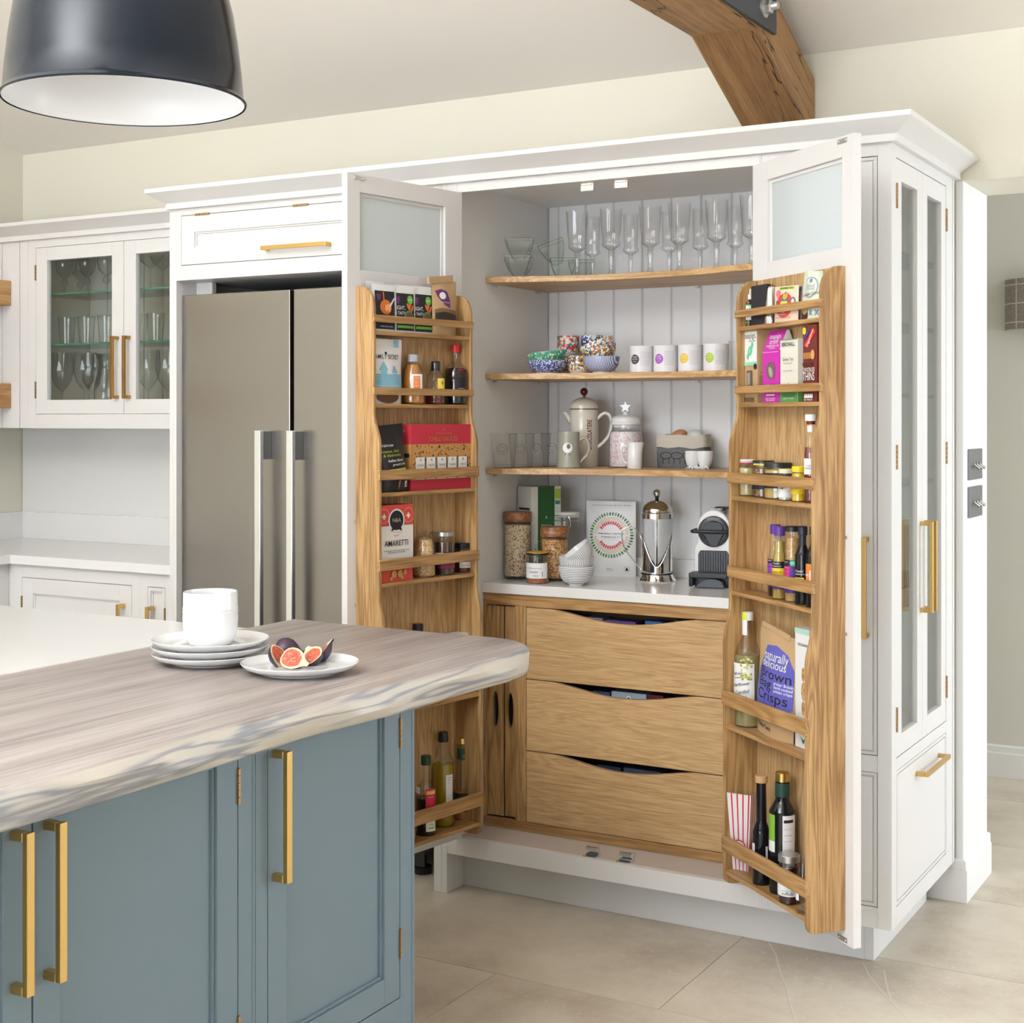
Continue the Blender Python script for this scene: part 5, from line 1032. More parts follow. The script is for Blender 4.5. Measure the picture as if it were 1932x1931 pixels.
sp += [('d', 0.25+0.13*k, 0.085, 0.055, PAPERW, 0.8) for k in range(5)]+[('r', 0.2, 0.82, 0.05, 0.075, PAPERW), ('t', 'per biscuit', 0.6, 0.5, 0.03, PAPERW)]
carton('biscuit_box', 'maroon chocolate biscuit box at the free end of the right rack', 'box', p, RR.rot, w, h, 0.05, mat('maroon_card', MAR, 0.45), sp, 1, [('t', 'THINS', 0.5, 0.5, 0.5, PAPERW)])
# shelf 3
p, w, h = rk(RR, 1393, 1428, 867, 2, 0.040); r = w/2; CREAMS = juice('dijon_mustard', (0.56, 0.46, 0.22))
vessel('mustard_jar', 'mustard jar with red white and blue lid at the hinge end of the right rack', 'jar', p, RR.rot, norm([(0.8, 0), (0.88, 0.04), (1, 0.70), (0.94, 0.80), (0.78, 0.86), (0.78, 0.96)], r, h), GLASS, CREAMS, 0.80, (LABELW, capprof(r*0.86, h*0.89, h)), [((0.60, 0.02, 0.03), r*0.865, 0, 2*pi-0.001, h*0.89, h*0.92), ((0.05, 0.06, 0.35), r*0.865, -0.6, 2.0, h*0.945, h*0.955)], [('MAYONNAISE', 0.026, r*0.93, A-0.1, h*0.30, (0.05, 0.06, 0.3)), ('de Dijon', 0.016, r*0.93, A-0.1, h*0.25, (0.05, 0.06, 0.3))])
p, w, h = rk(RR, 1419, 1462, 869, 2, 0.030); r = w/2
vessel('mustard_jar', 'wholegrain jar with black label and yellow-edged lid, second on its shelf', 'jar', p, RR.rot, norm(JAR, r, h*0.97), GLASS, speckle('grain_mustard', [(0.20, 0.09, 0.03), (0.36, 0.20, 0.06), (0.08, 0.03, 0.015)], 260, 0.3), 0.8, (mat('black_lid', (0.02, 0.02, 0.022), 0.3), capprof(r*0.95, h*0.92, h)), [((0.02, 0.02, 0.025), r, A-1.2, A+0.9, h*0.22, h*0.58), ((0.62, 0.56, 0.10), r*0.955, A-1.0, A+1.0, h*0.875, h*0.92)], [('Moutarde', 0.026, r, A-0.35, h*0.46, LABELW), ('a l\'ancienne', 0.024, r, A-0.35, h*0.36, LABELW)])
p, w, h = rk(RR, 1441, 1496, 873, 2, 0.036); r = w/2
vessel('piccalilli_jar', 'wide yellow relish jar with broad black lid in the middle of its shelf', 'jar', p, RR.rot, norm(JAR, r, h*0.97), GLASS, MUSTARD, 0.84, (MATS['black_lid'], capprof(r*0.97, h*0.87, h)), [((0.022, 0.022, 0.028), r, A-1.3, A+1.2, h*0.30, h*0.72), ((0.12, 0.13, 0.14), r*1.002, A-0.35, A+0.3, h*0.56, h*0.68), (LABELW, r, A-0.2, A+0.3, h*0.06, h*0.22)], [('piccalilli', 0.03, r, A-0.1, h*0.40, (0.2, 0.32, 0.2))])
p, w, h = rk(RR, 1468, 1497, 885, 2, 0.058); r = w/2
vessel('herb_jar', 'little jar with white label and cream lid in front of the relish jar', 'jar', p, RR.rot, norm(JAR, r, h*0.95), GLASS, mat('white_sauce', (0.62, 0.60, 0.50), 0.4), 0.74, (mat('cream_lid', (0.72, 0.68, 0.48), 0.35), capprof(r*0.92, h*0.86, h)), [(LABELW, r, A-1.2, A+1.0, h*0.10, h*0.55)], [('tartare', 0.02, r, A-0.4, h*0.40, INK), ('i', 0.003, r, A-0.4, h*0.46, INK)])
p, w, h = rk(RR, 1493, 1522, 880, 2, 0.055); r = w/2; YEL = (0.78, 0.58, 0.01)
vessel('mustard_jar', 'bright yellow mustard jar with yellow lid beside the ketchup bottle', 'jar', p, RR.rot, norm(JAR, r, h*0.95), GLASS, mat('yellow_mustard', (0.68, 0.46, 0.02), 0.3), 0.84, (mat('yellow_lid', YEL, 0.35), capprof(r*0.94, h*0.84, h)), [(YEL, r, A-1.4, A+1.3, h*0.22, h*0.66)], [('Mustard', 0.034, r, A-0.55, h*0.40, (0.72, 0.07, 0.02)), ('English', 0.02, r, A-0.4, h*0.56, (0.6, 0.05, 0.02))])
p, w, h = rk(RR, 1517, 1543, 782, 2, 0.050); r = w/2
vessel('ketchup_bottle', 'tall glass tomato ketchup bottle with white cap at the free end of its shelf', 'bottle', p, RR.rot, norm([(0.9, 0), (1, 0.02), (1, 0.55), (0.92, 0.62), (0.62, 0.76), (0.55, 0.84), (0.55, 0.95)], r, h), GLASS, juice('ketchup', (0.16, 0.018, 0.012)), 0.66, (LABELW, capprof(r*0.84, h*0.925, h)), [(LABELW, r, A-1.2, A+0.7, h*0.32, h*0.50), ((0.16, 0.02, 0.015), r*0.58, 0, 6.28, h*0.885, h*0.925), (LABELW, r*0.62, A-0.8, A+0.3, h*0.80, h*0.87)], [('Tomato', 0.016, r, A-0.3, h*0.42, INK), ('Ketchup', 0.02, r, A-0.3, h*0.39, INK)])
# shelf 4
VIO = (0.08, 0.03, 0.24); CAPV = mat('violet_cap', (0.10, 0.035, 0.28), 0.35); NECKED = [(0.92, 0), (1, 0.02), (1, 0.46), (0.97, 0.54), (0.72, 0.66), (0.74, 0.80), (0.62, 0.86), (0.58, 0.96)]
p, w, h = rk(RR, 1449, 1477, 990, 3, 0.030); r = w/2
vessel('seasoning_bottle', 'violet-capped seasoning bottle standing behind its neighbour', 'bottle', p, RR.rot, norm(NECKED, r, h), GLASS, DARKLIQ, 0.25, (CAPV, capprof(r*0.72, h*0.87, h)), [((0.01, 0.01, 0.012), r, A-1.5, A+0.8, h*0.46, h*0.52), ((0.30, 0.06, 0.48), r, A-1.5, A+0.8, h*0.28, h*0.46), (VIO, r, A-1.5, A+0.8, h*0.14, h*0.28)], [('Cooks\'', 0.016, r, A-0.8, h*0.50, LABELW), ('SPLASH', 0.022, r, A-0.8, h*0.41, INK)], group='violet-capped seasonings')
p, w, h = rk(RR, 1457, 1485, 993, 3, 0.056); r = w/2
vessel('seasoning_bottle', 'violet-capped golden seasoning bottle with yellow label in front', 'bottle', p, RR.rot, norm(NECKED, r, h), GLASS, juice('rice_vinegar', (0.42, 0.30, 0.07)), 0.82, (CAPV, capprof(r*0.74, h*0.87, h)), [((0.01, 0.01, 0.012), r, A-1.3, A+0.7, h*0.43, h*0.52), ((0.74, 0.52, 0.03), r, A-1.3, A+0.7, h*0.24, h*0.43), (VIO, r, A-1.3, A+0.7, h*0.14, h*0.24)], [('Cooks\'', 0.020, r, A-0.4, h*0.495, LABELW), ('INGREDIENTS', 0.026, r, A-0.4, h*0.455, LABELW), ('SPLASH OF', 0.028, r, A-0.4, h*0.375, INK), ('MIRIN', 0.026, r, A-0.4, h*0.31, INK)], group='violet-capped seasonings')
p, w, h = rk(RR, 1480, 1511, 993, 3, 0.052); r = w/2
vessel('paste_jar', 'tall jar of miso paste with black lid and pink label', 'jar', p, RR.rot, norm([(0.92, 0), (1, 0.02), (1, 0.46), (0.96, 0.54), (0.86, 0.60), (0.84, 0.94)], r, h), GLASS, speckle('miso', [(0.42, 0.26, 0.10), (0.50, 0.33, 0.14), (0.36, 0.20, 0.07)], 300, 0.4), 0.9, (BLACK, capprof(r*0.95, h*0.93, h)), [(VIO, r, A-1.3, A+0.9, h*0.12, h*0.56), ((0.01, 0.01, 0.012), r*1.002, A-1.3, A-0.35, h*0.47, h*0.56), ((0.72, 0.04, 0.22), r*1.002, A-1.3, A-0.35, h*0.26, h*0.47), ((0.06, 0.50, 0.16), r*1.002, A-0.20, A+0.5, h*0.48, h*0.55)], [('MISO', 0.016, r, A-0.8, h*0.43, INK), ('PASTE', 0.016, r, A-0.8, h*0.38, INK), ('NEW', 0.016, r, A+0.1, h*0.515, LABELW), ('Cooks\'', 0.014, r, A-0.8, h*0.53, LABELW)])
p, w, h = rk(RR, 1500, 1529, 993, 3, 0.058); r = w/2
vessel('molasses_bottle', 'black bottle with dark blue neck wrap and yellow-banded label', 'bottle', p, RR.rot, norm(BOTTLE, r, h), mat('black_glass', (0.008, 0.008, 0.01), 0.06), None, 0, (mat('midnight_wrap', (0.018, 0.022, 0.035), 0.4), [(r*0.46, h*0.76), (r*0.46, h*0.88), (r*0.62, h*0.885), (r*0.62, h*0.985), (r*0.5, h), (0.001, h)]), [((0.74, 0.52, 0.03), r, A-1.2, A+0.2, h*0.20, h*0.35)], [('Cooks\'', 0.022, r, A-0.4, h*0.43, LABELW), ('INGREDIENTS', 0.026, r, A-0.4, h*0.39, LABELW), ('POMEGRANATE', 0.028, r, A-0.5, h*0.31, INK), ('MOLASSES', 0.026, r, A-0.5, h*0.25, INK)])
p, w, h = rk(RR, 1521, 1547, 994, 3, 0.062); r = w/2
vessel('soy_bottle', 'dark bottle with an orange label half hidden by the right rack side', 'bottle', p, RR.rot, norm(BOTTLE, r, h), MATS['black_glass'], None, 0, (MATS['midnight_wrap'], capprof(r*0.5, h*0.90, h)), [((0.68, 0.20, 0.03), r, A-1.4, A+0.8, h*0.24, h*0.54), (LABELW, r*1.002, A-0.5, A-0.3, h*0.26, h*0.46)], [('HEAD', 0.02, r, A-0.95, h*0.40, LABELW)])
# shelf 5
p, w, h = rk(RR, 1386, 1437, 1155, 4, 0.055); r = w/2
t = vessel('cordial_bottle', 'tall clear elderflower cordial bottle with white flowery label on the right rack', 'bottle', p, RR.rot, norm([(0.9, 0), (1, 0.015), (1, 0.58), (0.95, 0.64), (0.70, 0.72), (0.42, 0.78), (0.36, 0.82), (0.32, 0.95)], r, h), GLASS, mat('cordial', (0.74, 0.66, 0.34), 0.05, trans=0.65, ior=1.33), 0.66, (LABELW, capprof(r*0.42, h*0.93, h)), [(LABELW, r, A-1.5, A+0.55, h*0.16, h*0.56), ((0.60, 0.66, 0.05), r*0.425, A-2.0, A-0.1, h*0.935, h*0.998), (LABELW, r*0.40, A-1.3, A-0.1, h*0.80, h*0.93)], [('Belvoir', 0.034, r, A-0.75, h*0.47, INK, 0.15), ('fruit farms', 0.028, r, A-0.75, h*0.435, INK, 0.15), ('Elderflower', 0.056, r, A-0.55, h*0.375, INK, 0.2), ('Cordial', 0.040, r, A-0.40, h*0.31, INK, 0.2), ('pressed', 0.03, r, A-0.45, h*0.26, INK, 0.2)])
g = G(); random.seed(5)
for i in range(26):
    a = A-0.05+random.uniform(-0.38, 0.38); z = h*0.515+random.uniform(-0.03, 0.028); g.ball(((r+0.001)*sin(a), -(r+0.001)*cos(a), z), 0.0036, 4, mi=i % 2, sc=(1, 1, 1))
g.patch(r+0.0022, A+0.05, A+0.35, h*0.42, h*0.445, 3, 2); obj('flower_print', g, [Pal.get((0.42, 0.46, 0.05)), Pal.get((0.66, 0.66, 0.30)), Pal.get((0.16, 0.30, 0.04))], t)
p, w, h = rbox(RR, 4, 1430, 1497, 1192, 0.058); INDIGO = (0.105, 0.105, 0.42)
t = pouch('crisp_bag', 'brown paper crisp bag with a big indigo panel on the right rack', 'bag', p, RR.rot, w, h, 0.05, KR, [('p', [(0.30, 0.86), (0.55, 0.88), (0.85, 0.82), (0.99, 0.70), (0.99, 0.32), (0.80, 0.24), (0.50, 0.20), (0.20, 0.20), (0.03, 0.26), (0.03, 0.42), (0.12, 0.62)], INDIGO), ('t', 'naturally', 0.62, 0.55, 0.77, (0.72, 0.74, 0.62), 1.6), ('t', 'delicious', 0.62, 0.52, 0.695, (0.72, 0.74, 0.62), 1.4), ('t', 'Brown', 0.78, 0.56, 0.60, INK, 1.0), ('t', 'Bag', 0.38, 0.34, 0.505, INK, 1.0), ('t', 'proper British', 0.38, 0.80, 0.535, PAPERW), ('t', 'hand-cooked', 0.36, 0.80, 0.50, PAPERW), ('t', 'potato crisps', 0.36, 0.80, 0.465, PAPERW), ('t', 'Crisps', 0.78, 0.52, 0.39, INK, 1.0), ('t', 'lightly salted in sunflower oil', 0.80, 0.5, 0.27, (0.72, 0.74, 0.62), 1.2), ('t', '& Sea Salt', 0.46, 0.36, 0.10, (0.06, 0.025, 0.012), 1.3, -0.1)], tilt=rad(3), crimp=0.6)
g = G(); g.box(-w*0.42, w*0.36, -0.004, 0.004, 0, 0.014, M=Matrix.Translation((0, 0, h-0.004)) @ Matrix.Rotation(rad(6), 4, 'Y')); obj('folded_top', g, KR, t, bev=0.001)
p, w, h = rbox(RR, 4, 1500, 1527, 1187, 0.064); BRD = speckle('crust', [(0.45, 0.24, 0.08), (0.56, 0.33, 0.12), (0.34, 0.16, 0.05)], 140, 0.6)
carton('pasta_box', 'tall white carton with mint top and a twisted loaf print on the right rack', 'box', p, RR.rot, w, h, 0.045, mat('bright_white_card', (0.78, 0.78, 0.77), 0.45), [('r', 0, 1, 0.955, 1, (0.40, 0.62, 0.52)), ('t', 'SEGGIANO', 0.78, 0.60, 0.865, INK, 1.3), ('d', 0.62, 0.48, 0.36, BRD, 0.42), ('d', 0.62, 0.62, 0.26, BRD, 0.5), ('d', 0.62, 0.34, 0.26, BRD, 0.5), ('r', 0.2, 0.85, 0.22, 0.245, (0.5, 0.6, 0.45)), ('p', [(0.4, 0.10), (0.6, 0.07), (0.9, 0.12), (0.62, 0.04)], (0.05, 0.10, 0.05))], 1, [('r', 0, 1, 0.955, 1, (0.40, 0.62, 0.52))])
# shelf 6 : popcorn carton
p, w, h = rk(RR, 1367, 1440, 1490, 5, 0.052)
t = thing('popcorn_carton', 'red and white striped scalloped popcorn carton on the lowest right shelf', 'carton', p, RR.rot+rad(38))
RS, WS = mat('popcorn_red', (0.60, 0.012, 0.03), 0.4), mat('popcorn_white', (0.80, 0.78, 0.80), 0.4)
wb, wt_, hh = 0.023, 0.037, h*0.985
g = G(); NS = 9
for f_ in range(4):
    M_ = Matrix.Rotation(f_*pi/2, 4, 'Z')
    for k in range(NS):
        for q in range(2):
            ka, kb = (k+0.5*q)/NS, (k+0.5*q+0.5)/NS
            xb0, xb1 = wb*(2*ka-1), wb*(2*kb-1); xt0, xt1 = wt_*(2*ka-1), wt_*(2*kb-1)
            zc_ = hh-0.006; m_ = q if k % 2 == 0 else (1 if q else (0 if k % 4 == 1 else 1)); m_ = 0 if q == 0 and k % 2 == 0 else 1
            for y_off, order in ((0.0, 1), (0.0012, -1)):
                vs = [(xb0, -wb+y_off, 0), (xb1, -wb+y_off, 0), (xt1, -wt_+y_off, zc_), (xt0, -wt_+y_off, zc_)]
                mz = m_ if order > 0 else 1; g.add(vs, [(0, 1, 2, 3) if order > 0 else (3, 2, 1, 0)], mz, M=M_)
            n_ = 5
            c_ = 0.5*(xt0+xt1); rr = 0.5*(xt1-xt0); pts = [(c_+rr*cos(pi*i/n_), -wt_, zc_+0.006*sin(pi*i/n_)) for i in range(n_+1)]
            g.add(pts, [tuple(range(n_+1))], m_, M=M_); g.add([(x, y+0.0012, z) for x, y, z in pts], [tuple(range(n_+1))[::-1]], 1, M=M_)
g.box(-wb, wb, -wb, wb, 0, 0.001, 1); obj('striped_sides', g, [RS, WS], t)
g = G()
for f_ in (0, 1, 3):
    M_ = Matrix.Rotation(f_*pi/2, 4, 'Z')
    s2 = G(); s2.disc((0, 0.062), 0.020, 24, 0, 1.0, y=-0.0295); s2.disc((0, 0.062), 0.017, 24, 1, 1.0, y=-0.0298); put_text(s2, 'Popcorn', 0.010, 0, 0.062, -0.0301, 0)
    g.add(s2.v, [], 0); off = len(g.v)-len(s2.v)
    for i in range(off, len(g.v)): g.v[i] = tuple(M_ @ Vector(g.v[i]))
    g.f += [tuple(i+off for i in f) for f in s2.f]; g.mi += s2.mi; g.sm += s2.sm
obj('badge', g, [RS, WS], t)
p, w, h = rk(RR, 1420, 1453, 1463, 5, 0.072); r = w/2
vessel('vinegar_bottle', 'slim long-necked black bottle with cork top on the lowest right shelf', 'bottle', p, RR.rot, norm([(0.9, 0), (1, 0.02), (1, 0.42), (0.92, 0.50), (0.62, 0.57), (0.60, 0.62), (0.56, 0.92), (0.62, 0.93)], r, h), MATS['black_glass'], None, 0, (mat('cork_top', (0.52, 0.30, 0.15), 0.6), capprof(r*0.70, h*0.935, h)), [(LABELW, r, A-1.5, A-0.75, h*0.16, h*0.38), (LABELW, r, A+0.55, A+0.85, h*0.20, h*0.36)])
p, w, h = rk(RR, 1452, 1501, 1457, 5, 0.056); r = w/2
vessel('oil_bottle', 'stout dark olive oil bottle with gold cap and green neck on the lowest right shelf', 'bottle', p, RR.rot, norm([(0.92, 0), (1, 0.015), (1, 0.62), (0.94, 0.68), (0.62, 0.75), (0.52, 0.79), (0.50, 0.94)], r, h), MATS['black_glass'], None, 0, (MATS['gold_cap'], capprof(r*0.55, h*0.925, h)), [((0.012, 0.05, 0.035), r*0.535, 0, 6.28, h*0.80, h*0.915), ((0.20, 0.40, 0.04), r, A-1.5, A-0.55, h*0.44, h*0.66), (LABELW, r, A-1.5, A-0.55, h*0.35, h*0.44), (LABELW, r, A+0.05, A+1.2, h*0.24, h*0.66), (INK, r*1.004, A+0.15, A+0.95, h*0.60, h*0.625)], [('ingredients and storage', 0.024, r, A+0.5, h*0.55, INK), ('extra virgin', 0.02, r, A+0.5, h*0.50, INK), ('cold pressed in Italy', 0.024, r, A+0.5, h*0.45, INK), ('store in a cool place', 0.024, r, A+0.5, h*0.38, INK), ('o', 0.005, r, A+0.25, h*0.34, INK)])
p, w, h = rk(RR, 1468, 1510, 1612, 5, 0.082); r = w/2
vessel('jam_jar', 'dark jam jar with silver lid low down on the right rack', 'jar', p, RR.rot, norm([(0.86, 0), (0.98, 0.03), (1, 0.08), (1, 0.60), (0.95, 0.68), (0.98, 0.74), (0.88, 0.80), (0.9, 0.95)], r, h), GLASS, JAM, 0.8, (MATS['silver_lid'], capprof(r*0.98, h*0.86, h)), [(LABELW, r, A-1.5, A+1.0, h*0.18, h*0.58)], [('strawberry conserve', 0.03, r, A-0.1, h*0.30, INK), ('suffolk', 0.03, r, A-0.1, h*0.24, INK)])
p, w, h = rk(RR, 1502, 1530, 1605, 5, 0.090); r = w/2
vessel('empty_bottle', 'small empty clear bottle against the side of the lowest right shelf', 'bottle', p, RR.rot, norm([(0.9, 0), (1, 0.03), (1, 0.45), (0.85, 0.60), (0.55, 0.78), (0.48, 0.86), (0.48, 0.95), (0.55, 0.96), (0.55, 1.0)], r, h), GLASS, None, 0, None, [(LABELW, r, A-1.8, A-0.6, h*0.22, h*0.40)])
# ------------------------------------------------------------------ things on the pantry shelves
def stand(pl, pr, base, z, Y=None):
    """round thing whose foot front shows at row `base` on a level at height z"""
    if Y is not None:
        q = shelf_at(0.5*(pl+pr), Y, z); return q, (pr-pl)*depth(q)/FPX/2
    q = at_z(0.5*(pl+pr), base, z); r = (pr-pl)*depth(q)/FPX/2; v = Vector((q.x-CAM.x, q.y-CAM.y, 0)).normalized()
    return q+v*r, r
def hgt(p, top): return CAM.z+(HY-top)/FPX*depth(p)-p.z
def face_cam(p, extra=0.0): d = CAM-p; return atan2(d.x, -d.y)*1.0+extra
def shelf_at(px, Y, z): q = at_y(px, HY, Y); return Vector((q.x, Y, z))
# goblets on the top shelf
def goblet(slim, h):
    R_ = 0.0225 if slim else 0.0355; n = 40
    if slim: pr = [(0.031, 0), (0.032, 0.002), (0.012, 0.007), (0.0075, 0.012), (0.0055, 0.030), (0.0080, 0.058), (0.0055, 0.064), (0.009, 0.069), (0.006, 0.074), (0.014, 0.080), (0.0235, 0.086), (0.0245, 0.091), (R_*0.92, 0.100), (R_, 0.135), (R_*1.05, h)]
    else: pr = [(0.034, 0), (0.035, 0.002), (0.013, 0.008), (0.0085, 0.014), (0.0062, 0.032), (0.0095, 0.064), (0.0062, 0.071), (0.010, 0.077), (0.0065, 0.083), (0.016, 0.090), (0.0260, 0.097), (0.0275, 0.102), (R_*0.74, 0.112), (R_*0.86, 0.15), (R_, h)]
    def rf(a, i): return 1+(0.05*abs(cos(9*a)) if 9 <= i <= 11 else 0.032*abs(cos(9*a)) if i in (12, 13) else 0)
    g = G(); g.lathe(pr, 80, rf=rf); g.f = [f for f in g.f if len(f) == 4 or g.v[f[0]][2] < 0.01]; g.mi = [0]*len(g.f); g.sm = [True]*len(g.f)
    return mesh('goblet', g, CRYSTAL)
GB, GS = goblet(False, 0.214), goblet(True, 0.206)
ords = ['first', 'second', 'third', 'fourth', 'fifth', 'sixth']
for k, (px, Y) in enumerate(((1089, 0.36), (1153, 0.36), (1227, 0.36), (1282, 0.35), (1352, 0.34), (1418, 0.31))):
    tag(obj('crystal_goblet', GB, None, None, shelf_at(px, Y, ZS1), (0, 0, 0.3*k)), ords[k]+' from the left of the wide crystal goblets on the top pantry shelf', 'glass', 'wide crystal goblets')
for k, (px, Y) in enumerate(((1118, 0.44), (1190, 0.44), (1263, 0.45), (1321, 0.45), (1387, 0.44))):
    tag(obj('crystal_flute', GS, None, None, shelf_at(px, Y, ZS1), (0, 0, 0.3*k)), ords[k]+' from the left of the slim crystal flutes on the top pantry shelf', 'glass', 'slim crystal flutes')
# square green-tinted glass bowls
def square_bowl():
    pr = [(0.016, 0), (0.017, 0.004), (0.023, 0.010), (0.0315, 0.022), (0.040, 0.037), (0.0465, 0.054), (0.0505, 0.072)]
    def rf(a, i): k = max(abs(cos(a)), abs(sin(a))); return 1+(1/k*0.86-1)*min(1, i/3)*0.85
    g = G(); g.lathe(pr, 48, rf=rf); g.f = [f for f in g.f if len(f) == 4 or g.v[f[0]][2] < 0.01]; g.mi = [0]*len(g.f); g.sm = [True]*len(g.f)
    rim = [((0.0505*rf(2*pi*j/48, 6))*sin(2*pi*j/48), -(0.0505*rf(2*pi*j/48, 6))*cos(2*pi*j/48), 0.072) for j in range(48)]
    g.tube(rim, 0.0011, 5, 1, closed=True)
    for j in (6, 18, 30, 42): a = 2*pi*j/48; g.tube([(r*rf(a, i)*sin(a), -r*rf(a, i)*cos(a), z) for i, (r, z) in enumerate(pr) if i > 1], 0.0009, 5, 1)
    return mesh('glass_bowl', g, [GREENGLASS, thin_glass('green_rim', (0.70, 0.84, 0.76), 2.0)])
SB = square_bowl(); gp = 'square glass bowls'
for lb, px, Y, dz_, rx, ry, rz in (('lower square glass bowl in the left-hand stack on the top shelf', 979, 0.262, 0, 0, 0, 0.35), ('square glass bowl perched on top of the left-hand stack', 980, 0.262, 0.053, 0, 0, 0.40), ('lower square glass bowl under the tilted one, top shelf', 1063, 0.42, 0, 0, 0, 0.5), ('tilted square glass bowl leaning left on another bowl', 1053, 0.41, 0.056, 0, rad(-20), 0.45), ('square glass bowl half hidden behind the first goblet', 1097, 0.50, 0, 0, 0, 0.45)):
    tag(obj('glass_bowl', SB, None, None, shelf_at(px, Y, ZS1+dz_), (rx, ry, rz)), lb, 'bowl', gp)
# patterned bowls and cups
WHI = (0.78, 0.78, 0.77)
P_GREEN = speckle('green_blossom', [(0.03, 0.30, 0.20), (0.05, 0.36, 0.26), (0.55, 0.42, 0.22), (0.03, 0.28, 0.18), (0.78, 0.78, 0.72), (0.04, 0.33, 0.22)], 192, 0.2)
P_BLUE = speckle('blue_lattice', [(0.035, 0.07, 0.26), (0.50, 0.55, 0.68), (0.05, 0.09, 0.32), (0.70, 0.72, 0.78), (0.04, 0.07, 0.25)], 332, 0.2)
P_RED = speckle('red_imari', [(0.60, 0.05, 0.02), (0.05, 0.08, 0.28), (0.72, 0.70, 0.66), (0.66, 0.20, 0.06), (0.05, 0.22, 0.10), (0.72, 0.70, 0.66), (0.58, 0.07, 0.03)], 148, 0.2)
P_NAVY = speckle('navy_leaf', [(0.03, 0.045, 0.16), (0.70, 0.72, 0.74), (0.04, 0.05, 0.18), (0.74, 0.75, 0.76), (0.03, 0.04, 0.15)], 166, 0.2)
P_MULTI = speckle('garden_flowers', [WHI, (0.62, 0.08, 0.03), WHI, (0.70, 0.34, 0.08), (0.07, 0.12, 0.38), WHI, (0.07, 0.25, 0.08), WHI], 210, 0.2)
P_OLIVE = speckle('olive_birds', [WHI, (0.14, 0.16, 0.03), (0.55, 0.10, 0.04), WHI, (0.12, 0.18, 0.05), (0.65, 0.36, 0.06), (0.05, 0.07, 0.25)], 192, 0.2)
def bowl_mesh(R_, h, m, foot=0.5, lip=0.0, stripe=None):
    pr = [(R_*foot*0.96, 0), (R_*foot, 0.001), (R_*foot, h*0.09), (R_*0.70, h*0.18), (R_*0.90, h*0.45), (R_*0.985, h*0.78), (R_, h)]
    g = G(); g.lathe(pr[:3], 40, mi=1, rf=None); g.f = [f for f in g.f if len(f) == 4 or g.v[f[0]][2] < 0.0005]; g.mi = [1]*len(g.f); g.sm = [True]*len(g.f)
    rf = (lambda a, i: 1+lip*cos(12*a)*(i/4)) if lip else None
    g.lathe(pr[2:], 48, mi=0, rf=rf); g.f = [f for f in g.f if len(f) == 4 or g.v[f[0]][2] < 0.0005]; g.mi = g.mi[:len(g.f)]; g.sm = g.sm[:len(g.f)]
    inn = [(R_, h), (R_*0.97, h+0.0008), (R_*0.93, h*0.78), (R_*0.80, h*0.42), (R_*0.5, h*0.22), (0.001, h*0.18)]
    st = len(g.f); g.lathe(inn, 48, mi=1); keep = [i for i, f in enumerate(g.f) if len(f) <= 4 or g.v[f[0]][2] < 0.0005]
    g.f = [g.f[i] for i in keep]; g.mi = [g.mi[i] for i in keep]; g.sm = [g.sm[i] for i in keep]
    return mesh('bowl', g, [m, CERAMIC])
def cup_mesh(R_, h, m):
    g = G(); g.lathe([(R_*0.70, 0), (R_*0.72, 0.001), (R_*0.80, h*0.08), (R_*0.97, h*0.20)], 36, mi=1); g.lathe([(R_*0.97, h*0.20), (R_, h*0.30), (R_, h)], 36, mi=0); g.lathe([(R_, h), (R_*0.93, h), (R_*0.91, h*0.15), (0.001, h*0.12)], 36, mi=1)
    keep = [i for i, f in enumerate(g.f) if len(f) <= 4 or g.v[f[0]][2] < 0.0005]; g.f = [g.f[i] for i in keep]; g.mi = [g.mi[i] for i in keep]; g.sm = [g.sm[i] for i in keep]
    return mesh('cup', g, [m, CERAMIC])
def put(name, me, label, cat, loc, rot=(0, 0, 0), group=None): return tag(obj(name, me, None, None, loc, rot), label, cat, group)
gb = 'patterned bowls and cups'
b0 = shelf_at(1033, 0.32, ZS2)
put('rice_bowl', bowl_mesh(0.064, 0.043, P_BLUE, 0.6), 'blue and white lattice bowl under the green scalloped bowl', 'bowl', b0, group=gb)
put('rice_bowl', bowl_mesh(0.062, 0.042, P_GREEN, 0.6, 0.012), 'green blossom bowl with scalloped white rim nested in a blue bowl', 'bowl', b0+Vector((0, 0, 0.0285)), (rad(3), rad(-6), 0), gb)
c1 = shelf_at(1072, 0.48, ZS2); c2 = shelf_at(1117, 0.50, ZS2)
put('tea_cup', cup_mesh(0.036, 0.063, P_OLIVE), 'patterned cup at the back holding up the red flowered cup', 'cup', c1, group=gb)
put('tea_cup', cup_mesh(0.036, 0.066, P_RED), 'red and orange flowered cup stacked upright at the back', 'cup', c1+Vector((0, 0, 0.0635)), (0, 0, 1), gb)
put('tea_cup', cup_mesh(0.036, 0.063, P_RED), 'hidden patterned cup under the navy leaf cup', 'cup', c2, group=gb)
put('tea_cup', cup_mesh(0.036, 0.066, P_NAVY), 'navy leaf cup stacked at the back behind the tilted bowls', 'cup', c2+Vector((0, 0, 0.0635)), (0, 0, 2), gb)
put('tea_cup', cup_mesh(0.036, 0.058, P_OLIVE), 'green and orange bird cup standing between the two bowl stacks', 'cup', shelf_at(1093, 0.365, ZS2), group=gb)
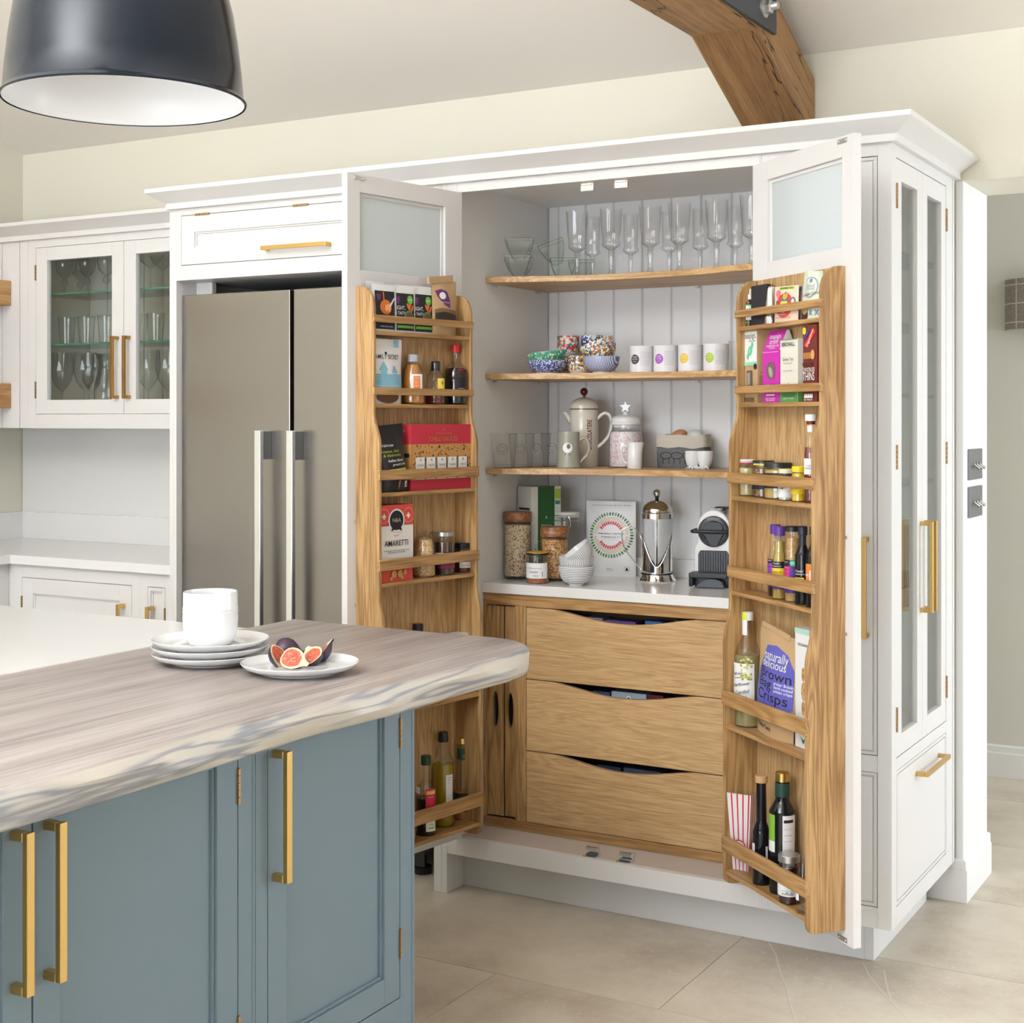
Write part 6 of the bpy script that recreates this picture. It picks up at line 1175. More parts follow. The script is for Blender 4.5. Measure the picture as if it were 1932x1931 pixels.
def petals():
    m, N, L, p = nt('petal_blue'); tc = N.new('ShaderNodeTexCoord'); mp = N.new('ShaderNodeMapping'); w_ = N.new('ShaderNodeTexWave'); w_.wave_type = 'BANDS'; w_.inputs['Scale'].default_value = 70; w_.inputs['Distortion'].default_value = 2.0
    L.new(tc.outputs['Object'], w_.inputs['Vector']); r = ramp(N, [(0.15, (0.68, 0.70, 0.76)), (0.55, (0.17, 0.21, 0.42)), (0.9, (0.12, 0.16, 0.36))]); L.new(w_.outputs['Fac'], r.inputs['Fac']); L.new(r.outputs['Color'], p.inputs['Base Color']); p.inputs['Roughness'].default_value = 0.15
    return m
b1 = shelf_at(1135, 0.33, ZS2)
put('rice_bowl', bowl_mesh(0.057, 0.052, petals(), 0.5), 'blue petal-striped bowl at the bottom of the right-hand bowl stack', 'bowl', b1, group=gb)
put('rice_bowl', bowl_mesh(0.055, 0.046, P_OLIVE, 0.5), 'tilted white bowl with a bird medallion, lower of the tilted pair', 'bowl', b1+Vector((0.001, 0, 0.040)), (rad(4), rad(-14), 0.5), gb)
put('rice_bowl', bowl_mesh(0.056, 0.046, P_MULTI, 0.5), 'tilted bowl sprinkled with red and blue flowers, topmost of its stack', 'bowl', b1+Vector((-0.003, 0, 0.056)), (rad(4), rad(-19), 0.2), gb)
# tea tins
for k, (px, c, nm) in enumerate(((1211, (0.055, 0.025, 0.04), 'plum'), (1256, (0.33, 0.08, 0.42), 'violet'), (1303, (0.72, 0.48, 0.03), 'yellow'), (1351, (0.36, 0.50, 0.03), 'lime green'))):
    p = shelf_at(px, 0.33-0.012*(k == 3), ZS2); t = thing('tea_tin', 'white tea tin with a round %s badge' % nm, 'tin', p, 0, 'white tea tins'); r = 0.0375; h = 0.082; A = rad(14)
    g = G(); g.lathe([(r-0.001, 0), (r, 0.001), (r, h-0.004), (r+0.0006, h-0.003), (r+0.0006, h-0.001), (r-0.001, h), (r-0.003, h-0.002), (0.001, h-0.002)], 36); obj('tin', g, mat('tin_white', (0.76, 0.75, 0.77), 0.35), t)
    g = G(); aa = A-0.42; cyl_disc(g, r+0.0006, aa, 0.040, 0.0150, 0); wrap_text(g, 'PLUM', 0.0065, r+0.0012, aa, 0.047, 1); wrap_text(g, 'DE THE', 0.0055, r+0.0012, aa, 0.040, 1); wrap_text(g, 'tea tin', 0.005, r+0.0012, aa, 0.033, 1)
    for j in range(9): wrap_text(g, 'loose leaf tea blend', 0.0040, r+0.0012, A+0.45, 0.062-0.005*j, 2)
    obj('badge', g, [Pal.get(c), LABELW, Pal.get((0.35, 0.34, 0.36))], t)
def tumbler_mesh(R0, R1, h, base=0.006):
    g = G(); g.lathe([(R0*0.96, 0), (R0, 0.001), (R1, h)], 36); g.f = [f for f in g.f if len(f) == 4 or g.v[f[0]][2] < 0.01]; g.mi = [0]*len(g.f); g.sm = [True]*len(g.f); g.lathe([(R0-0.0015, base), (0.001, base+0.0015)], 36); g.tube([(R1*sin(2*pi*i/36), -R1*cos(2*pi*i/36), h) for i in range(36)], 0.0007, 5, closed=True); return mesh('tumbler', g, GLASS)
put('tumbler', tumbler_mesh(0.028, 0.031, 0.088), 'clear glass tumbler beside the lime tea tin, cut by the right rack', 'glass', shelf_at(1394, 0.34, ZS2))
# tumblers with a heart stamp
HT = tumbler_mesh(0.0335, 0.0420, 0.107, 0.010)
def heart_ring(t, R_, a, z):
    g = G(); g.tube([((R_+0.0008)*sin(a+0.016*cos(u)/R_), -(R_+0.0008)*cos(a+0.016*cos(u)/R_), z+0.016*sin(u)) for u in [2*pi*i/28 for i in range(28)]], 0.0010, 5, closed=True)
    pts = []
    for i in range(24):
        u = 2*pi*i/24; X = 0.0088*sin(u)**3; Z = 0.0006*(13*cos(u)-5*cos(2*u)-2*cos(3*u)-cos(4*u)); pts.append(((R_+0.0008)*sin(a+X/R_), -(R_+0.0008)*cos(a+X/R_), z+Z))
    g.tube(pts, 0.0009, 5, closed=True); obj('heart_stamp', g, thin_glass('embossed_glass', (0.72, 0.74, 0.74), 3.0), t)
for k, (px, Y) in enumerate(((951, 0.222), (984, 0.285), (1015, 0.35), (1044, 0.42))):
    p = shelf_at(px, Y, ZS3); t = thing('tumbler', ['heart-stamped glass tumbler nearest the left wall of the pantry', 'second heart-stamped tumbler from the left', 'third heart-stamped tumbler, beside the fourth near the mug', 'heart-stamped tumbler half hidden by the grey mug'][k], 'glass', p, 0, 'heart-stamped tumblers')
    obj('glass', HT, None, t); heart_ring(t, 0.0384, rad(22), 0.060)
# grey sheep mug
p, r = stand(1050, 1096, 881, ZS3, 0.315); h = hgt(p, 815); t = thing('mug', 'grey-green stoneware mug with a white sheep badge', 'mug', p, rad(24))
MUGM = mat('stoneware_grey', (0.30, 0.29, 0.24), 0.3, coat=0.3); r = r*0.97
g = G(); g.lathe([(r*0.98, 0), (r*1.03, 0.003), (r, 0.012), (r*0.90, h*0.5), (r*0.92, h*0.97), (r*0.90, h), (r*0.84, h), (r*0.82, 0.01), (0.001, 0.008)], 40); obj('body', g, MUGM, t)
g = G(); g.tube([(r*0.88, 0, h*0.74), (r*1.25, 0, h*0.82), (r*1.62, 0, h*0.74), (r*1.72, 0, h*0.55), (r*1.55, 0, h*0.36), (r*1.2, 0, h*0.24), (r*0.94, 0, h*0.13)], [0.004, 0.005, 0.005, 0.005, 0.005, 0.0045, 0.004], 10); obj('handle', g, MUGM, t)
g = G(); cyl_disc(g, r*0.95, -0.05, h*0.56, 0.016, 0); cyl_disc(g, r*0.95+0.0004, 0.05, h*0.60, 0.006, 1, 1.3); wrap_text(g, 'II  II', 0.012, r*0.95+0.0008, -0.05, h*0.375, 1); obj('badge', g, [LABELW, Pal.get((0.12, 0.11, 0.09))], t)
# chocolate pot
p, r = stand(1075, 1129, 880, ZS3, 0.45); h = hgt(p, 772)-0.002; t = thing('chocolate_pot', 'tall cream chocolate pot with brown ball knob and brown lettering', 'pot', p, rad(16))
CRM = mat('cream_glaze', (0.66, 0.62, 0.53), 0.18, coat=0.4); BRN = mat('brown_glaze', (0.09, 0.014, 0.010), 0.25)
g = G(); g.lathe([(r*0.96, 0), (r, 0.003), (r, h*0.96), (r*0.97, h)], 40); obj('body', g, CRM, t)
g = G(); g.lathe([(r*1.01, h), (r*1.01, h+0.003)], 40, mi=1); g.lathe([(r*1.02, h+0.003), (r*1.02, h+0.006)]+[(r*1.02*cos(pi/2*q/8)+0.0005, h+0.006+0.034*sin(pi/2*q/8)) for q in range(1, 9)], 40); obj('lid', g, [CRM, BRN], t)
g = G(); g.lathe([(0.004, h+0.036), (0.004, h+0.048)], 12); g.ball((0, 0, h+0.058), 0.0125, 10); obj('knob', g, BRN, t)
g = G(); a = r; g.tube([(-a*0.85, 0, h*0.80), (-a*1.12, 0, h*0.87), (-a*1.42, 0, h*0.955)], [0.016, 0.010, 0.005], 10); obj('spout', g, CRM, t)
g = G(); g.tube([(a*0.95, 0, h*0.84), (a*1.35, 0, h*0.93), (a*1.72, 0, h*0.92), (a*1.95, 0, h*0.80), (a*1.85, 0, h*0.60), (a*1.5, 0, h*0.46), (a*0.95, 0, h*0.34)], 0.0062, 10); obj('handle', g, CRM, t)
g = G(); wrap_text(g, 'CHOCOLATI\u00c8RE', h*0.52/tw_('CHOCOLATI\u00c8RE'), r+0.0008, rad(34), h*0.56, 0, vertical=True, sx=1.7, bold=0.02); obj('lettering', g, Pal.get((0.13, 0.02, 0.014)), t)
# sweets jar with star lid
p, r = stand(1149, 1212, 880, ZS3, 0.46); h = hgt(p, 802); t = thing('sweet_jar', 'glass jar of pink and white marshmallows with a white star-topped lid', 'jar', p, 0)
g = G(); g.lathe([(r*0.96, 0), (r, 0.003), (r, h*0.74), (r*0.92, h*0.84), (r*0.80, h*0.90), (r*0.80, h)], 40); g.f = [f for f in g.f if len(f) == 4 or g.v[f[0]][2] < 0.005]; g.mi = [0]*len(g.f); g.sm = [True]*len(g.f); obj('jar_glass', g, GLASS, t)
g = G(); g.lathe([(r*0.93, 0.003), (r*0.965, 0.006), (r*0.965, h*0.76), (r*0.86, h*0.84), (0.001, h*0.86)], 48, rf=lambda a, i: 1-0.012*abs(sin(9*a+i))); obj('marshmallows', g, speckle('marshmallow', [(0.78, 0.72, 0.72), (0.70, 0.46, 0.50), (0.80, 0.77, 0.76), (0.72, 0.54, 0.57), (0.78, 0.74, 0.74)], 190, 0.7), t, kind='stuff')
g = G(); g.lathe([(r*0.74, h-0.008), (r*0.76, h), (r*0.90, h+0.001), (r*0.92, h+0.007), (r*0.88, h+0.010), (r*0.86, h+0.016)]+[(r*0.86*cos(pi/2*q/7)*0.8+r*0.17, h+0.016+0.018*sin(pi/2*q/7)) for q in range(1, 8)]+[(r*0.16, h+0.042), (0.001, h+0.042)], 40); obj('lid', g, CERAMIC, t)
g = G(); st = []
for j in range(10): a = pi*j/5+pi/2; q = 0.0215 if j % 2 == 0 else 0.010; st.append((q*cos(a), h+0.057+q*sin(a)))
g.prism(st, 'y', -0.006, 0.006); obj('star_knob', g, CERAMIC, t, rot=(0, 0, rad(15)), bev=0.0012)
# small white jug
p, r = stand(1183, 1212, 882, ZS3, 0.355); h = hgt(p, 835); t = thing('jug', 'little white milk jug in front of the marshmallow jar', 'jug', p, rad(16))
def jrf(a, i): return 1+(0.22*max(0, cos(a-pi/2))**6 if i in (3, 4, 5) else 0)
g = G(); g.lathe([(r*0.94, 0), (r, 0.002), (r*0.98, h*0.6), (r*0.96, h*0.9), (r*1.02, h), (r*0.95, h), (r*0.88, h*0.8), (r*0.88, 0.004), (0.001, 0.004)], 40, rf=jrf); obj('body', g, CERAMIC, t)
g = G(); g.tube([(-r*0.95, 0, h*0.86), (-r*1.5, 0, h*0.84), (-r*1.75, 0, h*0.6), (-r*1.5, 0, h*0.3), (-r*0.95, 0, h*0.2)], 0.0032, 8); obj('handle', g, CERAMIC, t)
# felt basket with eggs
q0 = at_z(1278, 884, ZS3); t = thing('felt_basket', 'grey felt basket with turned-down linen rim', 'basket', q0+Vector((0.0, 0.05, 0)), rad(6)); bw2, bd2, bh = 0.082, 0.042, 0.104
FELT = mat('grey_felt', (0.13, 0.13, 0.135), 0.95, bump=0.8, bscale=220); LINEN = mat('linen', (0.50, 0.46, 0.39), 0.9, bump=0.5, bscale=300)
def rring(a, b, z, n=40, p_=5.0):
    o = []
    for j in range(n):
        u = 2*pi*j/n; c_, s_ = cos(u), sin(u); o.append((a*abs(c_)**(2/p_)*(1 if c_ > 0 else -1), b*abs(s_)**(2/p_)*(1 if s_ > 0 else -1), z))
    return o
def loft(rings, mi=0):
    g = G(); n = len(rings[0]); vs = [v for r_ in rings for v in r_]; fs = []
    for k in range(len(rings)-1):
        for j in range(n): fs.append((k*n+j, k*n+(j+1) % n, (k+1)*n+(j+1) % n, (k+1)*n+j))
    fs.append(tuple(range(n))[::-1]); g.add(vs, fs, mi, True); return g
obj('body', loft([rring(bw2*0.94, bd2*0.94, 0), rring(bw2*0.98, bd2, 0.006), rring(bw2*1.0, bd2*1.03, 0.05), rring(bw2*0.97, bd2, bh-0.012), rring(bw2*0.92, bd2*0.9, bh-0.012), rring(bw2*0.90, bd2*0.86, 0.02)]), FELT, t)
wv = lambda r_, k: [(x, y, z+0.003*sin(7*x/bw2+k)) for x, y, z in r_]
obj('rim', loft([wv(rring(bw2*1.02, bd2*1.06, bh-0.040), 1), wv(rring(bw2*1.035, bd2*1.08, bh-0.02), 2), wv(rring(bw2*1.0, bd2*1.04, bh), 0.5), wv(rring(bw2*0.93, bd2*0.93, bh-0.002), 0.5), wv(rring(bw2*0.92, bd2*0.9, bh-0.03), 0.5)]), LINEN, t)
g = G()
for j in range(3):
    o_ = -0.045+0.036*j; g.tube([(o_+0.018*cos(u), -bd2*1.035-0.001, 0.040+0.010*sin(u)) for u in [2*pi*i/16 for i in range(16)]], 0.0009, 4, closed=True)
    for e in (-0.01, 0.01): g.tube([(o_+e, -bd2*1.035-0.001, 0.030), (o_+e, -bd2*1.03-0.001, 0.014)], 0.0009, 4)
obj('stitched_sheep', g, Pal.get((0.03, 0.03, 0.032)), t)
g = G(); g.box(-bw2*0.86, bw2*0.86, -bd2*0.8, bd2*0.8, 0.0265, 0.028); obj('lining', g, LINEN, t)
def egg(c, label, loc, rot):
    g = G(); g.lathe([(max(1e-6, 0.0215*sin(u)*(1-0.10*cos(u))), -0.028*cos(u)) for u in [pi*i/16 for i in range(17)]], 28); return put('egg', mesh('egg', g, c), label, 'egg', loc, rot, 'eggs in the felt basket')
EGB, EGW = mat('brown_eggshell', (0.44, 0.20, 0.09), 0.4), mat('pale_eggshell', (0.64, 0.68, 0.64), 0.4)
bp = t.location
egg(EGB, 'brown egg showing over the rim of the felt basket', bp+Vector((-0.013, -0.004, 0.100)), (0, rad(80), rad(10)))
egg(EGW, 'pale blue-white egg showing over the rim of the felt basket', bp+Vector((0.038, 0.0, 0.099)), (0, rad(95), rad(-5)))
egg(EGB, 'brown egg under the two that show in the felt basket', bp+Vector((-0.02, 0.004, 0.052)), (0, rad(85), rad(20))); egg(EGW, 'pale egg under the two that show in the felt basket', bp+Vector((0.034, 0.004, 0.052)), (0, rad(85), rad(-12)))
# footed egg cups
q0 = at_z(1312, 886, ZS3)+Vector((0.002, 0.022, 0)); t = thing('egg_cup', 'white double egg cup standing on little web feet', 'egg cup', q0, rad(10)); h = 0.056
g = G()
for e in (-0.019, 0.019):
    pr = [(0.012, 0.004), (0.019, 0.014), (0.0235, 0.032), (0.0245, h), (0.0225, h), (0.0205, 0.032), (0.010, 0.012), (0.001, 0.011)]
    g.lathe(pr, 30, c=(e, 0, 0))
obj('cups', g, CERAMIC, t)
g = G()
for e in (-0.022, -0.004, 0.010, 0.026):
    for s_ in (-0.5, 0, 0.5): g.tube([(e, -0.008, 0.010), (e+0.010*s_, -0.022, 0.005), (e+0.022*s_, -0.032, 0.0022)], [0.004, 0.0032, 0.0018], 6)
obj('feet', g, CERAMIC, t)
# ------------------------------------------------------------------ things on the pantry worktop
ACA = wood('acacia_lid', (0.14, 0.045, 0.015), (0.26, 0.10, 0.035), (0.38, 0.17, 0.065), 'X', figure=0.7, scale=2.5)
MUES = speckle('muesli', [(0.56, 0.44, 0.28), (0.66, 0.56, 0.39), (0.48, 0.33, 0.18), (0.72, 0.62, 0.46), (0.17, 0.07, 0.035), (0.62, 0.50, 0.33)], 330, 0.6)
GRAN = speckle('granola', [(0.48, 0.26, 0.08), (0.60, 0.38, 0.15), (0.34, 0.13, 0.03), (0.66, 0.48, 0.22), (0.16, 0.05, 0.03), (0.45, 0.14, 0.02)], 280, 0.5)
def storage_jar(pl, pr, base, top, lidh, cont, label, cname, Adj=0):
    p, r = stand(pl, pr, base, ZC)
    if pl < 960: r = 0.0450; p = shelf_at(976.5, 0.292, ZC)
    else: p, r = stand(pl, pr, base, ZC, 0.31)
    h = hgt(p, top); t = thing('storage_jar', label, 'jar', p, rad(15))
    g = G(); rr = r*0.97; g.lathe([(rr*0.94, 0), (rr, 0.004), (rr, h-lidh+0.002)], 44); g.f = [f for f in g.f if len(f) == 4 or g.v[f[0]][2] < 0.002]; g.mi = [0]*len(g.f); g.sm = [True]*len(g.f); obj('jar_glass', g, GLASS, t)
    g = G(); g.lathe([(rr*0.90, 0.010), (rr*0.955, 0.013), (rr*0.955, h-lidh-0.010), (rr*0.6, h-lidh-0.005), (0.001, h-lidh-0.006)], 44, rf=lambda a, i: 1-0.006*abs(sin(17*a+3*i))); obj(cname, g, cont, t, kind='stuff')
    g = G(); g.lathe([(r*0.99, h-lidh), (r*1.015, h-lidh+0.001), (r*1.015, h-0.002), (r*0.99, h), (0.001, h)], 44); obj('lid', g, ACA, t); return t
storage_jar(949, 1004, 1089, 966, 0.031, MUES, 'tall glass jar of muesli with thick wooden lid at the left of the worktop', 'muesli')
storage_jar(1019, 1073, 1090, 994, 0.030, GRAN, 'shorter glass jar of granola with wooden lid', 'granola')
phi = rad(62); bl = shelf_at(977, 0.365, ZC); fl_ = bl-Vector((-sin(phi), cos(phi), 0))*0.080; q0 = fl_+Vector((cos(phi), sin(phi), 0))*0.0575; q0.z = ZC; h = CAM.z+(HY-919)/FPX*depth(fl_)-ZC
carton('cereal_box', 'tall green and white organic cereal box behind the glass jars', 'box', q0, phi, 0.115, h, 0.080, mat('cereal_white', (0.68, 0.68, 0.62), 0.5), [('r', 0.22, 0.78, 0.0, 1.0, (0.018, 0.085, 0.022)), ('r', 0.80, 0.98, 0.86, 0.97, (0.36, 0.48, 0.03)), ('r', 0.80, 0.96, 0.80, 0.84, (0.02, 0.22, 0.12)), ('d', 0.50, 0.66, 0.04, (0.35, 0.42, 0.3), 0.8), ('t', 'Waitrose', 0.34, 0.50, 0.57, PAPERW, 1.2), ('t', 'DUCHY', 0.36, 0.50, 0.51, PAPERW, 1.5), ('t', 'organic', 0.42, 0.52, 0.445, (0.55, 0.55, 0.06), 1.4, 0.1), ('t', 'rolled porridge oats', 0.5, 0.50, 0.40, (0.3, 0.45, 0.2))], -1, [('r', 0.1, 0.9, 0.74, 0.765, INK), ('r', 0.1, 0.9, 0.57, 0.59, INK)]+[('t', 'nutrition information values', 0.78, 0.5, 0.72-0.018*k, (0.2, 0.2, 0.2)) for k in range(8)])
# clip-top jar
p, r = stand(1045, 1094, 1078, ZC, 0.44); h = hgt(p, 966); t = thing('clip_jar', 'large clip-top glass jar with white lid behind the granola jar', 'jar', p, rad(10))
g = G(); g.lathe([(r*0.94, 0), (r, 0.006), (r, h*0.70), (r*0.90, h*0.80), (r*0.86, h*0.83), (r*0.96, h*0.84), (r*0.96, h*0.90), (r*0.92, h*0.92)], 40); g.f = [f for f in g.f if len(f) == 4 or g.v[f[0]][2] < 0.002]; g.mi = [0]*len(g.f); g.sm = [True]*len(g.f); obj('jar_glass', g, GLASS, t)
g = G(); g.lathe([(r*0.92, h*0.925), (r*0.96, h*0.935), (r*0.96, h*0.965), (r*0.97, h*0.972), (r*1.0, h*0.985), (r*0.97, h*1.0), (0.001, h*1.0)], 40); obj('lid', g, mat('lid_white', (0.66, 0.66, 0.62), 0.3), t)
g = G(); a = r*1.02
for zz in (h*0.87, h*0.95): g.tube([(a*sin(2*pi*i/32), -a*cos(2*pi*i/32), zz) for i in range(32)], 0.0011, 6, closed=True)
g.tube([(a*0.3, -a*0.97, h*0.95), (a*0.5, -a*1.06, h*0.93), (a*0.62, -a*1.02, h*0.82), (a*0.42, -a*1.08, h*0.72), (a*0.2, -a*1.08, h*0.74)], 0.0012, 6); obj('wire_clip', g, CHROME, t)
g = G(); g.lathe([(r*0.90, 0.004), (r*0.95, 0.008), (r*0.95, h*0.30), (0.001, h*0.31)], 36); obj('contents', g, speckle('brown_sugar', [(0.20, 0.09, 0.03), (0.28, 0.13, 0.05)], 200, 0.6), t)
# honey jar, herb sprigs
p, r = stand(993, 1036, 1097, ZC, 0.218); h = hgt(p, 1041)
vessel('honey_jar', 'honey jar with black rim lid and white handwritten label on the pantry worktop', 'jar', p, rad(14), norm([(0.94, 0), (1, 0.03), (1, 0.72), (0.97, 0.80), (0.90, 0.86), (0.90, 0.92)], r, h), GLASS, juice('clear_honey', (0.34, 0.10, 0.03)), 0.20, (mat('honey_lid', (0.50, 0.26, 0.03), 0.35), [(r*0.97, h*0.90), (r*0.97, h*0.985), (r*0.93, h), (0.001, h)]), [(LABELW, r, -1.3, 1.2, h*0.17, h*0.66), (BLACK, r*0.985, -3.1, 3.1, h*0.90, h*0.965)], [('Les Saveurs de Provence', 0.046, r, 0.0, h*0.50, (0.10, 0.09, 0.10), -0.03), ('Lavender', 0.030, r, -0.1, h*0.38, (0.08, 0.07, 0.08)), ('Honey', 0.016, r, 0.1, h*0.26, (0.08, 0.07, 0.08)), ('l', 0.002, r, 0.65, h*0.30, (0.12, 0.10, 0.2))])
p, r = stand(1005, 1021, 1080, ZC, 0.268); t = thing('rosemary_sprigs', 'dark green rosemary sprigs in a small tin between the two wooden-lidded jars', 'herb', p)
g = G(); random.seed(11)
for i in range(9):
    a, b = random.uniform(-0.016, 0.016), random.uniform(-0.012, 0.012); hh_ = random.uniform(0.085, 0.115); x0_, y0_ = a*0.4, b*0.4
    for j in range(16):
        f = 0.45+0.55*j/16; X = x0_+a*1.4*f; Y = y0_+b*1.4*f; Z = hh_*f; u = random.uniform(0, 6.28); L_ = 0.013
        d_ = Vector((cos(u)*0.6, sin(u)*0.6, 0.8)).normalized(); s_ = d_.cross(Vector((0, 0, 1))).normalized()*0.0011; P0 = Vector((X, Y, Z)); P1 = P0+d_*L_
        g.add([P0-s_, P0+s_, P1+s_*0.3, P1-s_*0.3], [(0, 1, 2, 3)], i % 2)
obj('leaves', g, [Pal.get((0.055, 0.10, 0.06)), Pal.get((0.12, 0.17, 0.11))], t, kind='stuff')
g = G(); g.lathe([(0.0085, 0), (0.009, 0.05), (0.0078, 0.05), (0.0075, 0.003), (0.001, 0.003)], 20); obj('tin', g, NICKEL, t)
# striped bowls
def stripes(name, vertical, n):
    m, N, L, p = nt(name); tc = N.new('ShaderNodeTexCoord'); sp = N.new('ShaderNodeSeparateXYZ'); L.new(tc.outputs['Object'], sp.inputs[0])
    if vertical:
        at = N.new('ShaderNodeMath'); at.operation = 'ARCTAN2'; L.new(sp.outputs['Y'], at.inputs[0]); L.new(sp.outputs['X'], at.inputs[1]); src = at.outputs[0]; k = n/(2*pi)
    else: src = sp.outputs['Z']; k = n
    mu = N.new('ShaderNodeMath'); mu.operation = 'MULTIPLY'; mu.inputs[1].default_value = k; L.new(src, mu.inputs[0]); fr_ = N.new('ShaderNodeMath'); fr_.operation = 'FRACT'; L.new(mu.outputs[0], fr_.inputs[0])
    c = N.new('ShaderNodeMath'); c.operation = 'LESS_THAN'; c.inputs[1].default_value = 0.24; L.new(fr_.outputs[0], c.inputs[0])
    mx = N.new('ShaderNodeMix'); mx.data_type = 'RGBA'; mx.inputs[6].default_value = (0.80, 0.80, 0.81, 1); mx.inputs[7].default_value = (0.03, 0.03, 0.04, 1); L.new(c.outputs[0], mx.inputs[0]); L.new(mx.outputs[2], p.inputs['Base Color']); p.inputs['Roughness'].default_value = 0.12
    return m
p = shelf_at(1087, 0.218, ZC); r = 0.055; SV, SH = stripes('vertical_stripe', True, 56), stripes('ring_stripe', False, 185)
gs = 'striped noodle bowls'
put('noodle_bowl', bowl_mesh(r, 0.060, SH, 0.42), 'white bowl ringed with thin black lines at the bottom of the stack', 'bowl', p, group=gs)
put('noodle_bowl', bowl_mesh(r*1.0, 0.060, SV, 0.42), 'white bowl with upright black stripes nested in the ringed bowl', 'bowl', p+Vector((0, 0, 0.030)), group=gs)
put('noodle_bowl', bowl_mesh(r*0.98, 0.056, SV, 0.42), 'tipped striped bowl leaning on top of the bowl stack', 'bowl', p+Vector((0.028, 0.012, 0.066)), (rad(12), rad(-38), 0.25), group=gs)
# porridge pouch
q0 = at_z(1146, 1088, ZC)+Vector((0, 0.026, 0)); d_ = depth(q0); w = (1193-1097)*d_/FPX*1.02; h = hgt(q0, 946)
sp = []
cx_, cz_ = 0.53, 0.55; asp = w/h
for k in range(46):
    a = 2*pi*k/46; R_ = 0.405; sp.append(('d', cx_+R_*cos(a), cz_+R_*sin(a)*asp, 0.036, ((0.045, 0.15, 0.045), (0.16, 0.30, 0.22), (0.07, 0.20, 0.05))[k % 3], 0.5, a-pi/2))
for R_, n in ((0.335, 60), (0.305, 54), (0.275, 48)):
    for k in range(n):
        a = 2*pi*k/n
        if abs(sin(a)) > 0.10 and not (R_ < 0.29 and abs(sin(a)) < 0.3): sp.append(('d', cx_+R_*cos(a), cz_+R_*sin(a)*asp, 0.0105, (0.55, 0.33, 0.10), 1.0))
for s_ in (1, -1):
    for k in range(11): a = rad(35+11*k)*s_; sp.append(('d', cx_+0.235*cos(a), cz_+0.235*sin(a)*asp, 0.034, ((0.55, 0.03, 0.07), (0.62, 0.06, 0.13))[k % 2], 0.55, a-pi/2))
sp = [s_ if s_[0] != 'd' or len(s_) < 7 else s_ for s_ in sp]
sp += [('t', 'THE GREAT BRITISH', 0.52, 0.53, 0.568, INK, 1.05), ('t', 'PORRIDGE C\u00ba', 0.38, 0.53, 0.522, INK, 1.05), ('t', '100% natural instant porridge', 0.28, 0.53, 0.492, (0.4, 0.4, 0.4)), ('t', 'Goji Berry &', 0.2, 0.53, 0.30, (0.35, 0.35, 0.35)), ('t', 'Pumpkin Seed', 0.22, 0.53, 0.275, (0.35, 0.35, 0.35)), ('t', '385g e', 0.14, 0.52, 0.10, (0.3, 0.3, 0.3)), ('t', 'gluten free', 0.12, 0.52, 0.075, (0.4, 0.4, 0.4)), ('d', 0.85, 0.10, 0.055, (0.25, 0.25, 0.25)), ('d', 0.85, 0.10, 0.05, LABELW), ('p', [(0.82, 0.08), (0.88, 0.08), (0.86, 0.12), (0.84, 0.12)], INK), ('t', 'Gluten Free   No Added Sugar   High in Fibre   10% Protein', 0.78, 0.52, 0.945, (0.3, 0.3, 0.3))]
pouch('porridge_pouch', 'big white porridge pouch with rings of green and red seeds on the pantry worktop', 'pouch', q0, rad(8), w, h, 0.05, POUCHW, sp, crimp=0.35)
# cafetiere
p, r = stand(1209, 1270, 1092, ZC, 0.455); h = hgt(p, 1017); t = thing('cafetiere', 'chrome and glass cafetiere with domed lid and ball knob', 'coffee pot', p, rad(24)); rg = 0.0475
CHR = mat('mirror_chrome', (0.74, 0.72, 0.70), 0.06, 1.0)
zt_ = hgt(p, 977)
g = G(); g.lathe([(rg, 0.012), (rg, zt_)], 44); g.f = [f for f in g.f if len(f) == 4]; g.mi = [0]*len(g.f); g.sm = [True]*len(g.f); obj('beaker', g, GLASS, t)
g = G(); g.lathe([(0.060, 0), (0.061, 0.003), (0.058, 0.008), (0.0505, 0.018), (0.0495, 0.024)], 44); g.lathe([(0.0505, 0.022), (0.0505, 0.025)], 44, mi=1); obj('base', g, [CHR, BLACK], t)
# steel cradle scooped at front and back
n, k_ = 64, 8; vs = []; fs = []
for j in range(n):
    a = 2*pi*j/n; dd = abs(((2*a/pi) % 2)-1); top = 0.045+(zt_*0.80-0.045)*(1-cos(a*2))*0.5 if True else 0
    top = 0.048+(zt_*0.76-0.048)*(0.5-0.5*cos(2*a))**0.8
    for i in range(k_+1): vs.append(((rg+0.0012)*sin(a), -(rg+0.0012)*cos(a), 0.022+(top-0.022)*i/k_))
for j in range(n):
    for i in range(k_): j2 = (j+1) % n; fs.append((j*(k_+1)+i, j2*(k_+1)+i, j2*(k_+1)+i+1, j*(k_+1)+i+1))
g = G(); g.add(vs, fs, 0, True); o = obj('cradle', g, CHR, t); sm = o.modifiers.new('wall', 'SOLIDIFY'); sm.thickness = 0.0012
g = G(); g.lathe([(rg+0.004, zt_-0.002), (rg+0.004, zt_+0.014), (rg+0.006, zt_+0.016), (rg+0.001, zt_+0.018)]+[((rg+0.001)*cos(pi/2*q/9)+0.0005, zt_+0.018+0.038*sin(pi/2*q/9)) for q in range(1, 10)], 44); obj('lid', g, CHR, t)
g = G(); g.lathe([(0.007, zt_+0.055), (0.005, zt_+0.060), (0.007, zt_+0.066)], 16, mi=1); g.ball((0, 0, zt_+0.077), 0.0125, 12, mi=0); obj('knob', g, [CHR, BLACK], t)
g = G(); g.tube([(0, 0, 0.05), (0, 0, zt_+0.02)], 0.0022, 8); g.lathe([(rg*0.94, zt_-0.030), (rg*0.94, zt_-0.026)], 32) if False else None; obj('plunger_rod', g, CHR, t)
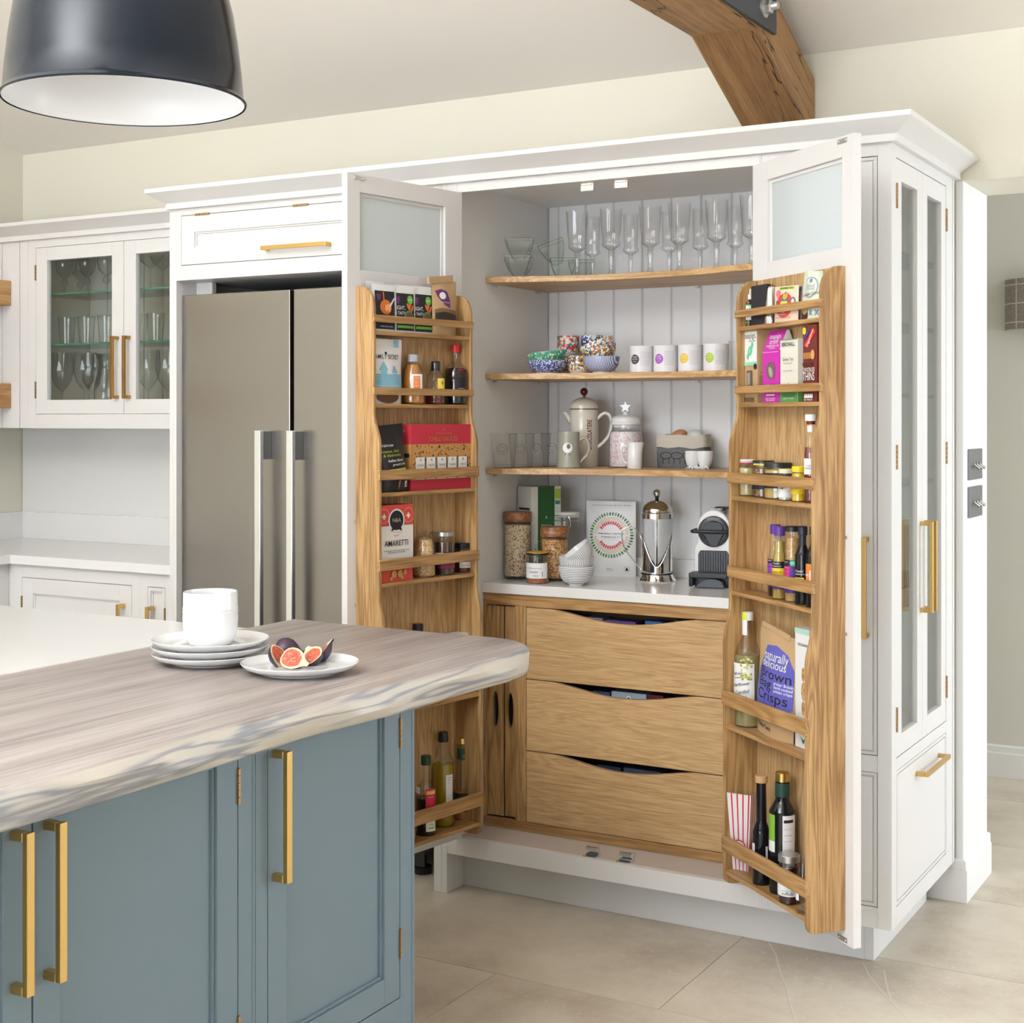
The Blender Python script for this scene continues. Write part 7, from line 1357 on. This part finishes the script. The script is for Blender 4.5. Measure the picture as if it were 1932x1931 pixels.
g = G(); g.tube([(-rg, 0, zt_*0.60), (-rg-0.006, 0, zt_*0.72), (-rg-0.028, 0, zt_*0.84), (-rg-0.060, 0, zt_*0.80), (-rg-0.058, 0, zt_*0.56), (-rg-0.030, 0, zt_*0.34), (-rg-0.003, 0, zt_*0.18)], 0.0017, 8); obj('handle', g, mat('pale_metal', (0.78, 0.74, 0.62), 0.25, 1.0), t)
# coffee machine
qf = at_z(1330, 1111, ZC); t = thing('coffee_machine', 'white pod coffee machine with black ribbed front and drip tray', 'coffee machine', (qf.x+0.004, qf.y+0.060, ZC), rad(11))
MW = mat('gloss_white_plastic', (0.74, 0.73, 0.71), 0.18, coat=0.3); MG = mat('dark_grey_plastic', (0.045, 0.05, 0.058), 0.35)
def body_outline(s=1.0, n=20):
    P_ = [(-0.060, 0.0), (0.060, 0.0), (0.060, 0.115), (0.050, 0.135), (0.050, 0.178)]
    for k in range(n+1): a = pi*k/n; P_.append((0.050*cos(a), 0.178+0.056*sin(a)))
    P_ += [(-0.050, 0.178), (-0.050, 0.135), (-0.060, 0.115)]
    return [(x*s, z) for x, z in P_]
g = G(); g.prism(body_outline(), 'y', 0.0, 0.125); obj('body', g, MW, t, bev=0.004)
g = G(); g.prism([(x*0.94, z*0.985+0.002) for x, z in body_outline()], 'y', 0.125, 0.150); obj('water_tank', g, mat('smoky_tank', (0.10, 0.10, 0.11), 0.15), t, bev=0.003)
g = G(); MX = Matrix.Translation((0, 0, 0.168)) @ Matrix.Rotation(pi/2, 4, 'X'); g.lathe([(0.0475, 0), (0.0475, 0.004), (0.045, 0.006), (0.033, 0.007), (0.031, 0.003), (0.001, 0.003)], 44, M=MX); g.f = [f for f in g.f]; obj('brew_head', g, MG, t)
g = G(); g.prism([(-0.030, 0.172), (0.030, 0.172), (0.030, 0.185), (0.022, 0.196), (0, 0.199), (-0.022, 0.196), (-0.030, 0.185)], 'y', -0.014, -0.002); g.prism([(-0.034, 0.166), (0.034, 0.166), (0.012, 0.124), (-0.006, 0.124)], 'y', -0.012, -0.002); obj('spout', g, BLACK, t, bev=0.001)
g = G(); g.tube([(-0.066, 0.075, 0.168), (-0.066, -0.006, 0.168), (-0.050, -0.022, 0.168), (0, -0.027, 0.168), (0.050, -0.022, 0.168), (0.066, -0.006, 0.168), (0.066, 0.075, 0.168)], 0.0052, 8); obj('lever', g, BLACK, t)
g = G(); g.prism([(-0.0475, 0.035), (0.0475, 0.035), (0.0475, 0.098), (0.040, 0.110), (-0.040, 0.110), (-0.0475, 0.098)], 'y', -0.002, 0.004, 0)
for k in range(12):
    x = -0.042+0.084*k/11; g.box(x-0.0022, x+0.0022, -0.006, -0.002, 0.037, 0.106, 1)
obj('ribbed_front', g, [BLACK, MG], t)
g = G(); g.prism([(-0.066, -0.058), (0.052, -0.058), (0.052, 0.0), (-0.066, 0.0)], 'z', 0.030, 0.046); g.prism([(-0.066, -0.055), (-0.054, -0.058), (-0.054, 0.0), (-0.066, 0.0)], 'z', 0.004, 0.03); g.box(-0.058, 0.052, -0.010, 0.0, 0.0, 0.03); obj('drip_tray', g, BLACK, t, bev=0.003)
arc = [(-0.046, 0.002), (0.042, 0.002)]+[(0.042-0.088*k/10, 0.002+0.027*sin(pi*min(1, 0.15+k/10*0.85))**0.8) for k in range(1, 10)]
g = G(); g.prism(arc, 'y', -0.052, -0.012); obj('cup_rest', g, MG, t, bev=0.001)
g = G(); g.box(-0.018, 0.018, 0.03, 0.06, 0.231, 0.236); obj('pod_hatch', g, MW, t, bev=0.002)
g = G(); g.box(-0.012, 0.045, 0.075, 0.115, 0.232, 0.238); obj('top_lid', g, BLACK, t, bev=0.002)
g = G(); put_text(g, 'NESPRESSO', 0.008, 0, 0.207, -0.0066); obj('lettering', g, Pal.get((0.3, 0.3, 0.3)), t)
# packets glimpsed through the drawer scoops
DRW = [((-0.985, -0.93, 0.846, (0.20, 0.22, 0.28)), 'grey-blue packet in the dark at the left of the top drawer scoop'), ((-0.925, -0.82, 0.842, (0.10, 0.05, 0.20)), 'purple packet in the top drawer'), ((-0.79, -0.735, 0.848, (0.04, 0.13, 0.34)), 'blue packet poking up in the top drawer'), ((-0.695, -0.65, 0.856, (0.16, 0.28, 0.03)), 'green packet at the right of the top drawer scoop'),
       ((-0.965, -0.905, 0.624, (0.05, 0.06, 0.16)), 'navy packet in the middle drawer'), ((-0.90, -0.785, 0.630, (0.40, 0.48, 0.62)), 'pale blue box with a round emblem in the middle drawer'), ((-0.78, -0.73, 0.630, (0.16, 0.015, 0.015)), 'dark red packet in the middle drawer'), ((-0.95, -0.87, 0.402, (0.03, 0.04, 0.08)), 'dark jar lid in the bottom drawer'), ((-0.86, -0.74, 0.404, (0.06, 0.08, 0.12)), 'slate-coloured box in the bottom drawer')]
for (xa, xb, zt_, c), lb in DRW:
    base = 0.66 if zt_ > 0.7 else 0.44 if zt_ > 0.5 else 0.22
    t = carton('packet', lb, 'packet', (0.5*(xa+xb), 0.195, base), 0, xb-xa, zt_-base, 0.05, Pal.get(c), [('d', 0.5, 0.90, 0.10, INK), ('d', 0.5, 0.905, 0.085, PAPERW), ('d', 0.5, 0.905, 0.04, (0.1, 0.3, 0.05))] if c[2] == 0.62 else [('t', 'mix', 0.4, 0.5, 0.88, PAPERW)] if c[1] == 0.28 else (), group='packets in the drawers')
g = G()
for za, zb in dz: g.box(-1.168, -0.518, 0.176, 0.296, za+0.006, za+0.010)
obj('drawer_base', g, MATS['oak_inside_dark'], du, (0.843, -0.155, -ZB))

# ------------------------------------------------------------------ glassware in the left wall cupboard and the end cupboard
def wine_mesh(R_, h, ball=False, cut=False):
    hs = h*0.42
    pr = [(R_*0.85, 0), (R_*0.86, 0.0015), (R_*0.3, 0.006), (0.0045, 0.014)]
    pr += [(0.0045, hs*0.5), (0.013, hs*0.62), (0.016, hs*0.74), (0.013, hs*0.86), (0.006, hs*0.96)] if ball else [(0.0042, hs*0.8), (0.008, hs*0.93)]
    b0 = len(pr); pr += [(R_*0.45, hs+0.006), (R_*0.80, hs+(h-hs)*0.22), (R_*0.98, hs+(h-hs)*0.48), (R_, hs+(h-hs)*0.65), (R_*0.94, h)]
    g = G(); g.lathe(pr, 48, rf=(lambda a, i: 1+(0.03*cos(12*a+i*1.2) if b0 <= i <= b0+2 else 0)) if cut else None); g.f = [f for f in g.f if len(f) == 4 or g.v[f[0]][2] < 0.01]; g.mi = [0]*len(g.f); g.sm = [True]*len(g.f)
    return mesh('wine_glass', g, thin_glass('cupboard_crystal', (0.965, 0.97, 0.965), 2.0, edge=0.6))
WB, WC, WT = wine_mesh(0.037, 0.165, True), wine_mesh(0.046, 0.252, False, True), tumbler_mesh(0.028, 0.036, 0.112, 0.006)
WT.materials[0] = MATS['cupboard_crystal']
for k, px in enumerate((122, 164, 201)): put('ball_stem_glass', WB, ['ball-stemmed glass at the left of the upper cupboard shelf', 'ball-stemmed glass in the middle of the upper cupboard shelf', 'ball-stemmed glass near the door meeting on the upper cupboard shelf'][k], 'glass', shelf_at(px, 0.47, 1.951), group='ball-stemmed glasses')
put('ball_stem_glass', WB, 'ball-stemmed glass standing further back on the upper cupboard shelf', 'glass', shelf_at(152, 0.58, 1.951), group='ball-stemmed glasses')
g = G(); g.lathe([(0.034, 0), (0.012, 0.006), (0.0045, 0.012), (0.0045, 0.085), (0.012, 0.092), (0.036, 0.110), (0.050, 0.135), (0.052, 0.142)], 40); g.f = [f for f in g.f if len(f) == 4 or g.v[f[0]][2] < 0.01]; g.mi = [0]*len(g.f); g.sm = [True]*len(g.f)
CP = mesh('coupe', g, MATS['cupboard_crystal'])
put('coupe_glass', CP, 'shallow coupe glass on the upper shelf behind the right glazed door', 'glass', shelf_at(284, 0.48, 1.951), group='coupe glasses'); put('coupe_glass', CP, 'second coupe glass behind the first, partly hidden by the fridge housing', 'glass', shelf_at(307, 0.56, 1.951), group='coupe glasses')
for k, px in enumerate((126, 163, 201, 294, 262)): put('water_tumbler', WT, ['first', 'second', 'third', 'fourth', 'fifth'][k if k < 3 else (4 if px == 294 else 3)]+' from the left of the footed tumblers on the middle cupboard shelf', 'glass', shelf_at(px, 0.48, 1.748), group='footed tumblers')
for k, (px, Y) in enumerate(((117, 0.46), (161, 0.46), (174, 0.58), (280, 0.46), (316, 0.50))): put('cut_wine_glass', WC, ['first', 'second', 'third', 'fourth', 'last'][k]+' from the left of the big cut wine glasses at the cupboard bottom', 'glass', shelf_at(px, Y, 1.465), group='cut wine glasses')
t = thing('glass_jug', 'cut glass jug behind the brass pull of the left glazed door', 'jug', shelf_at(200, 0.47, 1.465))
g = G(); g.lathe([(0.034, 0), (0.036, 0.004), (0.042, 0.03), (0.048, 0.075), (0.043, 0.13), (0.030, 0.175), (0.028, 0.205), (0.036, 0.235), (0.040, 0.245)], 40, rf=lambda a, i: 1+(0.03*cos(14*a+i) if 1 <= i <= 4 else 0)+(0.25*max(0, cos(a+pi/2))**5 if i >= 7 else 0)); g.f = [f for f in g.f if len(f) == 4 or g.v[f[0]][2] < 0.01]; g.mi = [0]*len(g.f); g.sm = [True]*len(g.f); obj('jug_glass', g, MATS['cupboard_crystal'], t)
g = G(); g.tube([(0.034, 0, 0.225), (0.062, 0, 0.22), (0.075, 0, 0.17), (0.066, 0, 0.11), (0.046, 0, 0.085)], 0.005, 8); obj('handle', g, MATS['cupboard_crystal'], t)
g = G(); g.lathe([(0.030, 0), (0.05, 0.02), (0.075, 0.07), (0.072, 0.12), (0.045, 0.18), (0.022, 0.24), (0.020, 0.30), (0.028, 0.33)], 36); g.f = [f for f in g.f if len(f) == 4 or g.v[f[0]][2] < 0.01]; g.mi = [0]*len(g.f); g.sm = [True]*len(g.f)
tag(obj('decanter', g, MATS['cupboard_crystal'], None, (-0.13, 0.20, 1.271)), 'round-bellied glass decanter inside the white end cupboard', 'decanter')
g = G(); g.lathe([(0.045, 0), (0.047, 0.004), (0.055, 0.10), (0.062, 0.21)], 36); g.f = [f for f in g.f if len(f) == 4 or g.v[f[0]][2] < 0.01]; g.mi = [0]*len(g.f); g.sm = [True]*len(g.f)
tag(obj('glass_vase', g, MATS['cupboard_crystal'], None, (-0.13, 0.19, 0.5605)), 'tall clear vase at the bottom of the white end cupboard', 'vase')

# ------------------------------------------------------------------ plates, pot and figs on the island
ZI2 = 0.932
q = at_z(397, 1261, ZI2); v = Vector((q.x-CAM.x, q.y-CAM.y, 0)).normalized()
def plate_mesh(R_):
    g = G(); f = R_*0.62
    g.lathe([(f-0.004, 0.0012), (f-0.003, 0), (f, 0), (f+0.001, 0.004), (R_*0.80, 0.0065), (R_*0.94, 0.013), (R_*0.99, 0.0195), (R_, 0.022), (R_*0.99, 0.0228), (R_*0.965, 0.0205), (R_*0.92, 0.0155), (R_*0.80, 0.0105), (R_*0.5, 0.0095), (R_*0.48, 0.0100), (R_*0.46, 0.0095), (0.001, 0.0095)], 72); return mesh('plate', g, CERAMIC)
PM = plate_mesh(0.1235); pc0 = q+v*0.077; pc0.z = ZI2
for k in range(3): put('dinner_plate', PM, ['white plate at the bottom of the stack of three on the island', 'white plate in the middle of the stack of three on the island', 'white plate on top of the stack, under the white pot'][k], 'plate', pc0+Vector((0.0, 0.0, 0.0145*k)), group='white plates')
r = 0.0585; h = 0.112; t = thing('white_pot', 'white ribbed handleless pot standing on the stacked plates', 'pot', pc0+Vector((0, 0, 0.0145*2+0.0097)))
g = G(); g.lathe([(r*0.72, 0), (r*0.76, 0.002), (r*0.90, h*0.14), (r*0.98, h*0.32), (r*1.0, h*0.50), (r*0.99, h*0.60), (r*1.0, h*0.615), (r*1.0, h*0.64), (r*0.985, h*0.65), (r*0.985, h*0.66), (r*0.995, h*0.67), (r*0.995, h*0.70), (r*0.98, h*0.715), (r*0.975, h*0.97), (r*0.965, h), (r*0.93, h), (r*0.91, h*0.94), (r*0.92, h*0.4), (r*0.7, h*0.05), (0.001, h*0.04)], 64); obj('body', g, CERAMIC, t)
q = at_z(566, 1281, ZI2); v = Vector((q.x-CAM.x, q.y-CAM.y, 0)).normalized(); PM2 = plate_mesh(0.1205); pf = q+v*0.075; pf.z = ZI2
put('fig_plate', PM2, 'white plate with figs on it at the front of the island', 'plate', pf, group='white plates')
SKIN = speckle('fig_skin', [(0.030, 0.014, 0.030), (0.045, 0.018, 0.038), (0.026, 0.014, 0.034), (0.055, 0.024, 0.036)], 30, 0.42, stretch=(1, 1, 0.25))
FLESH = speckle('fig_flesh', [(0.44, 0.06, 0.035), (0.52, 0.10, 0.05), (0.36, 0.035, 0.025), (0.58, 0.20, 0.09), (0.46, 0.07, 0.04)], 420, 0.3); RIND = mat('fig_rind', (0.72, 0.60, 0.34), 0.45)
FP = [(0.001, -0.024), (0.009, -0.0235), (0.017, -0.020), (0.0225, -0.012), (0.0245, -0.002), (0.0225, 0.009), (0.0165, 0.018), (0.0095, 0.025), (0.0055, 0.031), (0.0045, 0.036), (0.001, 0.037)]
def fig_half():
    """cut fig: skin on one side, one flat cut face towards local +Y"""
    t = bpy.data.objects.new('fig_piece', None); COL.objects.link(t)
    g = G(); g.lathe(FP, 16, a0=-pi/2, a1=pi/2, M=Matrix.Diagonal((1, 0.8, 1, 1))); obj('skin', g, SKIN, t)
    g = G()
    for sc, off, mi in ((1.0, 0.0002, 0), (0.84, 0.0008, 1)):
        rt = [(rr*sc, z*(1 if mi == 0 else 0.82)-(0.002 if mi else 0)) for rr, z in FP if not (mi and z > 0.026)]
        P_ = [(x, off, z) for x, z in rt]+[(-x, off, z) for x, z in rt[::-1]]; g.add(P_, [tuple(range(len(P_)))[::-1]], mi)
    obj('cut_face', g, [RIND, FLESH], t); return t
def place_fig(label, px, py, z, yaw, tilt, roll):
    t = fig_half(); q = at_z(px, py, z); tag(t, label, 'fig', 'figs on the plate'); t.location = (q.x, q.y, z)
    M_ = Matrix.Rotation(rad(25+yaw), 4, 'Z') @ Matrix.Rotation(rad(-tilt), 4, 'X') @ Matrix.Rotation(rad(roll), 4, 'Y') @ Matrix.Rotation(pi, 4, 'Z'); t.rotation_euler = M_.to_euler()
f0 = thing('fig', 'whole dark purple fig at the back of the plate', 'fig', at_z(541, 1226, ZI2+0.030), 0.4, 'figs on the plate')
g = G(); g.lathe(FP, 28, M=Matrix.Rotation(rad(100), 4, 'Y') @ Matrix.Scale(1.02, 4)); obj('skin', g, SKIN, f0)
zq = ZI2+0.026
place_fig('cut fig at the front of the plate, its red face showing whole', 552, 1243, ZI2+0.029, 0, 38, 112)
place_fig('cut fig at the left of the plate, mostly dark skin showing', 526, 1238, ZI2+0.030, 72, 30, -150)
place_fig('cut fig right of the front one, red face turned up to the left', 588, 1237, ZI2+0.029, -38, 48, -60)
place_fig('rearmost cut fig at the right of the plate, dark skin on its right side', 607, 1229, ZI2+0.031, -75, 40, 15)
